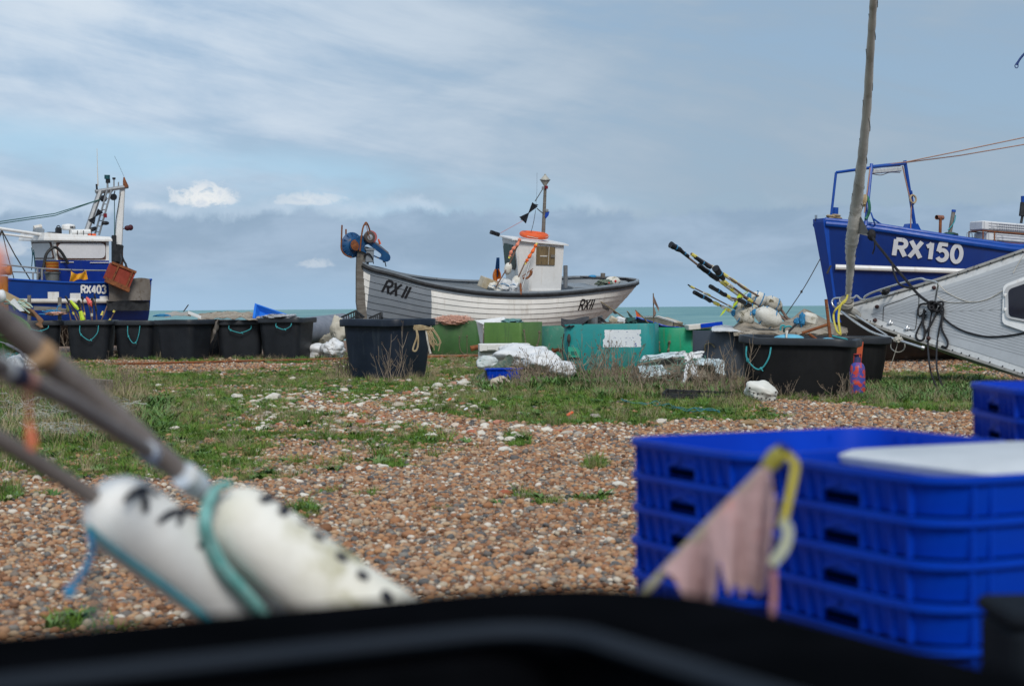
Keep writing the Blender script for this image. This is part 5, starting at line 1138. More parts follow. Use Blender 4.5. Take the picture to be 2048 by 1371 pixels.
    tb('bollard', [(1670, 437), (1671, 415)], .062, BL, .1, root, 12)
    mb = MB(); cc = pl(1668, 437, 0); rr = random.Random(3)
    for k in range(5): mb.torus(cc+Vector((rr.uniform(-.06, .06), rr.uniform(-.05, .05), -.03+.022*k)), (rr.uniform(-.3, .3), rr.uniform(-.3, .3), 1), rr.uniform(.06, .12), .022, 14, 6)
    mb.build('rope_heap', ROPEN, root)
    for x in (1630.5, 1633.5): tb('bow_pin', [(x, 442), (x, 430)], .008, WIRE, .1, root, 5)
    tb('vent_post', [(1880, 472), (1881, 434)], .032, RUST, -.4); mb = MB(); mb.lathe(pl(1873, 434.5, -.4), (1, .25, -.02), [(.045, 0), (.05, .0), (.05, .19), (.0, .19)], 14, False, True); mb.build('vent_head', mat('rusty_pink', (.28, .13, .09), (.18, .08, .05)), root)
    tb('samson_post', [(1899, 470), (1907, 423)], .042, WOODG, -.2); tb('post_cap', [(1907, 424), (1907.5, 419.5)], .046, BL, -.2); tb('lashing', [(1911, 430), (1909, 442), (1903, 452), (1896, 460)], .012, ROPET, -.3, root, 5, True)
    mb = MB(); mb.blob(pl(1900, 469, -.3), (.18, .12, .05), amp=.3, freq=3); mb.build('net_pile', mat('dark_green_net', (.02, .10, .09), (.04, .06, .06), 20, .9), root)
    mb = MB(); cc = pl(1943, 480, -.4); mb.lathe(cc+Vector((0, 0, -.12)), (.1, -.1, 1), [(.24, 0), (.25, .10), (.24, .13), (.18, .165), (.0, .18)], 22); mb.build('deck_hatch', mat('hatch_navy', (.01, .03, .17), (.02, .05, .2)), root)
    mb = MB(); mb.tube([pl(1933.5, 474, -.45), pl(1934, 465.5, -.45), pl(1944, 466.5, -.45), pl(1944.5, 475, -.45)], .008, 6); mb.build('handle', STEEL, root)
    return root, Mx, pl
RX150, MX150, PL150 = boat_rx150()
def gear_rx150():
    w = lambda px, py, y: MX150 @ PL150(px, py, y)
    A, B = w(1966, 461, -.9), w(2140, 475, -.9); Dp = (MX150.to_3x3() @ Vector((0, .5, 0)))
    o = thing('crate_rack', 'rusty angle iron rack carrying white fish boxes on the blue boat', 'rack', (A.x, A.y, A.z)); mb = MB()
    for z in (0, -.22): mb.beam(A+Vector((0, 0, z)), B+Vector((0, 0, z)), .022); mb.beam(A+Dp+Vector((0, 0, z)), B+Dp+Vector((0, 0, z)), .022); mb.beam(A+Vector((0, 0, z)), A+Dp+Vector((0, 0, z)), .022)
    for f in (0, .13): p = A.lerp(B, f); mb.beam(p, p-Vector((0, 0, .34)), .022)
    mb.beam(A+Dp, A+Dp-Vector((0, 0, .34)), .022); mb.build('frame', RUST, o)
    ux = (B-A).normalized(); BX = mat('fish_box_white', (.62, .63, .64), (.54, .56, .58), 2, .5, spots=(.35, .36, .38), sscale=6)
    rot = Matrix((ux, Dp.normalized(), ux.cross(Dp.normalized()))).transposed()
    for lab, f0, f1, z0, z1 in (('lower white fish box inside the rusty rack', .05, .9, -.20, -.02), ('upper white fish box with faint print, standing on the rusty rack', .0, .84, .02, .21)):
        c = A.lerp(B, (f0+f1)/2)+Dp*.5+Vector((0, 0, (z0+z1)/2)); x = thing('fish_box', lab, 'fish box', c); ln = (B-A).length*(f1-f0)
        mb = MB(); mb.box(c, (ln, .48, z1-z0), rot, .02); mb.build('box', BX, x)
        mb = MB()
        for k in range(3): mb.beam(c-ux*ln*.42-Dp*.49+Vector((0, 0, (k-1)*.055)), c+ux*ln*.46-Dp*.49+Vector((0, 0, (k-1)*.055)), .012, .010)
        for s_ in (-.48, -.38): mb.beam(c+ux*ln*s_-Dp*.49+Vector((0, 0, -.08)), c+ux*ln*s_-Dp*.49+Vector((0, 0, .08)), .014, .012)
        mb.build('ribs', mat('fish_box_grey', (.46, .48, .52)), x)
        if z0 > 0:
            mb = MB()
            for r_ in range(3):
                for k in range(12): q = c+ux*(-ln*.28+k*.055)-Dp*.505+Vector((0, 0, .05-r_*.05)); mb.beam(q, q+ux*.035, .012, .014)
            mb.build('print', mat('print_grey', (.20, .22, .28)), x)
    c = w(2046, 440, -.3); o = thing('deck_crane', 'dark hoist with blue head at the right edge above the white boxes', 'hoist', c); mb = MB(); mb.tube([w(2042, 446, -.3), w(2047, 420, -.3)], .03, 7); mb.tube([w(2044, 432, -.3), w(2047, 405, -.3)], .07, 8); mb.build('hook_block', BLACKR, o); mb = MB(); mb.tube([w(2049, 410, -.3), w(2049, 392, -.3)], .08, 8); mb.build('head', BLUEP, o)
    mb = MB(); p = [w(1640, 518, -.1), at(1608, 575, 35), at(1571, 630, 33.5)]; mb.tube(spline(p, 6), .010, 5); mb.blob(at(1603, 583, 34.9), (.025, .02, .03), n=6, m=8); o = mb.build('mooring_line', WIRE, None, p[2]); tag(o, 'thin dark line running down from the blue bow to the net pile', 'line')
gear_rx150()

# ================================================================ grey decked yacht lying on its side
def yacht():
    T, E, B = at(2048, 502, 25.4), at(2048, 752, 24.2), at(1690, 618, 27.6)
    n = (T-B).cross(E-B).normalized(); n = n if n.y < 0 else -n
    cam0 = Vector((0, 0, CAMZ))
    def dk(px, py, off=0.0):
        r = ray(px, py); o = B+n*off; return cam0+r*((o-cam0).dot(n)/r.dot(n))
    root = thing('yacht', 'grey decked sailing yacht lying heeled over in front of the tall blue boat', 'yacht', (6.2, 26.2, 0))
    ax = (dk(2048, 627)-B).normalized()
    top = [(1692, 613), (1727, 603), (1780, 588), (1875, 560), (1960, 532), (2048, 501)]; bot = [(1692, 623), (1730, 643), (1766, 659), (1887, 700), (1960, 724), (2048, 753)]
    tp = [dk(*p) for p in top]; bt = [dk(*p) for p in bot]; tp = spline(tp, 4); bt = spline(bt, 4)
    ext = (ax+Vector((0, 0, .02))).normalized()
    for k in range(1, 5): tp.append(tp[20]+ext*.8*k); bt.append(bt[20]+(ext+Vector((0, 0, .03))).normalized()*.8*k)
    N = len(tp)
    mb = MB(); rows = []
    cen = [a.lerp(b, .45) for a, b in zip(tp, bt)]
    prof = [(0, .0), (-.02, .04), (.04, .25), (.22, .50), (.55, .72), (.85, .82)]
    def side(L, other):
        out = []
        for f, dpt in prof:
            r_ = []
            for i in range(N):
                w_ = (other[i]-L[i]); dd = dpt*min(1, w_.length/1.6+.08); p = L[i]+w_*.5*f-n*dd; p.z = max(p.z, .03); r_.append(p)
            out.append(r_)
        return out
    s1, s2 = side(tp, bt), side(bt, tp); mb.loft(s1, closed=False); mb.loft(s2, closed=False); mb.loft([s1[-1], s2[-1]], closed=False)
    mb.build('hull', mat('gelcoat_grey_white', (.42, .43, .44), (.34, .35, .36), 1.5, .35, streak=(.22, .2, .18)), root)
    # deck base (white), planked panel, toe rail
    def strip(fa, fb, off, nm, m_, i0=0, i1=None, par=root):
        i1 = i1 or N-1; mb = MB(); mb.loft([[tp[i].lerp(bt[i], fa(i))+n*off for i in range(i0, i1+1)], [tp[i].lerp(bt[i], fb(i))+n*off for i in range(i0, i1+1)]], closed=False); return mb.build(nm, m_, par)
    W_ = [(a-b).length for a, b in zip(tp, bt)]
    edge = lambda i, m_: min(.49, m_/max(W_[i], .05))
    DW = mat('deck_white', (.60, .61, .61), (.50, .51, .51), 2, .45, streak=(.36, .35, .33)); DG = mat('deck_grey', (.36, .38, .40), (.41, .43, .45), 1.3, .6, .05, 60, spots=(.24, .25, .25), sscale=3, sth=(.6, .8))
    strip(lambda i: 0, lambda i: 1, .004, 'deck', DW)
    strip(lambda i: edge(i, .155), lambda i: 1-edge(i, .15), .010, 'deck_panel', DG, 6)
    for L, s_ in ((tp, 1), (bt, -1)):
        mb = MB(); rows = []
        for i in range(N):
            w_ = (bt[i]-tp[i]).normalized()*s_; p = L[i]; rows.append([p-w_*.01-n*.05, p-w_*.012+n*.035, p+w_*.035+n*.035, p+w_*.04+n*.005])
        mb.loft(rows, True, True); mb.build('toe_rail', mat('toe_rail_grey', (.25, .245, .23), (.33, .32, .30), 4, .6, spots=(.12, .11, .1), sscale=9), root)
    mb = MB()
    for L, s_ in ((tp, 1), (bt, -1)):
        for i in range(5, 21):
            w_ = (bt[i]-tp[i]).normalized()*s_; p = L[i]+w_*.045; mb.lathe(p+n*.035, n, [(.012, 0), (.012, .01)], 8)
    mb.build('rail_bolts', BLACKP, root)
    # seams of the planked panel
    mb = MB(); tpx = lambda x: interp(x, [p[0] for p in top], [p[1] for p in top]); bpx = lambda x: interp(x, [p[0] for p in bot], [p[1] for p in bot])
    def seam(p, q, k=6):
        pts = [dk(p[0]+(q[0]-p[0])*i/k, p[1]+(q[1]-p[1])*i/k, .0125) for i in range(k+1)]; dd = (pts[-1]-pts[0]).normalized(); s_ = dd.cross(n)*.0032
        mb._add([p_-s_ for p_ in pts]+[p_+s_ for p_ in pts], [(i, i+1, k+2+i, k+1+i) for i in range(k)])
    for k in range(17):
        x0 = 1742+k*19.5; yc = 628-.035*(x0-1742); x1 = 2075
        slope_u = -.33; xm = x0
        while xm < x1 and yc+slope_u*(xm-x0) > tpx(min(xm, 2048))+17: xm += 4
        if xm-x0 > 8: seam((x0, yc), (xm, yc+slope_u*(xm-x0)))
        seam((x0, yc), (x0+19.5, 628-.035*(x0+19.5-1742)), 2)
        slope_l = .27; xm = x0
        while xm < x1 and yc+slope_l*(xm-x0) < bpx(min(xm, 2048))-17: xm += 4
        if xm-x0 > 8: seam((x0, yc), (xm, yc+slope_l*(xm-x0)))
    mb.build('deck_seams', mat('seam_dark', (.23, .24, .25), (.30, .31, .32), 9, .8), root)
    # locker lid line, hinges, cleat pads
    mb = MB(); mb.tube(spline([dk(*p, .012) for p in ((1766, 641), (1767, 618), (1771, 611), (1800, 601), (1836, 590), (1834, 630), (1831, 656), (1825, 660), (1816, 657))], 4), .007, 5); mb.build('locker_seam', WIRE, root)
    for px, py in ((1780, 646), (1814, 657)):
        mb = MB(); a = (dk(px+6, py)-dk(px, py)).normalized(); b = a.cross(n); rot = Matrix((a, b, n)).transposed(); mb.box(dk(px, py, .02), (.10, .045, .03), rot, .008); mb.box(dk(px, py-2, .025), (.03, .09, .035), rot, .008); mb.build('hinge', ALU, root)
    for px, py in ((1754, 613), (1750, 640), (1868, 575), (1857, 676)):
        mb = MB(); mb.blob(dk(px, py, .03), (.035, .03, .03), n=8, m=10); mb.build('deck_cleat', mat('dark_red_brown', (.05, .02, .02)), root)
    # hatch
    def quad(pts, off, dep, rad, nm, m_, par):
        P = [dk(*p, off) for p in pts]; out = []
        for i in range(4):
            p = P[i]; a = (P[i-1]-p).normalized(); c = (P[(i+1) % 4]-p).normalized()
            for k in range(6): f = k/5; out.append(p+a*rad*(1-f)**2+c*rad*f**2)
        mb = MB(); mb.prism(out, n*dep); return mb.build(nm, m_, par, smooth=False)
    h = quad(((2010, 573), (2150, 520), (2150, 700), (2008, 650)), .0, .05, .08, 'hatch_coaming', WHITEP, root)
    quad(((2012, 576), (2130, 534), (2130, 660), (2013, 637)), .05, .03, .08, 'hatch_rim', mat('hatch_rim_grey', (.5, .5, .5)), h); quad(((2017, 579), (2126, 541), (2126, 652), (2018, 632)), .081, .008, .07, 'hatch_glass', mat('smoked_acrylic', (.008, .008, .018), (.012, .012, .02), 2, .12), h)
    for py in (590, 619): mb = MB(); mb.box(dk(2010.5, py, .07), (.05, .05, .05), bev=.01); mb.build('hatch_hinge', WHITEP, h)
    # pulpit, stanchion, whisker tubes
    def tb(nm, pts, r, m_, n_=8, k=4): mb = MB(); mb.tube(spline([dk(*p) for p in pts], k), r, n_); return mb.build(nm, m_, root)
    tb('pulpit_rail', [(1790, 584, .05), (1772, 589, .25), (1733, 599, .3), (1722, 598, .3), (1713, 591, .3), (1705, 596, .3), (1672, 596, .3), (1664, 603, .3), (1668, 613, .25), (1683, 622, .1)], .016, ALU)
    tb('pulpit_rail', [(1728, 600, .1), (1731, 592, .3), (1758, 580, .4), (1833, 558, .4), (1852, 560, .4), (1875, 566, .4), (1873, 585, .25), (1870, 602, .02)], .017, ALU)
    tb('pulpit_brace', [(1757, 580, .4), (1772, 588, .25)], .013, ALU); tb('pulpit_rail', [(1733, 601, .15), (1770, 590, .2), (1774, 587, .05)], .016, ALU)
    tb('boarding_pole', [(1683, 623, .15), (1739, 662, .25), (1787, 677, .28), (1844, 695, .3)], .022, ALU); tb('boarding_pole', [(1712, 631, .12), (1775, 671, .2)], .015, ALU)
    mb = MB(); mb.lathe(dk(1843, 694.5, .3), (1, -.3, -.3), [(.034, 0), (.034, .04), (.02, .05)], 12); mb.build('pole_end', ALU, root)
    mb = MB(); mb.box(dk(1700, 621, .04), (.5, .14, .10), (.2, .45, -.9), bev=.02); mb.build('bow_fitting', mat('bow_fitting_grey', (.24, .23, .21), (.34, .33, .3), 9, .6), root)
    # furled headsail
    pts = [(1752, -120, 22.2, 16), (1747, 0, 23.0, 15), (1742, 80, 23.6, 15.5), (1735, 200, 24.5, 17), (1727, 290, 25.1, 18.5), (1719, 360, 25.6, 21), (1713, 410, 26.0, 24), (1708, 450, 26.2, 26), (1704, 480, 26.4, 26), (1701, 500, 26.55, 21), (1701, 530, 26.8, 17), (1699, 560, 27.0, 14), (1697, 585, 27.2, 12), (1696, 600, 27.3, 11)]
    P = [at(p[0], p[1], p[2]) for p in pts]; rr_ = [p[3]/2*p[2]/FPX for p in pts]; P2 = spline(P, 6); r2 = [interp(i/6, range(len(rr_)), rr_)*(1+.06*math.sin(i*2.1)+.05*noise.noise(Vector((i*.6, 0, 0)))) for i in range(len(P2))]
    mb = MB(); hd = P[0]+(P[0]-P[3]).normalized()*4.3; mb.tube([hd]+P2, [.05]+r2, 14)
    SA = mat('furled_sail', (.56, .54, .50), (.46, .44, .41), 2.5, .85, .8, 14, spots=(.32, .30, .265), sscale=5, sth=(.56, .72), stretch=(1, 1, .6)); sail = mb.build('furled_sail', SA, root)
    mb = MB()
    for k in range(16):
        i = 3+k*5
        if i+4 >= len(P2): break
        p, q, r0, r1 = P2[i], P2[i+4], r2[i]+.004, r2[i+4]+.004
        loop = []
        for j in range(9): f = j/8; th = f*math.pi; loop.append(p.lerp(q, f)+Vector((-math.cos(th), -math.sin(th), 0))*(r0+(r1-r0)*f))
        mb.tube(loop, .006, 4)
    mb.build('leech_fold', mat('fold_grey', (.22, .215, .2)), sail)
    mb = MB(); cl = [at(1722, 433, 26.0), at(1739, 468, 25.9), at(1737, 472, 25.9), at(1716, 467, 26.2), at(1712, 440, 26.2)]; mb.prism(cl, (0, .03, 0)); mb.build('clew', mat('clew_grey', (.27, .26, .25), (.2, .195, .19), 6, .8), sail, smooth=False)
    mb = MB(); dc = dk(1693, 605, .28); a_ = (P[-1]-P[-4]).normalized(); mb.lathe(dc, a_, [(.03, -.10), (.10, -.07), (.105, .02), (.085, .05), (.105, .09), (.10, .11), (.03, .12)], 18); dr = mb.build('furling_drum', mat('drum_grey', (.13, .12, .11), (.2, .19, .17), 20, .8), root)
    mb = MB()
    for k in range(4): mb.torus(dc+a_*(-.04+.022*k), a_+Vector((.1*k-.15, .05, 0)), .108, .010, 20, 5)
    mb.build('furling_line', ROPEW, dr)
    mb = MB(); mb.tube(spline([at(1695, 590, 26.9), at(1690, 603, 26.8), at(1672, 618, 26.7), at(1667, 634, 26.7), at(1673, 660, 25.9), at(1680, 668, 25.8)], 5), .016, 6); mb.tube(spline([at(1691, 600, 26.85), at(1681, 611, 26.7), at(1677, 637, 26.6), at(1681, 668, 25.8)], 5), .018, 6); mb.build('yellow_line', mat('yellow_rope', (.50, .42, .05), (.6, .52, .1), 20, .8), root)
    # sheets: black rope down to a hank on deck
    K = ROPEK
    def rp(pts, r=.016, d=None, m_=K, nm='sheet', par=root): mb = MB(); mb.tube(spline([at(*p) if len(p) == 3 and p[2] > 5 else dk(*p) for p in pts], 6), r, 6); return mb.build(nm, m_, par)
    mb = MB(); mb.blob(at(1743, 470, 25.8), (.06, .05, .08), amp=.3, freq=3); mb.build('knot', K, root)
    rp([(1742, 468, 25.8), (1752, 486, 25.7), (1770, 508, 25.6), (1786, 529, 25.5), (1812, 560, 25.3), (1836, 588, 25.1), (1858, 605, 24.95)], .02); rp([(1784, 526, 25.5), (1788, 545, 25.4), (1797, 566, 25.3), (1812, 574, 25.2), (1836, 576, 25.15)], .016); rp([(1749, 480, 25.8), (1749, 495, 25.8), (1745, 508, 25.8)], .012)
    hk = MB(); rr = random.Random(2)
    for k in range(9): hk.torus(dk(1864+rr.uniform(-9, 12), 611+rr.uniform(-5, 5), .08+.02*k % .1), (rr.uniform(-1, 1), rr.uniform(-1, 1), rr.uniform(-.3, .6)), rr.uniform(.03, .075), .015, 12, 6)
    hk.build('rope_hank', K, root)
    rp([(1862, 607, .06), (1841, 609, .05), (1836, 623, .05), (1840, 632, .04), (1852, 622, .06)]); rp([(1872, 606, .06), (1884, 603, .05), (1886, 610, .05), (1876, 616, .05)])
    rp([(1850, 620, .06), (1845, 640, .04), (1850, 662, .04), (1846, 679, .04), (1836, 679, .04), (1832, 670, .04), (1840, 650, .04), (1852, 628, .05)]); rp([(1848, 618, .07), (1846, 645, .05), (1849, 660, .05), (1848, 678, .05)])
    rp([(1880, 610, .06), (1887, 620, .05), (1883, 655, .04), (1895, 682, .04), (1893, 694, .05), (1884, 692, .05)]); rp([(1876, 620, .05), (1860, 652, .04), (1851, 664, .04)])
    rp([(1864, 620, .05), (1858, 660, .05), (1856, 690, .10), (1858, 720, 23.9), (1862, 745, 23.7), (1873, 773, 23.6), (1888, 789, 23.4)], .013); rp([(1886, 622, .05), (1878, 660, .05), (1874, 690, .10), (1873, 730, 23.9), (1879, 757, 23.7), (1889, 779, 23.6), (1899, 791, 23.4)], .013)
    rp([(1876, 616, .05), (1890, 638, .03), (1915, 656, .03), (1947, 668, .03), (1987, 673, .03), (2048, 665, .03), (2120, 640, .03)], .013)
    LW = ROPEW; rp([(1875, 566, .1), (1898, 587, .02), (1938, 603, .02), (1975, 598, .02), (2011, 577, .04)], .007, None, LW, 'lifeline'); rp([(1873, 591, .08), (1892, 603, .02), (1915, 605, .02), (1955, 603, .02)], .006, None, LW, 'lifeline'); rp([(2048, 508, .1), (2035, 530, .05), (2026, 546, .03)], .006, None, LW, 'lifeline')
    rp([(1683, 622, .15), (1720, 638, .1), (1752, 648, .06)], .010, None, LW, 'lifeline'); rp([(1784, 676, .28), (1782, 695, .2), (1795, 704, .2), (1808, 698, .2), (1808, 683, .25), (1796, 680, .3), (1788, 676, .3)], .009, None, LW, 'rope_tail'); rp([(1797, 680, .3), (1790, 705, .2), (1780, 735, .1)], .006, None, LW, 'rope_tail')
    mb = MB(); mb.blob(dk(1796, 679, .31), (.07, .04, .04), amp=.5, freq=3); mb.blob(dk(1797, 672, .3), (.025, .025, .03)); mb.build('knot', LW, root)
    mb = MB(); mb.blob(dk(1772, 583, .3), (.07, .05, .045), (0, -.6, 0), .4, 2.5); mb.build('bow_lamp', BLACKR, root)
    # mast from deck beyond the frame up to the masthead
    mf = tp[23].lerp(bt[23], .5); mb = MB(); mb.tube([mf, hd+Vector((.12, -.1, .1))], .085, 14); ms = mb.build('mast', mat('mast_alloy', (.34, .34, .33), (.28, .28, .27), 4, .5), root)
    print('mast px', topx(*mf), topx(*hd), hd)
    mb = MB(); mb.tube(spline([at(2075, 80, 20), at(2052, 104, 20), at(2040, 118, 20), at(2033, 130, 20)], 5), .014, 6); mb.tube(spline([at(2036, 122, 20), at(2030, 131, 20), at(2032, 136, 20), at(2036, 134, 20), at(2036, 126, 20)], 4), .006, 5); mb.build('halyard_tail', mat('navy_rope', (.02, .05, .18)), ms)
    return root
yacht()
# ================================================================ gear, sacks and rubbish around the tubs
def one(nm, mb, m, label, cat, base, group=None, **k):
    o = mb.build(nm, m, None, base, **k); return tag(o, label, cat, group)
def heap(nm, label, cat, px, py, d, rad, m, amp=.35, freq=2.2, rot=None, seed=0, n=22, mm=32, z0=None, group=None):
    c = at(px, py, d); mb = MB(); mb.blob(c, rad, rot, amp, freq, n, mm, seed=seed, flat=z0); return one(nm, mb, m, label, cat, (c.x, c.y, c.z-rad[2]), group)
def drape(nm, fn, nu, nv, m, label=None, cat=None, th=.012, parent=None, group=None):
    mb = MB(); mb.grid(fn, nu, nv, th); p = fn(.5, .5)
    if parent is not None: return mb.build(nm, m, parent)
    return one(nm, mb, m, label, cat, p, group)
nz = lambda *a: noise.noise(Vector(a))

# ---- marker buoys stacked at the right
def buoys():
    G = 'marker buoys leaning in the slate bin and tub'
    cane = mat('brown_cane', (.13, .085, .065), (.22, .16, .13), 14, .8)
    def buoy(label, pts, sleeves=(), tapes=(), limes=(), flt=None, seed=0, r=.017, d=(26.6, 27.6)):
        n = len(pts); f = lambda i: d[0]+(d[1]-d[0])*i/(n-1)
        P = [at(p[0], p[1], f(i)) for i, p in enumerate(pts)]; o = thing('marker_buoy', label, 'marker buoy', P[-1], None, G)
        mb = MB(); mb.tube(P, r, 7); mb.build('pole', cane, o)
        tip, end = Vector((*pts[0], 0)), Vector((*pts[-1], 0))
        def D(px): return d[0]+(d[1]-d[0])*max(0, min(1, (px-tip.x)/(end.x-tip.x)))
        for (x0, y0, x1, y1, w0, w1) in sleeves:
            a, b = at(x0, y0, D(x0)-.02), at(x1, y1, D(x1)-.02); q = [a.lerp(b, i/6)+Vector((0, 0, .012*nz(seed, i*.9, 2))) for i in range(7)]
            mb = MB(); mb.tube(q, [(w0+(w1-w0)*i/6)*.72*(1+.22*nz(seed, i*1.7, 5)) for i in range(7)], 9); mb.build('flag_sleeve', BLACKP, o)
            mb = MB(); c = q[3]; dd = (b-a).normalized(); mb.tube([c-dd*.010, c+dd*.010], (w0+w1)/2*.76, 9); mb.build('blue_tie', ROPEB, o)
        for k, (x, y) in enumerate(tapes):
            a = at(x, y, D(x)-.01); dd = (P[-1]-P[0]).normalized(); mb = MB(); mb.tube([a-dd*.05, a+dd*.05], r*1.75, 8); mb.build('tape', [YELLOWT, WTAPE][k % 2], o)
        for (x, y, dx, dy) in limes:
            a = at(x, y, D(x)-.05); b = at(x+dx, y+dy, D(x)-.05); s_ = Vector((.035, 0, .03)); mb = MB(); mb.prism([a-s_, a+s_, b+s_*1.1, b-s_*1.1], (0, .006, 0)); mb.build('lime_tag', LIME, o, smooth=False)
        if flt:
            (x, y, dd_, rx, ry, rz, m_) = flt; c = at(x, y, dd_); mb = MB(); mb.blob(c, (rx, ry, rz), (0, .45, 0), .10, 1.4, 16, 22, seed=seed); fo = mb.build('float', m_, o)
            mb = MB()
            for s_ in (-.35, .35): mb.torus(c+Vector((rx*s_, 0, -rx*s_*.45)), (1, 0, -.45), rz*(.97), .009, 24, 5)
            mb.blob(c+Vector((-rx*.95, -.02, rx*.35)), (.045, .04, .05), amp=.3, freq=4); mb.build('lashing', ROPEB, fo)
    buoy('marker buoy with the longest black flag, topmost of the leaning bunch', [(1342, 488), (1396, 530), (1436, 560), (1516, 613)], [(1341, 489, 1362, 501, .075, .05), (1362, 501, 1377, 513, .04, .035), (1397, 530, 1436, 559, .055, .055)], [(1447, 567), (1456, 574), (1463, 579), (1470, 584), (1480, 591)], [(1478, 589, 0, 9), (1496, 584, -9, 6)], (1546, 608, 27.8, .165, .14, .12, FOAMD), 1)
    buoy('marker buoy with white and yellow tip, upper right in the leaning bunch', [(1382, 507), (1433, 538), (1489, 576), (1531, 600)], [(1390, 514, 1421, 535, .042, .045)], [(1388, 511), (1428, 535), (1450, 550), (1457, 555), (1468, 562), (1481, 570), (1486, 574), (1492, 578)], [(1492, 584, -10, 7)], (1516, 598, 27.6, .14, .13, .125, FOAMW), 2)
    buoy('marker buoy with a short bulky black flag across the middle of the bunch', [(1431, 535), (1448, 561), (1489, 592), (1519, 612)], [(1431, 536, 1447, 558, .085, .05)], [(1452, 565), (1461, 571), (1500, 600)], [(1472, 603, -3, 10)], None, 3, .015)
    buoy('marker buoy on a thin black cane with blue lashing', [(1376.5, 569.6), (1413, 588), (1479, 622)], [(1376, 569, 1384, 574, .012, .014)], [(1384, 574), (1411, 587), (1416, 589), (1460, 612)], [], (1492, 617, 27.3, .17, .14, .11, FOAMD), 4, .011)
    buoy('lowest marker buoy, black sleeve and one lime tag', [(1388, 584), (1421, 601), (1506, 642)], [(1388, 584, 1421, 601, .045, .045)], [(1433, 607), (1449, 615), (1456, 619), (1461, 622)], [(1450, 618, -6, 11)], (1488, 633, 27.2, .17, .14, .12, FOAMD), 5)
    buoy('marker buoy whose big white float hangs in front of the bunch', [(1420, 572), (1451, 590), (1524, 633.5)], [(1420, 572, 1451, 590, .045, .048)], [(1455, 592), (1462, 597), (1500, 620)], [], (1536, 634, 26.7, .22, .19, .15, FOAMW), 6)
    buoy('marker buoy with a short black sleeve just above the floats', [(1462, 595), (1478, 599), (1501, 611), (1521, 614)], [(1478, 599, 1501, 611, .048, .05)], [(1504, 612), (1510, 613)], [], None, 7, .016)
    mb = MB()
    for a, b in (((1540, 612), (1577, 646)), ((1556, 610), (1580, 644)), ((1560, 632), (1585, 640)), ((1545, 625), (1600, 650))): mb.tube([at(*a, 27.9), at(*b, 27.6)], .022, 6)
    one('cane_bundle', mb, cane, 'bundle of brown canes behind the floats over the folded net', 'canes', at(1577, 646, 27.7))
    c = at(1619, 638, 26.9); mb = MB(); mb.box(c, (.24, .2, .20), (.1, .25, .2), bev=.05); o = thing('net_float', 'white foam block with blue lashing on the folded brown net', 'float', c); mb.build('block', FOAMW, o); mb = MB(); mb.blob(c+Vector((-.13, -.08, 0)), (.05, .06, .1), amp=.5, freq=4); mb.blob(c+Vector((-.2, -.05, -.03)), (.06, .05, .05), amp=.5, freq=4); mb.build('lashing', ROPEB, o)
buoys()
def folded_net():
    def fn(u, v):
        x = 1468+225*u; prof = interp(x, [1468, 1490, 1520, 1560, 1590, 1609, 1630, 1660, 1693], [660, 641, 655, 652, 640, 621, 634, 650, 662]); y = prof+(672-prof)*v
        d = 27.5-1.0*v+.3*nz(u*6, v*3, 1)
        return at(x, y+3*nz(u*14, v*6, 4)*(.3+v), d)
    drape('folded_net', fn, 40, 10, CLOTHG, 'brown folded net and canvas heaped on the tub behind the buoys', 'net', .05)
folded_net()
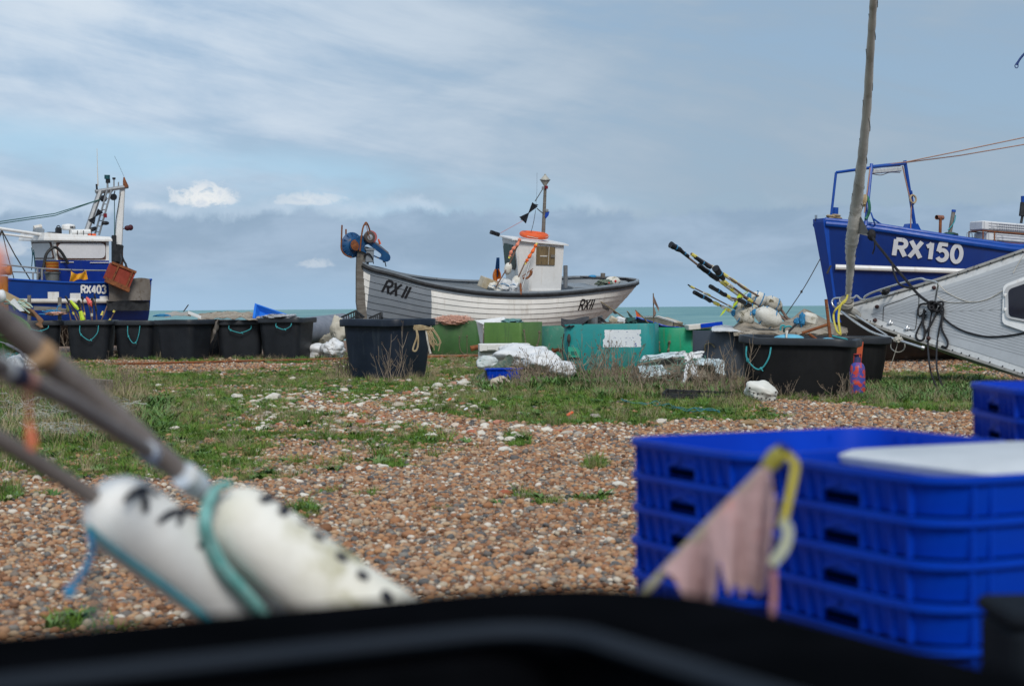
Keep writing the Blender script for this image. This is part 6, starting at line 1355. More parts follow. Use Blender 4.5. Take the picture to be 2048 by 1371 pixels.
def right_contents():
    def tin(nm, pts, d, r, m_, label, cat): mb = MB(); P = spline([at(p[0], p[1], (p[2] if len(p) > 2 else d)) for p in pts], 4); mb.tube(P, r, 7); return one(nm, mb, m_, label, cat, P[-1])
    tin('metal_bar', [(1652, 598), (1661, 679)], 23.0, .022, RUST, 'rusty bar standing upright in the wide black tub', 'bar')
    tin('metal_bar', [(1604, 666), (1655, 649)], 24.0, .022, RUST, 'rusty bar lying slanted over the wide black tub rim', 'bar')
    tin('metal_bar', [(1572, 668), (1592, 648)], 23.6, .016, BLACKR, 'thin dark bar leaning out of the wide black tub', 'bar'); tin('metal_bar', [(1617, 667), (1634, 679)], 23.1, .02, RUST, 'short rusty bar inside the wide black tub', 'bar')
    FL = mat('pale_blue_buoy', (.10, .36, .52), (.14, .42, .58), 4, .5)
    heap('buoy_float', 'long pale blue float in the wide black tub', 'float', 1578, 676, 23.0, (.20, .14, .055), FL, .05, 1); heap('buoy_float', 'smaller pale blue float beside the upright bar in the wide tub', 'float', 1656, 680, 22.95, (.10, .1, .035), FL, .05, 1)
    for k, pts in enumerate(([(1561, 661, 24.5), (1562, 652, 24.5), (1568, 651, 24.5), (1572, 655, 24.5)], [(1568, 663, 24.5), (1569, 655, 24.4), (1578, 652, 24.4), (1586, 656, 24.4)])): tin('rope_loop', pts, 24.5, .014, ROPET, ['teal rope loop sticking up left in the wide black tub', 'wider teal rope loop beside the other in the wide black tub'][k], 'rope')
    tin('rope_loop', [(1664, 671), (1680, 675), (1693, 678), (1694, 681)], 23.1, .011, ROPET, 'teal rope lying along the far rim of the wide black tub', 'rope')
    tin('rope_loop', [(1573, 673, 22.9), (1572, 664, 22.9), (1575, 662, 22.9), (1573, 672, 22.8), (1574, 682, 22.65)], 22.9, .012, ROPEW, 'white cord tied over the rim of the wide black tub', 'rope')
    # sheets on the slate bin
    drape('white_sheet', lambda u, v: at(1424+88*u, 655+8*v-4*math.sin(u*6)*(1-v)+3*nz(u*5, v*3, 2), 27.6-1.0*v+.1*nz(u*8, v*4, 1)), 22, 6, SACKW, 'crumpled white sheeting on top of the slate bin', 'sheet')
    c = at(1404, 652, 33); mb = MB(); mb.box(c, (.6, .4, .1), (0, -.08, .1), bev=.01); o = thing('flat_box', 'flat white and blue box on the rim of the emerald bin', 'box', c); mb.build('box', WHITEW, o); mb = MB(); mb.box(c+Vector((.16, -.205, .03)), (.42, .012, .075), (0, -.1, .1)); mb.build('blue_side', BLUEC, o)
    # red board between the tubs, gas bottle
    mb = MB(); mb.prism([at(1711, 683, 24.2), at(1727, 683, 24.2), at(1722, 732, 24.2), at(1709, 730, 24.2)], (0, .03, 0)); one('red_board', mb, mat('orange_red_board', (.48, .09, .03), (.38, .07, .03), 5, .7, streak=(.25, .06, .03)), 'orange red board standing between the two black tubs by the gas bottle', 'board', gnd(1717, 780), smooth=False)
    mb = MB(); mb.prism([at(1495, 728, 25.0), at(1498, 729, 25.0), at(1496, 772, 25.0), at(1489, 772, 25.0)], (0, .02, 0)); one('thin_upright', mb, mat('orange_red_board', (.4, .1, .03)), 'thin orange red slat upright between slate bin and wide tub', 'slat', gnd(1492, 785), smooth=False)
    g = gnd(1715, 799); b = Vector((g.x, g.y, 0)); o = thing('gas_bottle', 'red gas bottle with worn blue patches beside the wide black tub', 'gas bottle', b)
    GM = mat('red_blue_enamel', (.50, .055, .035), (.42, .04, .04), 3, .45, .1, spots=(.05, .06, .28), sscale=13, sth=(.47, .53)); r = .098
    mb = MB(); mb.lathe(b, (0, 0, 1), [(r*.86, 0), (r*.88, .05), (r*.86, .055), (r*.98, .075), (r, .10), (r, .20), (r*1.012, .205), (r*1.012, .215), (r, .22), (r, .36), (r*.95, .41), (r*.78, .45), (r*.45, .475), (r*.36, .48)], 26); mb.build('cylinder', GM, o)
    mb = MB(); mb.lathe(b+Vector((0, 0, .475)), (0, 0, 1), [(.045, 0), (.04, .06), (.022, .065), (.022, .10), (.0, .10)], 14); mb.build('valve', mat('valve_navy', (.04, .04, .12)), o)
    mb = MB(); mb.torus(b+Vector((0, 0, .578)), (0, 0, 1), .042, .008, 18, 6)
    for s_ in (-1, 1): mb.tube([b+Vector((s_*.042, 0, .575)), b+Vector((s_*.045, 0, .46))], .008, 6)
    mb.build('guard_handle', mat('handle_red', (.32, .03, .03)), o)
right_contents()
# ---- canes, tarps and boat gear over the green bins
def mid_contents():
    def flagpole(label, pts, rags, fm, r=.014, d=34, g='small flag canes over the bins'):
        P = [at(p[0], p[1], d) for p in pts]; o = thing('flag_cane', label, 'flag cane', P[-1], None, g); mb = MB(); mb.tube(P, r, 6); mb.build('cane', mat('cane_tan', (.22, .17, .09), (.1, .075, .05), 20), o)
        for k, poly in enumerate(rags):
            mb = MB(); c = [at(x, y, d-.03-.03*(i % 2)) for i, (x, y) in enumerate(poly)]; mb.prism(c, (0, .012, 0)); mb.build('rag', fm, o, smooth=False)
    RG = mat('brown_black_rag', (.04, .035, .035), (.07, .06, .055), 8, .9); RB = mat('brown_rag', (.17, .11, .09), (.22, .15, .12), 8, .9)
    flagpole('slanting cane with two torn dark rags at the stern of the white boat', [(1201, 603), (1227, 620), (1252, 638), (1262, 648)], [[(1203, 607), (1219, 617), (1218, 621), (1215, 623), (1211, 619), (1206, 617)], [(1226, 621), (1236, 627), (1230, 628), (1226, 625)]], RG)
    flagpole('short cane with dark green rag over the teal bin', [(1254, 622), (1268, 638), (1276, 650)], [[(1255, 623), (1263, 630), (1265, 636), (1260, 635), (1257, 630)]], mat('dark_green_rag', (.02, .045, .035)))
    flagpole('cane with small orange flag behind the blue tarp', [(1270.5, 620), (1288, 636), (1300, 650)], [[(1271, 621), (1283, 634), (1273, 633)]], ORANGE)
    flagpole('upright cane with long brown rag above the teal bin', [(1306.5, 586), (1307, 610), (1307.5, 652)], [[(1306.5, 588), (1310, 597), (1318.5, 617), (1317.5, 623), (1312, 612), (1305.5, 603)], [(1307, 610), (1312.5, 626), (1310, 632), (1307, 633)]], RB, .012)
    d = 34
    mb = MB(); mb.grid(lambda u, v: at(1266+108*u, interp(1266+108*u, [1266, 1271, 1290, 1307, 1332, 1374], [648, 632, 638, 643, 651, 655])*(1-v)+660*v, 34.3+.9*v*(1-u)-.1*math.sin(u*9+v*3)), 16, 5, .02); one('blue_tarp', mb, mat('blue_tarp', (.02, .06, .38), (.03, .09, .45), 3, .4), 'stiff blue tarp peaked above teal and emerald bins', 'tarp', at(1300, 652, d))
    mb = MB(); a, b, c, e = at(1288, 635, 37.5), at(1315, 634.5, 36.8), at(1346, 645.5, 36), at(1344, 655, 36); mb.loft([[a, b, at(1315, 655, 36.8), at(1288, 655, 37.5)], [p+Vector((.3, .9, 0)) for p in (a, b, at(1315, 655, 36.8), at(1288, 655, 37.5))]], True, True); mb.loft([[b, c, e, at(1315, 655, 36.8)], [p+Vector((.3, .9, 0)) for p in (b, c, e, at(1315, 655, 36.8))]], True, True)
    CR = mat('stained_cream', (.5, .45, .36), (.36, .3, .2)); o = thing('upturned_dinghy', 'cream upturned dinghy beyond the blue tarp', 'dinghy', at(1316, 660, 37)); mb.build('hull', CR, o, smooth=False)
    mb = MB(); mb.beam(a+Vector((0, -.03, .02)), b+Vector((0, -.03, .02)), .07, .03); mb.beam(b+Vector((0, -.03, .02)), c+Vector((.05, -.03, .02)), .07, .03); mb.build('gunwale', WHITEW, o)
    mb = MB(); mb.tube([at(1346, 645, 36), at(1370, 652, 36), at(1370, 648, 36)], .012, 5); mb.tube([at(1352, 652, 36), at(1372, 653, 36)], .012, 5); one('rope_stay', mb, WIRE, 'thin dark wire from the cream dinghy to the emerald bin', 'wire', at(1360, 652, 36))
    drape('dark_cloth', lambda u, v: at(1122+56*u, 637+3*math.sin(u*5)+v*(13-3*u+4*math.sin(u*11))+ (10*max(0, v-.5)*(1 if .3 < u < .55 else 0)), 32.6-.75*v+.05*math.sin(u*13)), 20, 8, DARKC, 'black cloth bundled over the left end of the teal bin', 'cloth')
    drape('grey_felt', lambda u, v: at(1162+42*u, 646-14*u*(1-v)-2+5*v, 32.4+.1*math.sin(u*7)), 12, 5, mat('grey_felt', (.11, .12, .13), (.16, .17, .18), 7, .95), 'grey felt offcut behind the black cloth on the teal bin', 'felt')
    drape('dark_scrap', lambda u, v: at(1196+22*u, 633+9*u*u*2+v*10*(1-u*.6), 32.3+.05*math.sin(u*7)), 8, 5, DARKC, 'small brown black scrap peaking above the teal bin', 'cloth')
    heap('brown_net', 'brown net mounded inside the teal bin', 'net', 1226, 649, 32.3, (.22, .2, .05), NETB, .4, 3)
    mb = MB(); mb.box(at(1227, 640, 33), (.16, .16, .12), (.2, .5, .2), bev=.02); one('foam_block', mb, mat('stained_cream', (.5, .45, .36)), 'cream foam block between the scraps and canes', 'foam block', at(1227, 646, 33))
    mb = MB(); mb.box(at(1243, 641, 33), (.20, .16, .13), (.1, .3, .4), bev=.03); one('foam_block', mb, SACKW, 'white foam block beside the short canes', 'foam block', at(1243, 648, 33))
    heap('dark_bundle', 'dark blue green bundle under the canes', 'bundle', 1260, 643, 33, (.12, .12, .08), mat('dark_green_net', (.02, .10, .09)), .3, 3)
    # heaps in the green bins
    c = at(908, 643, 45.2); mb = MB(); mb.blob(c, (.42, .4, .10), None, .25, 2.5, 26, 40, seed=5); rr = random.Random(77)
    for k in range(420):
        a = rr.uniform(0, 6.28); r_ = math.sqrt(rr.random()); p = c+Vector((.50*r_*math.cos(a), .42*r_*math.sin(a)-.05, .14*math.sqrt(max(0, 1-r_*r_))))
        mb.tube([p, p+Vector((rr.gauss(0, .05), rr.gauss(0, .04), rr.gauss(.01, .02))), p+Vector((rr.gauss(0, .09), rr.gauss(0, .05), rr.gauss(0, .025)))], .005, 3, False)
    o = one('salmon_net_heap', mb, NETP, 'mound of salmon pink net in the dark green bin', 'net', c)
    mb = MB(); mb.blob(at(872, 644, 45.3), (.25, .3, .11), None, .4, 3, 18, 24, seed=8); one('white_net_heap', mb, mat('white_net', (.55, .50, .47), (.5, .4, .36), 30, .9, 1.2, 80), 'pale net tangle beside the salmon net behind the big tub', 'net', at(872, 644, 45.3))
    mb = MB(); mb.prism([at(950, 641, 42.5), at(1008, 633.5, 42), at(1017, 640, 41.6), at(1017, 646, 41.6), at(966, 648, 42)], (0, .3, 0)); one('foam_sheet', mb, WHITEP, 'white foam sheet tilted behind the leaf green bin', 'sheet', at(990, 645, 42), smooth=False)
    mb = MB(); mb.prism([at(952, 640, 42.9), at(966, 640, 42.6), at(966, 700, 42.6), at(963, 700, 42.8)], (0, .06, 0)); one('foam_offcut', mb, WHITEP, 'white panel upright in the gap between the two green bins', 'panel', gnd(965, 716), smooth=False)
    heap('teal_net', 'teal net showing over the leaf green bin', 'net', 1024, 643, 40.2, (.24, .2, .07), mat('teal_net', (.10, .26, .26), (.2, .34, .33), 20, .9, 1, 60), .3, 3)
mid_contents()
# ---- sacks, trays and rubble in front of the bins
def crinkle(c, rad, seed, amp=.22, rot=None):
    """a slumped sack: broad shape with sharp folds"""
    mb = MB(); Mr = Euler(rot).to_matrix() if rot else Matrix.Identity(3); n, m = 34, 52; loops = []
    for i in range(n+1):
        th = math.pi*min(max(i/n, .01), .99); lp = []
        for j in range(m):
            ph = 2*math.pi*j/m; u = Vector((math.sin(th)*math.cos(ph), math.sin(th)*math.sin(ph), math.cos(th))); s_ = Vector((seed, seed*2, 0))
            k = 1+amp*noise.noise(u*1.4+s_)-amp*.5*abs(noise.noise(u*3.1+s_))-amp*.16*abs(noise.noise(u*6+s_))
            q = Mr@Vector((u.x*rad[0], u.y*rad[1], u.z*rad[2]))*k+c
            if q.z < .0: q.z = .0+.01*noise.noise(q*3)
            lp.append(q)
        loops.append(lp)
    return mb.loft(loops, True, True)
def sack(px, py, d, rad, label, m=SACKW, seed=1, amp=.3, rot=None, group='white sacks dumped among the bins'):
    c = at(px, py, d); mb = crinkle(c, rad, seed, amp, rot); return one('sack', mb, m, label, 'sack', (c.x, c.y, 0), group, ang=60)
sack(1046, 714, 29.6, (.52, .42, .22), 'largest slumped white sack, right of the polystyrene boxes', seed=2)
sack(1085, 722, 29.2, (.34, .3, .17), 'white sack slumped down towards the teal bin', seed=7)
sack(1128, 738, 28.7, (.24, .24, .14), 'small white sack at the foot of the teal bin', seed=3)
sack(1016, 705, 30.0, (.20, .22, .13), 'white sack lying over the polystyrene box', seed=5)
sack(976, 727, 28.9, (.20, .2, .13), 'white sack wrapped in pale green net, left end of the heap', mat('netted_sack', (.40, .46, .44), (.55, .58, .58), 9, .8, .6, 40, spots=(.14, .28, .24), sscale=12), seed=6)
drape('green_net', lambda u, v: at(950+70*u+8*math.sin(v*4), 756-48*u*(1-.3*v)+16*v+4*nz(u*7, v*5, 1), 28.4-.1*math.sin(u*6)+.25*u), 20, 8, NETG, 'pale green net trailing over the left end of the white sacks', 'net')
PS = mat('polystyrene', (.68, .68, .66), (.58, .58, .55), 3, .8, .4, 60, spots=(.42, .38, .3), sscale=5, sth=(.62, .76))
def polybox(px, py, d, w, l, h, rz, label):
    b = at(px, py, d); o = thing('polystyrene_box', label, 'box', (b.x, b.y, b.z-h/2), None, 'polystyrene fish boxes by the sacks'); rot = Euler((0, 0, R(rz))).to_matrix(); mb = MB(); mb.box(b, (w, l, h), rot, .015); mb.build('box', PS, o)
    mb = MB()
    for k in range(3): mb.box(b+rot@Vector((-w/2+.22+k*(w-.44)/2, -l/2-.008, 0)), (.15, .016, h*.62), rot, .004)
    for s_ in (-.47, .47): mb.box(b+rot@Vector((s_*w, -l/2-.008, 0)), (.05, .016, h*.96), rot, .004)
    mb.build('moulded_panels', PS, o)
polybox(1008, 694, 31.5, .92, .45, .135, 4, 'upper polystyrene fish box behind the white sacks'); polybox(1006, 710, 31.6, .90, .45, .15, 2, 'lower polystyrene fish box behind the white sacks')
def tray(nm, c, w, l, h, rot, m, label, cat='tray', t=.015, open_lat=False):
    o = thing(nm, label, cat, c); Mr = Euler(rot).to_matrix(); mb = MB(); f = lambda ww, ll, z: [Vector(c)+Mr@Vector((x, y, z)) for x, y in rrect(ww, ll, .04, 3)]
    mb.loft([f(w*.9, l*.9, 0), f(w, l, h), f(w+.05, l+.05, h), f(w+.05, l+.05, h+.015), f(w-.02, l-.02, h+.015), f(w*.9-.03, l*.9-.03, .015)], True, True)
    for k in range(-2, 3): mb.box(Vector(c)+Mr@Vector((k*w*.19, -l*.475-.006, h*.5)), (.02, .02, h*.9), Mr)
    mb.build('shell', m, o); return o
g = gnd(1008, 764); tray('fish_tray', (g.x, g.y+.25, .03), .56, .4, .17, (0, 0, -.06), BLUEC, 'royal blue fish tray on the grass behind the pale rock')
def rock(px, py, rx, ry, rz, label, m, seed=0):
    g = gnd(px, py); c = Vector((g.x, g.y+ry*.6, rz*.5)); mb = MB(); cuts = [Vector((random.Random(seed*31+k).gauss(0, 1), random.Random(seed*17+k).gauss(0, 1), random.Random(seed*7+k).gauss(0, .8))).normalized() for k in range(9)]
    n, m_ = 18, 26; loops = []
    for i in range(n+1):
        th = math.pi*min(max(i/n, .01), .99); lp = []
        for j in range(m_):
            ph = 2*math.pi*j/m_; u = Vector((math.sin(th)*math.cos(ph), math.sin(th)*math.sin(ph), math.cos(th)))
            for q in cuts:
                dd = u.dot(q)
                if dd > .68: u = u-q*(dd-.68)
            u *= 1+.07*noise.noise(u*3+Vector((seed, 0, 0))); lp.append(c+Vector((u.x*rx, u.y*ry, max(u.z*rz, -c.z))))
        loops.append(lp)
    mb.loft(loops, True, True); return one('rock', mb, m, label, 'rock', (c.x, c.y, 0), 'loose rocks on the grass', ang=30)
RK = mat('pale_flint', (.52, .47, .38), (.38, .32, .25), 6, .9, 1.2, 20, spots=(.22, .17, .12), sscale=12, sth=(.55, .66)); RKW = mat('chalk_white', (.62, .60, .55), (.5, .47, .4), 7, .9, .8, 20); BRK = mat('brick_red', (.34, .10, .05), (.27, .08, .045), 8, .9, .6, 30)
rock(1003, 773, .20, .15, .11, 'pale pitted rock in front of the royal blue tray', RK, 3)
for k, (px, py, s_, m_, lb) in enumerate([(925, 771, .12, RKW, 'white chalk rock right of the big tub'), (875, 775, .10, RKW, 'white chalk lump at the foot of the big tub'), (420, 795, .07, RKW, 'white chalk lump in the left grass'), (474, 797, .10, RKW, 'pair sized flat chalk rock left of the brick scatter'), (580, 803, .09, RK, 'tan rock among the left grass'), (620, 822, .06, BRK, 'red brick lump in the grass'), (722, 848, .07, BRK, 'red brick lump in the rubble path'), (798, 815, .10, RK, 'large buff rock in the rubble path'), (1010, 905, .07, RKW, 'white stone alone on the shingle edge'), (1240, 975, .06, RKW, 'white stone left of the blue crates'), (1013, 990, .05, BRK, 'rust coloured stone on the open shingle'), (808, 960, .035, mat('dark_brown_stone', (.09, .06, .05)), 'dark brown stone on the open shingle'), (1500, 852, .09, mat('tan_slab', (.30, .2, .1), (.22, .14, .07)), 'flat tan stone slab on the right shingle'), (1543, 854, .08, mat('tan_slab', (.30, .2, .1)), 'second flat tan slab beside the larger one'), (545, 800, .13, RKW, 'long flat chalk rock in the left grass'), (690, 905, .05, RKW, 'small chalk stone by the grass edge')]): rock(px, py, s_, s_*.8, s_*.5, lb, m_, k+10)
# right hand rubbish heap
sack(1330, 748, 26.6, (.50, .42, .25), 'brown netting bale, the biggest in the heap before the teal bin', NETB, 11, .35, group='torn sacks and netting in the heap')
sack(1400, 752, 26.0, (.34, .3, .22), 'brown netting bale at the right of the heap by the slate bin', NETB, 12, .35, group='torn sacks and netting in the heap')
TP = mat('pale_blue_tarp', (.46, .56, .60), (.56, .62, .64), 4, .6, .4, 20, spots=(.3, .33, .33), sscale=7)
def scrap(pts, d, label, m=TP, k=14, g='torn pale tarpaulin pieces on the heap'):
    p00, p10, p11, p01 = [Vector((*p, 0)) for p in pts]
    drape('tarp_scrap', lambda u, v: at(*(lambda q: (q.x+2.5*nz(u*7, v*7, d+p00.x), q.y+2.5*nz(v*6, u*6, p00.y)))(p00.lerp(p10, u).lerp(p01.lerp(p11, u), v)), d-.12*v+.06*nz(u*8, v*6, p00.x)), k, 10, m, label, 'tarp', .01, group=g)
scrap(((1288, 712), (1372, 701), (1366, 712), (1280, 722)), 26.3, 'pale strip of tarp along the top of the heap'); scrap(((1366, 706), (1408, 702), (1398, 728), (1374, 735)), 25.9, 'pale pointed tarp piece at the middle of the heap', SACKW); scrap(((1395, 716), (1440, 718), (1428, 728), (1392, 730)), 25.8, 'pale tarp piece at the heap beside the slate bin')
scrap(((1276, 732), (1322, 730), (1340, 748), (1284, 756)), 26.0, 'pale blue tarp panel low at the left of the heap'); scrap(((1428, 722), (1448, 718), (1449, 750), (1432, 746)), 25.7, 'pale blue tarp flap hanging at the right of the heap'); scrap(((1371, 728), (1377, 728), (1372, 765), (1364, 770)), 25.6, 'narrow white strip trailing down the heap', SACKW, 6)
scrap(((1380, 734), (1392, 731), (1398, 752), (1386, 752)), 25.6, 'white ribbon of sacking under the pointed tarp', SACKW, 6)
mb = MB(); rr = random.Random(9)
for k in range(40):
    x, y = rr.uniform(1285, 1420), rr.uniform(712, 755); mb.tube(spline([at(x, y, 25.9), at(x+rr.uniform(-14, 14), y+rr.uniform(-8, 12), 25.8), at(x+rr.uniform(-24, 24), y+rr.uniform(-6, 20), 25.75)], 4), .006, 4)
tag(one('net_tangle', mb, mat('teal_thread', (.08, .24, .2), (.22, .22, .16), 12, .9), 'green and brown threads tangled over the heap', 'net', gnd(1350, 785)), kind='stuff')
g = gnd(1400, 803); o = thing('black_crate', 'flat black plastic crate half buried in the grass before the heap', 'crate', (g.x, g.y, 0)); rot = Euler((.05, .04, -.18)).to_matrix(); c = Vector((g.x, g.y+.25, .07)); mb = MB()
for z in (-.075, -.045, -.01, .02):
    for s_ in (-1, 1): mb.box(c+rot@Vector((0, s_*.26, z)), (.85, .02, .028), rot); mb.box(c+rot@Vector((s_*.42, 0, z)), (.02, .54, .028), rot)
for k in range(9):
    for s_ in (-1, 1): mb.box(c+rot@Vector((-.4+k*.1, s_*.262, -.02)), (.022, .024, .12), rot)
for k in range(6):
    for s_ in (-1, 1): mb.box(c+rot@Vector((s_*.421, -.25+k*.1, -.02)), (.024, .022, .12), rot)
mb.box(c+rot@Vector((0, 0, -.05)), (.82, .5, .012), rot)
mb.build('lattice', BLACKR, o)
g = gnd(1524, 806); c = Vector((g.x, g.y+.1, .14)); mb = crinkle(c, (.215, .16, .135), 21, .22, (0, .25, -.1)); HB_ = mat('perforated_white', (.66, .66, .62), (.6, .6, .55), 3, .5, .2); o = thing('perforated_bag', 'white perforated plastic drum lying in front of the wide tub', 'drum', (g.x, g.y, 0)); mb.build('shell', HB_, o)
mb = MB(); rr = random.Random(3)
for r_ in range(4):
    for k in range(7):
        px, py = 1500+k*8.5-r_*1.2+rr.uniform(-1, 1), 775+k*1.5+r_*8+rr.uniform(-1, 1)
        mb.blob(at(px, py, c.y-.145+.004*abs(k-3)**1.5+.01*abs(r_-1.5)), (.013, .009, .011), n=5, m=6, amp=0)
mb.build('holes', mat('hole_dark', (.06, .05, .045)), o)
mb = MB(); rr = random.Random(12)
for k in range(3):
    P = [];
    for i in range(16): x = 1245+13*i+rr.uniform(-3, 3); P.append(gnd(x, 806+1.7*i+3*math.sin(i*.8)+rr.uniform(-3, 3))+Vector((0, 0, rr.uniform(.02, .06))))
    mb.tube(spline(P, 3), .0065, 5)
one('tangled_rope', mb, mat('dull_teal_rope', (.03, .15, .16), (.05, .20, .2), 30, .8), 'teal rope tangle strung out over the grass in front of the heap', 'rope', gnd(1330, 815))
# small bright litter
for px, py, s_, m_, lb in ((898, 807, .035, ORANGE, 'small orange plastic scrap in the grass'), (1140, 836, .04, ORANGE, 'orange plastic scrap on the shingle edge'), (932, 826, .025, SACKW, 'tiny white scrap on the grass')):
    g = gnd(px, py); mb = MB(); mb.box(g+Vector((0, 0, .05)), (s_*2, s_, .02), (.2, -.5, .4), bev=.005); one('litter_scrap', mb, m_, lb, 'litter', g)
# rusty rail lying along the shingle
def rail(a, b, r, label, n=24, da=None, db=None):
    A, B = gnd(*a), gnd(*b); mb = MB(); mb.tube([A.lerp(B, i/n)+Vector((0, 0, r*1.2+.012*nz(i*.5, a[0], 0))) for i in range(n+1)], r, 6); one('rusty_pipe', mb, RUST, label, 'pipe', A.lerp(B, .5), 'rusty pipes')
rail((222, 731), (985, 713), .028, 'long rusty pipe lying along the shingle in front of the tub row'); 
P = spline([at(941, 697, 31.8), at(960, 694, 31.8), at(985, 698, 31.6), at(997, 705, 31.3)], 5); mb = MB(); mb.tube(P, [.055-.0015*i for i in range(len(P))], 7); one('rusty_pipe', mb, RUST, 'bent rusty bar sticking out left of the polystyrene box', 'pipe', P[-1], 'rusty pipes')
P = [at(1104, 702, 33), at(1116, 699, 33), at(1124, 702, 33)]; mb = MB(); mb.tube(P, .04, 6); mb.tube([at(1104, 696, 33), at(1110, 706, 33)], .025, 5); one('rusty_pipe', mb, RUST, 'short rusty stub left of the teal bin', 'pipe', P[1], 'rusty pipes')
# crates inside the big tub
def lat(label, pts, d0, d1):
    A, B, C = [at(x, y, d) for (x, y), d in zip(pts, (d0, (d0+d1)/2, d1))]; o = thing('black_crate', label, 'crate', B, None, 'black crates poking out of the big tub'); mb = MB()
    dn = Vector((0, 0, -.16)); mb.beam(A, B, .025); mb.beam(B, C, .025); mb.beam(A+dn*.6, B+dn*.6, .02); mb.beam(B+dn*.6, C+dn*.6, .02)
    for P, Q in ((A, B), (B, C)):
        for k in range(1, 6): p = P.lerp(Q, k/6); mb.beam(p, p+dn, .018)
    mb.beam(B, B+dn*1.5, .045); mb.build('rim_lattice', BLACKR, o)
lat('left black crate corner poking out of the big tub', [(683, 634), (712, 621), (728, 634)], 30.2, 29.8); lat('right black crate corner poking out of the big tub', [(738, 636), (763, 625), (765, 636)], 29.9, 29.7)
# gap between row and big tub
c = at(642, 655, 44); mb = MB(); mb.tube([c+Vector((-.55, -.4, -.1)), c+Vector((.45, 1.2, .02))], .34, 20, False); mb.tube([c+Vector((-.55, -.4, -.1)), c+Vector((.45, 1.2, .02))], .31, 20, False); one('drain_pipe', mb, mat('grey_pipe', (.14, .16, .20), (.2, .22, .26), 4, .6), 'wide grey drain pipe end between the tub row and the big tub', 'pipe', (c.x, c.y, 0))
heap('rubble_mound', 'grey brown rubble mound inside the pipe gap', 'mound', 645, 682, 44.5, (.42, .5, .42), mat('grey_rubble', (.22, .21, .18), (.3, .28, .23), 8, .95, 1, 30), .2, 3)
sack(642, 703, 42.6, (.42, .3, .22), 'dirty white sack heap between the tub row and the big tub', SACKW, 31, .35); sack(668, 697, 42.2, (.30, .3, .24), 'white sack leaning against the left side of the big tub', SACKW, 32, .4); sack(676, 660, 43.2, (.20, .2, .36), 'tall cream sack standing in the gap left of the big tub', mat('cream_sack', (.52, .49, .42), (.42, .39, .32), 5, .8, .4), 33, .3)
heap('boulder', 'grey sea defence boulder far behind the gap', 'boulder', 655, 652, 47, (.45, .4, .22), mat('grey_boulder', (.26, .27, .29), (.34, .35, .36), 3, .9, .8, 12), .3, 1.6)

# ---- contents of the row of tubs at the left
drape('brown_cloth', lambda u, v: at(396+126*u, 629-6*math.sin(u*3.1)+4*nz(u*8, v*5, 1)+v*13, 42.6-.75*v+.15*nz(u*7, v*5, 2)), 26, 8, CLOTHG, 'grey brown cloth spread over the draped black tub', 'cloth')
drape('hanging_cloth', lambda u, v: at(421+20*u-(8+6*u)*v+3*math.sin(v*7+u*4), 638+v*(52-26*abs(u-.35)), 41.9-.1*math.sin(u*9+v*3)), 8, 16, mat('hanging_rag', (.12, .105, .095), (.2, .18, .16), 5, .9, .5, 30), 'grey rag hanging down between the wide square tub and the draped one', 'cloth')
drape('grey_sheet', lambda u, v: at(330+52*u, 627+3*nz(u*4, v*3, 6)-3*math.sin(u*3.1)+8*v*(1-.3*u), 41.7-.5*v), 14, 5, mat('grey_sheet', (.27, .25, .23), (.34, .32, .29), 5, .9), 'grey brown sheet on the wide square tub', 'sheet'); drape('white_sheet', lambda u, v: at(376+26*u, 622+10*u+6*v, 41.6-.4*v), 8, 4, WHITEW, 'white curved sheet on the wide square tub', 'sheet')
mb = MB(); mb.tube([at(367, 623, 41.8), at(377, 609, 41.8)], .014, 5); one('stick', mb, WIRE, 'thin stick leaning up from the wide square tub', 'stick', at(367, 623, 41.8))
mb = MB()
for k in range(4): mb.tube(spline([at(306+k*2, 632, 41.5), at(318, 629+k, 41.4), at(334, 629+k, 41.3), at(342, 632, 41.2)], 4), .014, 5)
one('blue_rope_bundle', mb, ROPEB, 'bright blue rope lying on the wide square tub', 'rope', at(320, 632, 41.4))
# tipped blue tray
def bluetray():
    pts = [(511, 607), (583, 634), (560, 640), (509, 633)]; A, B, C, D = at(511.5, 608, 42.4), at(584, 633, 42.0), at(574, 642, 41.6), at(508, 636, 42.0); o = thing('fish_tray', 'light blue tray tipped up on the last tub of the row', 'tray', C)
    inn = [A, B, C, D]; n = (B-A).cross(D-A).normalized(); n = n if n.y > 0 else -n; mb = MB(); cc = sum(inn, Vector())/4
    back = [p.lerp(cc, .16)+n*.18 for p in inn]; rim = [p-n*.0+(p-cc).normalized()*.035 for p in inn]; inr = [p.lerp(cc, .05) for p in inn]; ib = [p.lerp(cc, .2)+n*.16 for p in inn]
    mb.loft([back, rim, [p-n*.015 for p in rim], inr, ib], True, True); mb.build('shell', CRATEB, o, smooth=False)
bluetray(); heap('white_net', 'white net spilling over the rim of the last tub of the row', 'net', 560, 634, 42.0, (.42, .4, .07), mat('white_net_fine', (.55, .57, .6), (.4, .42, .46), 30, .9, 1, 70), .4, 3)
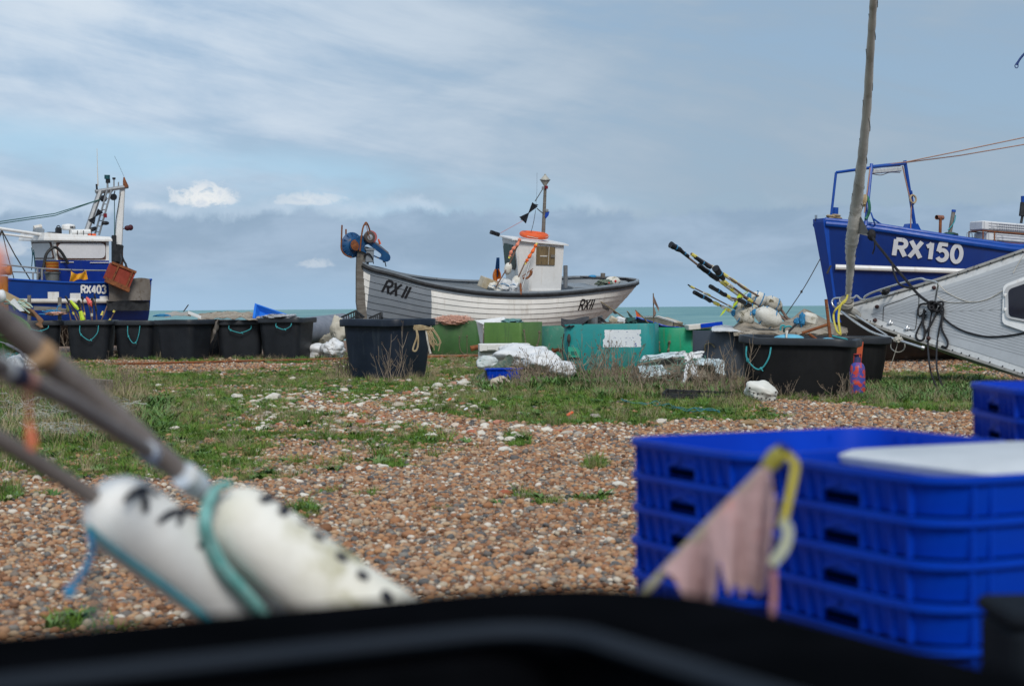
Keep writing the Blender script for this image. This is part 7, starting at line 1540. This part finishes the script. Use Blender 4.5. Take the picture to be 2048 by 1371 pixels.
# flagged canes in the second tub
def canes():
    G = 'flagged canes standing in the second black tub'; rr = random.Random(21)
    L = [('cane with a lime green streamer, tallest on the left', (139, 600), (165, 652), [(141, 601, 151, 612, .03, .05), (151, 612, 157, 619, .05, .03)], LIME), ('cane with a black strip beside the lime streamer', (131, 592), (158, 650), [(131, 592, 139, 606, .025, .025)], BLACKP), ('cane with a round pink red flag', (173, 592), (186, 652), [(173, 595, 181, 606, .03, .075), (181, 606, 184, 613, .075, .02)], mat('pink_red_cloth', (.62, .07, .08), (.75, .14, .12), 6, .6)), ('cane with a short black flag left of the pink one', (164, 593), (172, 650), [(164, 593, 166, 600, .03, .03)], BLACKP), ('cane with a long black flag right of the pink one', (184, 595), (184, 652), [(184, 595, 187, 611, .03, .05)], BLACKP), ('thin black cane, tallest near the right', (189, 588), (194, 650), [(189, 589, 191, 598, .025, .025), (191, 612, 193, 622, .03, .03)], BLACKP), ('cane with a lime and white streamer low in the tub', (158, 612), (168, 655), [(161, 622, 166, 640, .05, .06)], LIME), ('cane wound with black tape beside the low streamer', (157, 600), (170, 650), [(157, 601, 161, 614, .04, .04)], BLACKP), ('short cane leaning right with yellow knots', (214, 612), (198, 650), [(206, 622, 203, 630, .02, .03)], YELLOWT), ('small yellow tipped cane at the right rim', (230, 622), (214, 650), [(229, 621, 227, 624, .03, .03)], YELLOWT), ('short dark cane at the left rim', (133, 606), (144, 650), [(134, 610, 137, 622, .035, .03)], mat('olive_tape', (.14, .14, .05)))]
    for lb, a, b, fl, m_ in L:
        A, B = at(*a, 42.2+rr.uniform(-.2, .2)), at(*b, 42.1); o = thing('flag_cane', lb, 'flag cane', B, None, G); mb = MB(); mb.tube([A, A.lerp(B, .5)+Vector((.01, 0, 0)), B], .017, 5); mb.build('cane', mat('dark_cane', (.05, .04, .03), (.09, .07, .05), 12), o)
        for x0, y0, x1, y1, w0, w1 in fl: mb = MB(); a_, b_ = at(x0, y0, 42.0), at(x1, y1, 42.0); mb.tube([a_.lerp(b_, i/5) for i in range(6)], [(w0+(w1-w0)*i/5)*(1+.25*nz(i*1.3, x0, 0)) for i in range(6)], 6); mb.build('flag', m_, o)
        if rr.random() < .6: mb = MB(); q = A.lerp(B, .55); mb.tube([q, q+(B-A).normalized()*.07], .028, 6); mb.build('tape', YELLOWT if rr.random() < .5 else WTAPE, o)
    heap('gear_bundle', 'white and dark gear packed round the feet of the flagged canes', 'bundle', 170, 648, 42.1, (.36, .3, .09), mat('mixed_gear', (.04, .05, .05), (.2, .22, .2), 14, .8, .6, 30), .5, 4)
canes()
def left_corner():
    d = 42
    # leftmost tub contents
    for px, y0, y1 in ((58.5, 590, 640), (119.5, 594, 640)):
        mb = MB(); mb.tube([at(px, y1, 42.9), at(px, y0, 42.9)], .048, 8); one('timber_stake', mb, WOODG, 'weathered timber stake %s the white plates of the blue hull' % ('left of' if px < 100 else 'under'), 'stake', at(px, y1, 42.9))
    mb = MB(); mb.box(at(92, 617, 42.8), (.55, .3, .10), (0, .06, .1)); one('board_offcut', mb, WOODG, 'grey board offcut on the leftmost black tub', 'board', at(92, 620, 42.8)); mb = MB(); mb.box(at(122, 620, 42.7), (.35, .25, .09), (0, .1, -.1)); one('board_offcut', mb, WOODG, 'dark board end on the right of the leftmost tub', 'board', at(122, 622, 42.7))
    mb = MB(); rr = random.Random(6)
    for k in range(12): x, y = rr.uniform(75, 105), rr.uniform(620, 630); mb.tube(spline([at(x, y, 42.4), at(x+rr.uniform(5, 14), y-rr.uniform(-3, 5), 42.3), at(x+rr.uniform(12, 24), y+rr.uniform(-2, 5), 42.3)], 4), .013, 5)
    mb.tube(spline([at(113, 626, 42.3), at(115, 614, 42.3), at(122, 610, 42.3)], 4), .013, 5); one('blue_rope_bundle', mb, ROPEB, 'bright blue rope tangle on the leftmost tub', 'rope', at(90, 630, 42.4))
    heap('orange_net', 'orange net scraps on the leftmost tub', 'net', 112, 627, 42.2, (.25, .2, .04), NETP, .5, 4)
    # brown hose bundle and ropes
    mb = MB()
    for k in range(7): mb.tube(spline([at(44+k*3, 622+k, 39), at(62+k*2, 620+k*2.2, 38.9), at(76+k*1.4, 636+k, 38.8), at(84-k*2, 656-k, 38.7)], 5), .036, 7)
    one('hose_bundle', mb, mat('brown_hose', (.14, .075, .04), (.2, .11, .06), 8, .8), 'brown hose bundle hanging between green dish and leftmost tub', 'hose', at(70, 660, 38.8))
    mb = MB(); rr = random.Random(16)
    for k in range(16): x, y = rr.uniform(8, 48), rr.uniform(600, 618); mb.tube(spline([at(x, y-4, 38.3), at(x+rr.uniform(4, 14), y+rr.uniform(-6, 3), 38.2), at(x+rr.uniform(12, 26), y+rr.uniform(2, 10), 38.2)], 4), .018, 5)
    one('pale_rope_tangle', mb, mat('pale_green_rope', (.30, .42, .36), (.42, .48, .4), 12, .9), 'pale green rope tangle behind the green dish', 'rope', at(35, 615, 38.2))
    mb = MB(); mb.prism([at(4, 577, 38.8), at(10, 582, 38.8), at(60, 608, 38.8), at(52, 616, 38.8), at(6, 600, 38.8)], (0, .04, 0)); one('ply_board', mb, mat('tan_ply', (.42, .32, .2), (.36, .27, .16), 3, .8), 'tan plywood strip slanting behind the green dish', 'board', at(30, 610, 38.8), smooth=False)
    mb = MB(); mb.prism([at(19, 604, 38), at(27, 597, 38), at(47, 622, 38), at(40, 622, 38)], (0, .1, 0)); one('foam_piece', mb, SACKW, 'pointed white foam piece behind the green dish', 'foam', at(35, 620, 38), smooth=False)
    mb = MB(); mb.blob(at(2, 592, 38), (.12, .1, .14), n=12, m=16); one('white_drum', mb, SACKW, 'white rounded drum at the left edge above the green dish', 'drum', at(2, 600, 38))
    c = at(2, 618, 37.5); ax = Vector((.35, -.55, .75)).normalized(); mb = MB(); b0 = at(-26, 668, 37.5)
    mb.lathe(b0, Vector((.32, -.25, .9)), [(.30, -.55), (.62, -.35), (.80, .05), (.84, .32), (.86, .34), (.80, .34), (.76, .05), (.55, -.25)], 40)
    one('green_dish', mb, mat('grass_green_plastic', (.035, .18, .02), (.05, .23, .03), 2, .5, .1), 'tilted round green plastic tank at the left edge', 'tank', (b0.x, b0.y, 0))
    # rusty orange bollard of a winch
    c = at(-2, 583, 44.5); o = thing('rusty_winch', 'rust orange winch drum at the left edge before the blue hull', 'winch', (c.x, c.y, 0)); RO = mat('rust_orange', (.55, .20, .04), (.40, .12, .02), 4, .8, .5, spots=(.12, .03, .015), sscale=4, sth=(.52, .62), streak=(.18, .05, .02))
    mb = MB(); mb.lathe(at(-2, 640, 44.5), (0, 0, 1), [(.24, -.4), (.24, .4), (.24, 1.12)], 18); mb.build('post', RO, o); mb = MB(); zc = at(-6, 541, 44.5); mb.tube([zc+Vector((-.4, 0, 0)), zc+Vector((.33, 0, 0))], .105, 14); mb.tube([zc+Vector((.26, 0, 0)), zc+Vector((.36, 0, 0))], .12, 14); mb.build('drum', RO, o)
    # sack with strap, timber board, ghost nets
    sack(64, 728, 34.6, (.52, .4, .24), 'white bulk sack tied with a blue grey cord at the left', SACKW, 41, .3)
    mb = MB(); P = spline([at(0, 683, 34.2), at(14, 688, 34.2), at(40, 702, 34.1), at(50, 716, 34.0), at(72, 732, 34.0), at(78, 750, 34.0)], 5); mb.tube(P, [.012]*5+[.03]*10+[.012]*11, 6); one('sack_strap', mb, mat('grey_blue_cord', (.28, .31, .38)), 'grey blue cord across the white bulk sack', 'cord', P[-1])
    heap('teal_net', 'teal net bunched behind the white bulk sack', 'net', 30, 716, 35, (.26, .2, .10), mat('teal_net_dark', (.02, .20, .17), (.03, .12, .12), 20, .9, 1, 60), .4, 3)
    A, B = gnd(55, 778), gnd(224, 788); mb = MB(); mb.beam(A+Vector((0, 0, .11)), B+Vector((0, 0, .11)), .05, .20, .006); one('timber_board', mb, mat('grey_timber', (.21, .18, .145), (.14, .12, .095), 3, .9, .6, 20, stretch=(1, 4, 4)), 'weathered timber board on edge in the left grass', 'board', A)
    for k, (px, py, rx, rz) in enumerate(((60, 800, .55, .16), (112, 822, .42, .12), (135, 850, .40, .09), (225, 812, .25, .06))):
        c = at(px, py, 4165/(py+25-619)); mb = MB(); rr = random.Random(k+60)
        for _ in range(75):
            p = Vector((rr.gauss(0, rx*.45), rr.gauss(0, .12), abs(rr.gauss(0, rz*.6)))); q = [c+Vector((p.x, p.y, p.z-rz))]
            for _j in range(3): q.append(q[-1]+Vector((rr.gauss(0, .07), rr.gauss(0, .04), rr.gauss(0, .03))))
            mb.tube(spline(q, 3), .0028, 3, False)
        tag(one('ghost_net', mb, mat('fine_grey_net', (.44, .45, .42), (.34, .36, .33), 9, .9), ['fine grey net tangled in the grass below the timber board', 'grey net wisps right of the largest net tangle', 'lowest grey net tangle in the left grass', 'small grey net wisp near the middle grass'][k], 'net', c), kind='stuff')
left_corner()

# ---- dry weed stalks: a few kinds, then copies
def weed(seed, h, nst, spread, bend):
    rr = random.Random(seed); mb = MB(); hd = MB()
    for s_ in range(nst):
        a = rr.uniform(0, 6.28); p = Vector((rr.gauss(0, spread*.3), rr.gauss(0, spread*.3), 0)); d = Vector((math.cos(a)*rr.uniform(.1, bend), math.sin(a)*rr.uniform(.1, bend)*.6, 1)).normalized(); H_ = h*rr.uniform(.5, 1.05)
        P = [p]; 
        for i in range(6): d = (d+Vector((rr.gauss(0, .13), rr.gauss(0, .1), rr.gauss(0, .05)))).normalized(); P.append(P[-1]+d*H_/6)
        mb.tube(P, [.0055*(1-.11*i) for i in range(7)], 4, False)
        for b_ in range(rr.randint(2, 5)):
            i = rr.randint(2, 5); e = (d+Vector((rr.gauss(0, .8), rr.gauss(0, .5), rr.uniform(.1, .6)))).normalized(); L = H_*rr.uniform(.12, .34); Q = [P[i], P[i]+e*L*.5, P[i]+e*L+Vector((0, 0, L*.15))]; mb.tube(Q, [.0035, .003, .0018], 3, False)
            if rr.random() < .5:
                for k in range(3): c = Q[-1]+Vector((rr.gauss(0, .01), rr.gauss(0, .01), rr.gauss(0, .01))); hd.blob(c, (.006, .006, .009), n=3, m=4, amp=0)
    return mb, hd
def weeds():
    WM = mat('dry_stalk', (.20, .155, .115), (.27, .215, .16), 6, .9); protos = []
    for k, (h, n, sp_, be) in enumerate(((.62, 10, .3, .7), (.42, 16, .35, 1.2), (.80, 6, .2, .5), (.30, 20, .5, 2.2), (.55, 14, .4, .9))):
        mb, hd = weed(k+5, h, n, sp_, be); o = thing('dry_weed', 'dry brown weed', 'dry weed', (0, 0, 0), (0, 0, 0)); k0 = len(mb.v); mb.v += hd.v; mb.f += [[i+k0 for i in f] for f in hd.f]; mb.mi += [1]*len(hd.f); mb.build('stalks', [WM, mat('seed_head', (.13, .09, .06))], o)
        protos.append(o)
    spots = [('dry weeds at the left corner of the big tub', 'dry brown weed stalks at the left corner of the big tub', [(688, 752, 4, 1.0), (700, 755, 1, 1.2), (712, 752, 0, 1.0), (725, 757, 1, .9), (742, 752, 3, 1.1)]),
      ('bare weeds before the big tub', 'bare forked weed stalks in front of the big tub', [(785, 764, 2, 1.05), (772, 760, 0, .8), (812, 764, 2, .7)]),
      ('dry weeds below the black tub row', 'low tangled dry weed at the foot of the black tub row', [(172, 716, 3, 1.3), (196, 715, 3, 1.5), (222, 717, 3, 1.4), (258, 717, 3, 1.5), (285, 718, 3, 1.3), (150, 712, 0, 1.1), (133, 708, 2, 1.0), (320, 716, 2, .9), (412, 718, 0, .9), (560, 715, 1, .9), (590, 714, 4, .9), (606, 714, 4, 1.0), (470, 716, 1, .6)]),
      ('dry weeds before the teal bin', 'dry brown weed stalks between the white sacks and the teal bin', [(1040, 768, 4, .9), (1062, 772, 1, 1.2), (1075, 764, 4, 1.1), (1096, 770, 1, 1.1), (1140, 762, 4, .9), (1165, 770, 0, 1.1), (1182, 765, 2, .9), (1200, 775, 0, 1.2), (1216, 768, 4, 1.2), (1232, 772, 2, .9), (1245, 765, 4, 1.2), (1262, 778, 1, 1.2), (1020, 775, 3, .9)]),
      ('dry weeds round the rubbish heap', 'dry grassy stalks around the netting heap and the slate bin', [(1295, 780, 1, 1.1), (1340, 790, 4, .8), (1372, 795, 0, .9), (1405, 790, 4, 1.0), (1428, 792, 0, 1.1), (1450, 796, 4, 1.0), (1470, 792, 2, .9), (1486, 796, 2, .9), (1252, 795, 2, .8)]),
      ('dry weeds before the wide black tub', 'thin dry stalks against the front of the wide black tub', [(1565, 802, 0, .5), (1610, 803, 3, .6), (1690, 803, 4, .7), (1676, 804, 3, .8)]),
      ('dry weeds in the left grass', 'dry pale stalks standing in the tall grass at the left edge', [(30, 800, 0, .9), (52, 822, 4, .9), (160, 806, 0, .8), (200, 800, 2, .7), (235, 790, 1, .9), (15, 780, 0, 1.1), (260, 770, 4, .8)])]
    used = set()
    for grp, lb, L in spots:
        for px, py, k, s_ in L:
            g = gnd(px, py); src = protos[k]; o = src if k not in used else copy_tree(src); used.add(k)
            o.location = (g.x, g.y, gz(g.x, g.y)-.01); o.rotation_euler = (0, 0, (px*7.3) % 6.28); o.scale = (s_, s_, s_); o['label'] = lb; o['group'] = grp; o['category'] = 'dry weed'
weeds()
# ================================================================ foreground: tub under the lens, floats on poles, crates, flag
FGT = mat('near_tub_black', (.002, .0024, .003), (.004, .0045, .006), 6, .9, .15, 40, spec=0.0)
def fg_tub():
    t_ = thing('plastic_tub', 'black tub right under the viewpoint, only its rim corner in view', 'tub', (-.176, .428, 0), (0, 0, R(28.5)))
    tub_parts(t_, 1.06, 1.06, 1.0, FGT, FGT, r=.031, rim=.115, drop=.11, warp=.006, seed=3)
    mb = MB(); w = 0.995
    L = [(Vector((x, y, 1.0))) for x, y in rrect(w, w, .055, 7)]; rings = []
    for k in range(8):
        a = 2*math.pi*k/8; s_ = 1+math.cos(a)*.010/w*2; rings.append([Vector((p.x*s_, p.y*s_, 1.0-.003+math.sin(a)*.006)) for p in L])
    mb.loft(rings+[rings[0]]); mb.build('highlight_bead', mat('near_tub_highlight', (.013, .018, .026), (.017, .022, .03), 6, .7, spec=.06), t_)  # bead's paler blue-grey paints the highlight along the inner rim
fg_tub()
def cyl_hit(px, py, A, B, r, g=0.0):
    for _ in range(4):
        q = cyl_hit0(px, py, A, B, r*(1+g*(0 if _ == 0 else max(0, min(1, (q-A).dot((B-A).normalized())/(B-A).length)))))
    return q
def cyl_hit0(px, py, A, B, r):
    o = Vector((0, 0, CAMZ)); d = ray(px, py); ax = (B-A).normalized(); dp = d-ax*d.dot(ax); m = (o-A)-ax*(o-A).dot(ax)
    a, b, c = dp.dot(dp), 2*dp.dot(m), m.dot(m)-r*r; q = b*b-4*a*c; t = (-b-math.sqrt(max(0, q)))/(2*a); return o+d*t
def fg_floats():
    CN = mat('near_cane_grey', (.17, .145, .135), (.23, .20, .185), 14, .75, .3, 60); INK = mat('marker_ink', (.012, .012, .02), (.03, .03, .04), 20, .6)
    TR = mat('pale_teal_rope', (.13, .38, .36), (.24, .48, .46), 40, .8, .5, 120); G = 'white float marker buoys close to the lens'
    FW = mat('near_float_white', (.78, .79, .78), (.72, .72, .70), 9, .6, .08, 60); FD = mat('near_float_stained', (.76, .75, .70), (.66, .64, .55), 7, .65, .1, 60, spots=(.36, .34, .20), sscale=10, sth=(.46, .66))
    def dn(label, pts, r, fl=None, m_=FW):
        P = [at(*p) for p in pts]; base = P[-1]; d = (P[-1]-P[-2]).normalized(); k = max(0, P[-1].z/max(1e-3, -d.z)); P.append(P[-1]+d*k); o = thing('marker_buoy', label, 'marker buoy', (P[-1].x, P[-1].y, 0), None, G)
        mb = MB(); mb.tube(P, (r+[r[-1]]*9)[:len(P)] if isinstance(r, list) else r, 12); mb.build('pole', CN, o)
        if fl:
            A, B = at(*fl[0]), at(*fl[1]); ax = (B-A).normalized(); rr_ = fl[2]; gw = fl[3] if len(fl) > 3 else 0.0; L = (B-A).length; mb = MB()
            prof = [(.012, -rr_*.80), (rr_*.35, -rr_*.76), (rr_*.62, -rr_*.62), (rr_*.84, -rr_*.36), (rr_*.95, -rr_*.08), (rr_, rr_*.3)]+[(rr_*(1+.01*math.sin(i*1.1))*(1+gw*i/8), .03+(L-.06)*i/8) for i in range(1, 9)]+[(rr_*.95*(1+gw), L-.004), (rr_*.7, L+.02), (.012, L+.03)]
            mb.lathe(A, ax, prof, 36); f = mb.build('float', m_, o); return o, f, A, B, rr_
        return o
    def band(o, a, b, r, m_, nm='tape'): mb = MB(); mb.tube([at(*a), at(*b)], r, 12); mb.build(nm, m_, o)
    def ink(f, A, B, r, strokes, g=0.0):
        for s_, w in strokes:
            w *= 1.1
            mb = MB(); P = spline([cyl_hit(px, py, A, B, r+.0008, g) for px, py in s_], 5); ax = (B-A).normalized(); L, Q = [], []
            for i, p in enumerate(P):
                d = (P[min(i+1, len(P)-1)]-P[max(i-1, 0)]).normalized(); n = (p-A)-ax*(p-A).dot(ax); n.normalize(); s2 = d.cross(n).normalized()*w*(.55+.45*math.sin(math.pi*(i+.5)/len(P))); L.append(p-s2+n*.0006); Q.append(p+s2+n*.0006)
            k = len(P); mb._add(L+Q, [(i, i+1, k+i+1, k+i) for i in range(k-1)]); mb.build('marker_stroke', INK, f)
    o, f, A, B, r = dn('white float with two arrow like marks on a grey pole, lower of the near pair', [(-260, 720, 1.75), (0, 878, 1.88), (172, 984, 2.0), (245, 1030, 2.04), (620, 1305, 2.24)], .0100, ((240, 1026, 2.03), (600, 1292, 2.22), .0490), FW)
    ink(f, A, B, r, [([(247, 1004), (262, 988), (282, 979), (300, 977)], .0042), ([(283, 980), (291, 1000), (290, 1024)], .0055), ([(302, 982), (318, 990)], .003), ([(316, 1045), (334, 1030), (360, 1022), (392, 1020)], .0045), ([(366, 1024), (362, 1038), (354, 1050)], .0035), ([(368, 1022), (385, 1030)], .003), ([(398, 1085), (402, 1096)], .004)])
    mb = MB(); e = [cyl_hit(x, y, A, B, r+.004) for x, y in ((176, 1052), (230, 1100), (320, 1165), (400, 1225), (440, 1254))]; mb.tube(spline(e, 5), .0035, 6); mb.build('blue_cord', mat('cord_blue_teal', (.03, .20, .28), (.05, .28, .34), 30, .8), f)
    q = at(178, 1062, 2.0); mb = MB(); mb.tube(spline([q, at(184, 1100, 2.0), at(172, 1135, 2.0), at(148, 1168, 2.0), at(136, 1190, 2.0)], 5), .0042, 6); mb.blob(at(140, 1182, 2.0), (.008, .006, .008), n=6, m=8); mb.build('blue_tail', ROPEB, f)
    for k in range(4):
        x = 172+k*9; mb = MB(); mb.tube(spline([q, at(x+6, 1100, 2.02), at(x+(-1)**k*7, 1150, 2.02), at(x+8, 1200, 2.02), at(x-2+k*4, 1268, 2.02)], 5), .0013, 5); mb.build('thread', mat('thread_blue_grey', (.06, .14, .18)), f)
    o, f, A, B, r = dn('white float with algae stains and a row of black dots on the thickest pole', [(-300, 385, 1.55), (0, 637, 1.78), (80, 705, 1.83), (353, 937, 2.06), (455, 1024, 2.10), (900, 1350, 2.10)], [.0155, .0150, .0148, .0136, .013, .013, .013], ((478, 1040, 2.10), (850, 1322, 2.10), .0460, .22), FD)
    ink(f, A, B, r, [([(520, 1000), (535, 996), (549, 994)], .0055), ([(549, 996), (566, 1008), (570, 1018), (560, 1028)], .0065), ([(597, 1043), (612, 1048), (622, 1053)], .0022)]+[([(x-10, y-4), (x, y), (x+13, y+7)], .0062) for x, y in ((636, 1071), (682, 1112), (724, 1149), (772, 1189))], .22)
    mb = MB(); e = [cyl_hit(x, y, A, B, r+.004) for x, y in ((462, 966), (438, 973), (422, 990), (412, 1014))]
    e2 = [at(409, 1045, 2.04), at(420, 1085, 2.05), at(446, 1135, 2.06), at(490, 1185, 2.08), at(552, 1258, 2.12)]; P = spline(e+e2, 6)
    mb.tube(P, [.0045+.0045*min(1, i/34) for i in range(len(P))], 8); mb.tube([p+Vector((.004, -.006, -.002)) for p in P[10:]], .005, 6); mb.build('teal_rope', TR, f)
    band(o, (368, 949, 2.05), (396, 973, 2.08), .0165, mat('pale_blue_tape', (.42, .50, .60), (.6, .62, .62), 30)); band(o, (78, 704, 1.81), (92, 715, 1.82), .0153, mat('orange_brown_tape', (.42, .25, .12), (.3, .2, .12), 30))
    o = dn('slim grey pole with navy, white and orange tapes, between the two floats poles', [(-260, 610, 1.2), (-20, 722, 1.45), (28, 747, 1.5), (133, 798, 1.64), (228, 858, 1.8), (335, 927, 2.12), (440, 1010, 2.6), (600, 1100, 3.0)], .0088)
    band(o, (-8, 728, 1.47), (14, 740, 1.485), .0105, mat('pale_blue_tape', (.42, .50, .60))); band(o, (16, 741, 1.486), (40, 753, 1.515), .011, mat('navy_tape', (.015, .02, .06), (.03, .03, .08))); band(o, (42, 754, 1.517), (56, 761, 1.535), .0105, mat('salmon_tape', (.60, .28, .20), (.5, .22, .16)))
    band(o, (292, 900, 1.98), (332, 925, 2.1), .0118, mat('white_blue_tape', (.55, .60, .66), (.2, .26, .42), 60))
    mb = MB(); mb.tube(spline([at(52, 765, 1.53), at(57, 800, 1.53), at(58, 840, 1.53), at(62, 870, 1.53), at(66, 900, 1.53)], 4), [.0014]*8+[.0016, .002, .003, .004, .0045, .0045, .0045, .004, .003], 6); mb.build('orange_string', mat('orange_string', (.75, .20, .10), (.6, .16, .09), 30), o)
    o = thing('flag_cane', 'pole end with pink orange rag at the very left edge, close to the lens', 'flag cane', at(-60, 560, 1.3)); mb = MB(); mb.tube([at(-200, 640, 1.3), at(-10, 520, 1.3)], .006, 8); mb.build('cane', CN, o); mb = MB(); mb.blob(at(-9, 530, 1.29), (.0095, .008, .014), amp=.2); mb.build('rag', mat('pink_orange_rag', (.72, .30, .22), (.62, .24, .18)), o)
fg_floats()
# ---- stacked crates
def crates():
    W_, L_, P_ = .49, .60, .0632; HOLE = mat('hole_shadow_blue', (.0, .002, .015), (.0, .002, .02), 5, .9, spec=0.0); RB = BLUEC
    proto = thing('fish_crate', 'x', 'crate', (0, 0, 0), (0, 0, 0)); f = lambda w, l, z, r=.085: [Vector((x, y, z)) for x, y in rrect(w, l, r, 5)]
    mb = MB(); mb.loft([f(W_-.03, L_-.03, .004), f(W_-.014, L_-.014, P_-.010), f(W_, L_, P_-.010), f(W_, L_, P_+.001), f(W_-.022, L_-.022, P_+.001), f(W_-.040, L_-.040, .010)], True, True)
    for s_ in (-1, 1):
        for k in [-4.2, -3.2, -2.2, -1.35, 1.35, 2.2, 3.2, 4.2]: mb.box((k*W_*.083, s_*(L_/2-.011), P_/2-.004), (.006, .010, P_-.014))
        for k in (-4.6, -3.9, 3.9, 4.6): mb.box((s_*(W_/2-.011), k*L_*.082, P_/2-.004), (.010, .006, P_-.014))
        for a_, b_ in ((-.045, .045), (.045, -.045)): mb.beam((a_, s_*(L_/2-.009), .026), (b_, s_*(L_/2-.009), P_-.014), .004, .006)
    mb.build('shell', BLUEC, proto)
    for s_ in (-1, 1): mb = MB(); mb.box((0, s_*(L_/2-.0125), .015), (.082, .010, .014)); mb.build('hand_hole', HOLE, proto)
    first = True
    def stack(x, y, rot, n, top, name, grp, jit):
        nonlocal first; rr = random.Random(int(x*100))
        for k in range(n):
            o = proto if first else copy_tree(proto); first = False
            o.location = (x+rr.uniform(-jit, jit), y+rr.uniform(-jit, jit), top-P_*(k+1)); o.rotation_euler = (0, 0, rot+rr.uniform(-.004, .004))
            if k == 0: o['label'] = 'topmost blue crate of the '+name
            else: o['label'] = 'blue crate %s below the top in the %s' % (['', 'one', 'two', 'three', 'four', 'five', 'six', 'seven', 'eight', 'nine', 'ten', 'eleven', 'twelve', 'thirteen', 'fourteen', 'fifteen', 'sixteen'][k], name)
            o['group'] = grp
    u = Vector((-.414, .910)); v = Vector((.910, .414)); A = Vector((.618, 2.51)); A = A-u*.012-Vector((.014, 0)); c1 = A+u*W_/2+v*L_/2; c2 = c1+u*(W_+.004)
    rt = math.atan2(-.910, .414)
    stack(c1.x, c1.y, rt, 15, .948, 'near crate stack under the white slab', 'blue crates in the near stack', .0012)
    stack(c2.x, c2.y, rt, 15, .944, 'crate stack behind the ragged flag', 'blue crates in the middle stack', .0012)
    stack(1.095+.30, 3.72+.25, R(90), 16, 1.012, 'far crate stack at the right edge', 'blue crates in the far stack', .0012)
    # pale slab lying on the near stack
    c = c1+u*(-.012)+v*.055; mb = MB(); Mr = Matrix.Rotation(rt, 3, 'Z'); fr = lambda w, l, z, r=.07: [Vector((c.x, c.y, 0))+Mr@Vector((x, y, z)) for x, y in rrect(w, l, r, 6)]
    mb.loft([fr(.43, .44, .930), fr(.45, .46, .934), fr(.455, .465, .946), fr(.43, .44, .953)], True, True); one('foam_slab', mb, mat('foam_slab_white', (.54, .57, .60), (.48, .51, .54), 6, .7), 'white foam slab lying on the near blue crate stack', 'slab', (c.x, c.y, .952))
    o = thing('grey_box', 'narrow dark grey lidded box at the lower right corner before the crates', 'box', (.845, 2.0, 0)); DGR = mat('dark_slate_plastic', (.006, .009, .013), (.010, .013, .018), 4, .8, spec=.05); mb = MB(); mb.box((.865, 2.0, .418), (.62, .13, .836), (0, 0, .02), bev=.008); mb.build('body', DGR, o); mb = MB(); mb.box((.865, 2.0, .846), (.626, .136, .02), (0, 0, .02), bev=.006); mb.build('lid', DGR, o)
crates()
def fg_flag():
    d = 1.8; o = thing('flag_cane', 'ragged pink flag with yellow ribbon on a thin stick before the blue crates', 'flag cane', (.0, 1.75, 0)); ST = mat('pale_stick', (.36, .34, .25), (.26, .25, .18), 20, .8)
    P = [at(1562, 903, d), at(1540, 925, d), at(1420, 1045, d), at(1290, 1182, d), at(1200, 1285, d), Vector((-.10, 1.77, .45)), Vector((-.14, 1.75, 0))]; mb = MB(); mb.tube(P, .0048, 8); mb.build('stick', ST, o)
    mb = MB(); mb.tube([at(1534, 934, d), at(1552, 914, d), at(1566, 902, d)], [.0085, .0105, .0085], 10); mb.build('yellow_binding', mat('olive_yellow_tape', (.32, .30, .04), (.22, .2, .03), 60), o); mb = MB(); mb.tube([at(1560, 912, d), at(1572, 893, d)], .0088, 10); mb.build('end_cap', mat('end_cap_dark', (.03, .025, .01)), o)
    PK = mat('faded_pink_cloth', (.40, .27, .275), (.46, .33, .335), 10, .9, .3, 60, spots=(.45, .21, .20), sscale=12, sth=(.6, .7))
    bot = [(0, 1152), (.08, 1190), (.2, 1212), (.36, 1222), (.4, 1180), (.44, 1112), (.49, 1165), (.53, 1190), (.58, 1166), (.63, 1172), (.67, 1195), (.72, 1168), (.78, 1180), (.84, 1192), (.9, 1180), (.95, 1110), (1, 1000)]
    def fn(u, v):
        x0, y0 = 1322+(1538-1322)*u, 1142+(918-1142)*u; x1 = 1330+(1548-1330)*(.06+.94*u)**.92; y1 = interp(u, [b[0] for b in bot], [b[1] for b in bot])
        return at(x0+(x1-x0)*v, y0+(y1-y0)*v, d-.022*math.sin(u*13+v*1.8)*v-.006*math.sin(u*31+v*4)*v-.004)
    mb = MB(); mb.grid(fn, 60, 16, .0012); mb.build('cloth', PK, o)
    def rib(pts, w, m_, nm):
        mb = MB(); Q = spline([at(x, y, d-.02) for x, y in pts], 5); L = []; M_ = []
        for i, p in enumerate(Q): dd = (Q[min(i+1, len(Q)-1)]-Q[max(i-1, 0)]).normalized(); s_ = dd.cross(Vector((0, 1, .25*math.sin(i*.5)))).normalized()*w; L.append(p-s_); M_.append(p+s_)
        mb.loft([L, M_, [p+Vector((0, .0015, 0)) for p in M_], [p+Vector((0, .0015, 0)) for p in L], L], closed=False); mb.build(nm, m_, o)
    rib([(1572, 908), (1590, 925), (1586, 960), (1576, 1005), (1566, 1045)], .0042, mat('yellow_ribbon', (.44, .38, .04), (.50, .44, .08), 20, .6), 'ribbon'); rib([(1564, 1040), (1576, 1060), (1568, 1095), (1542, 1128)], .0058, mat('pale_green_ribbon', (.42, .44, .32), (.36, .42, .36), 20, .6), 'ribbon')
    mb = MB(); mb.tube([at(1546, 1120, d-.01), at(1547, 1180, d-.01), at(1544, 1250, d-.01)], .0038, 6); mb.build('pink_string', mat('pink_string', (.50, .25, .28)), o)
fg_flag()
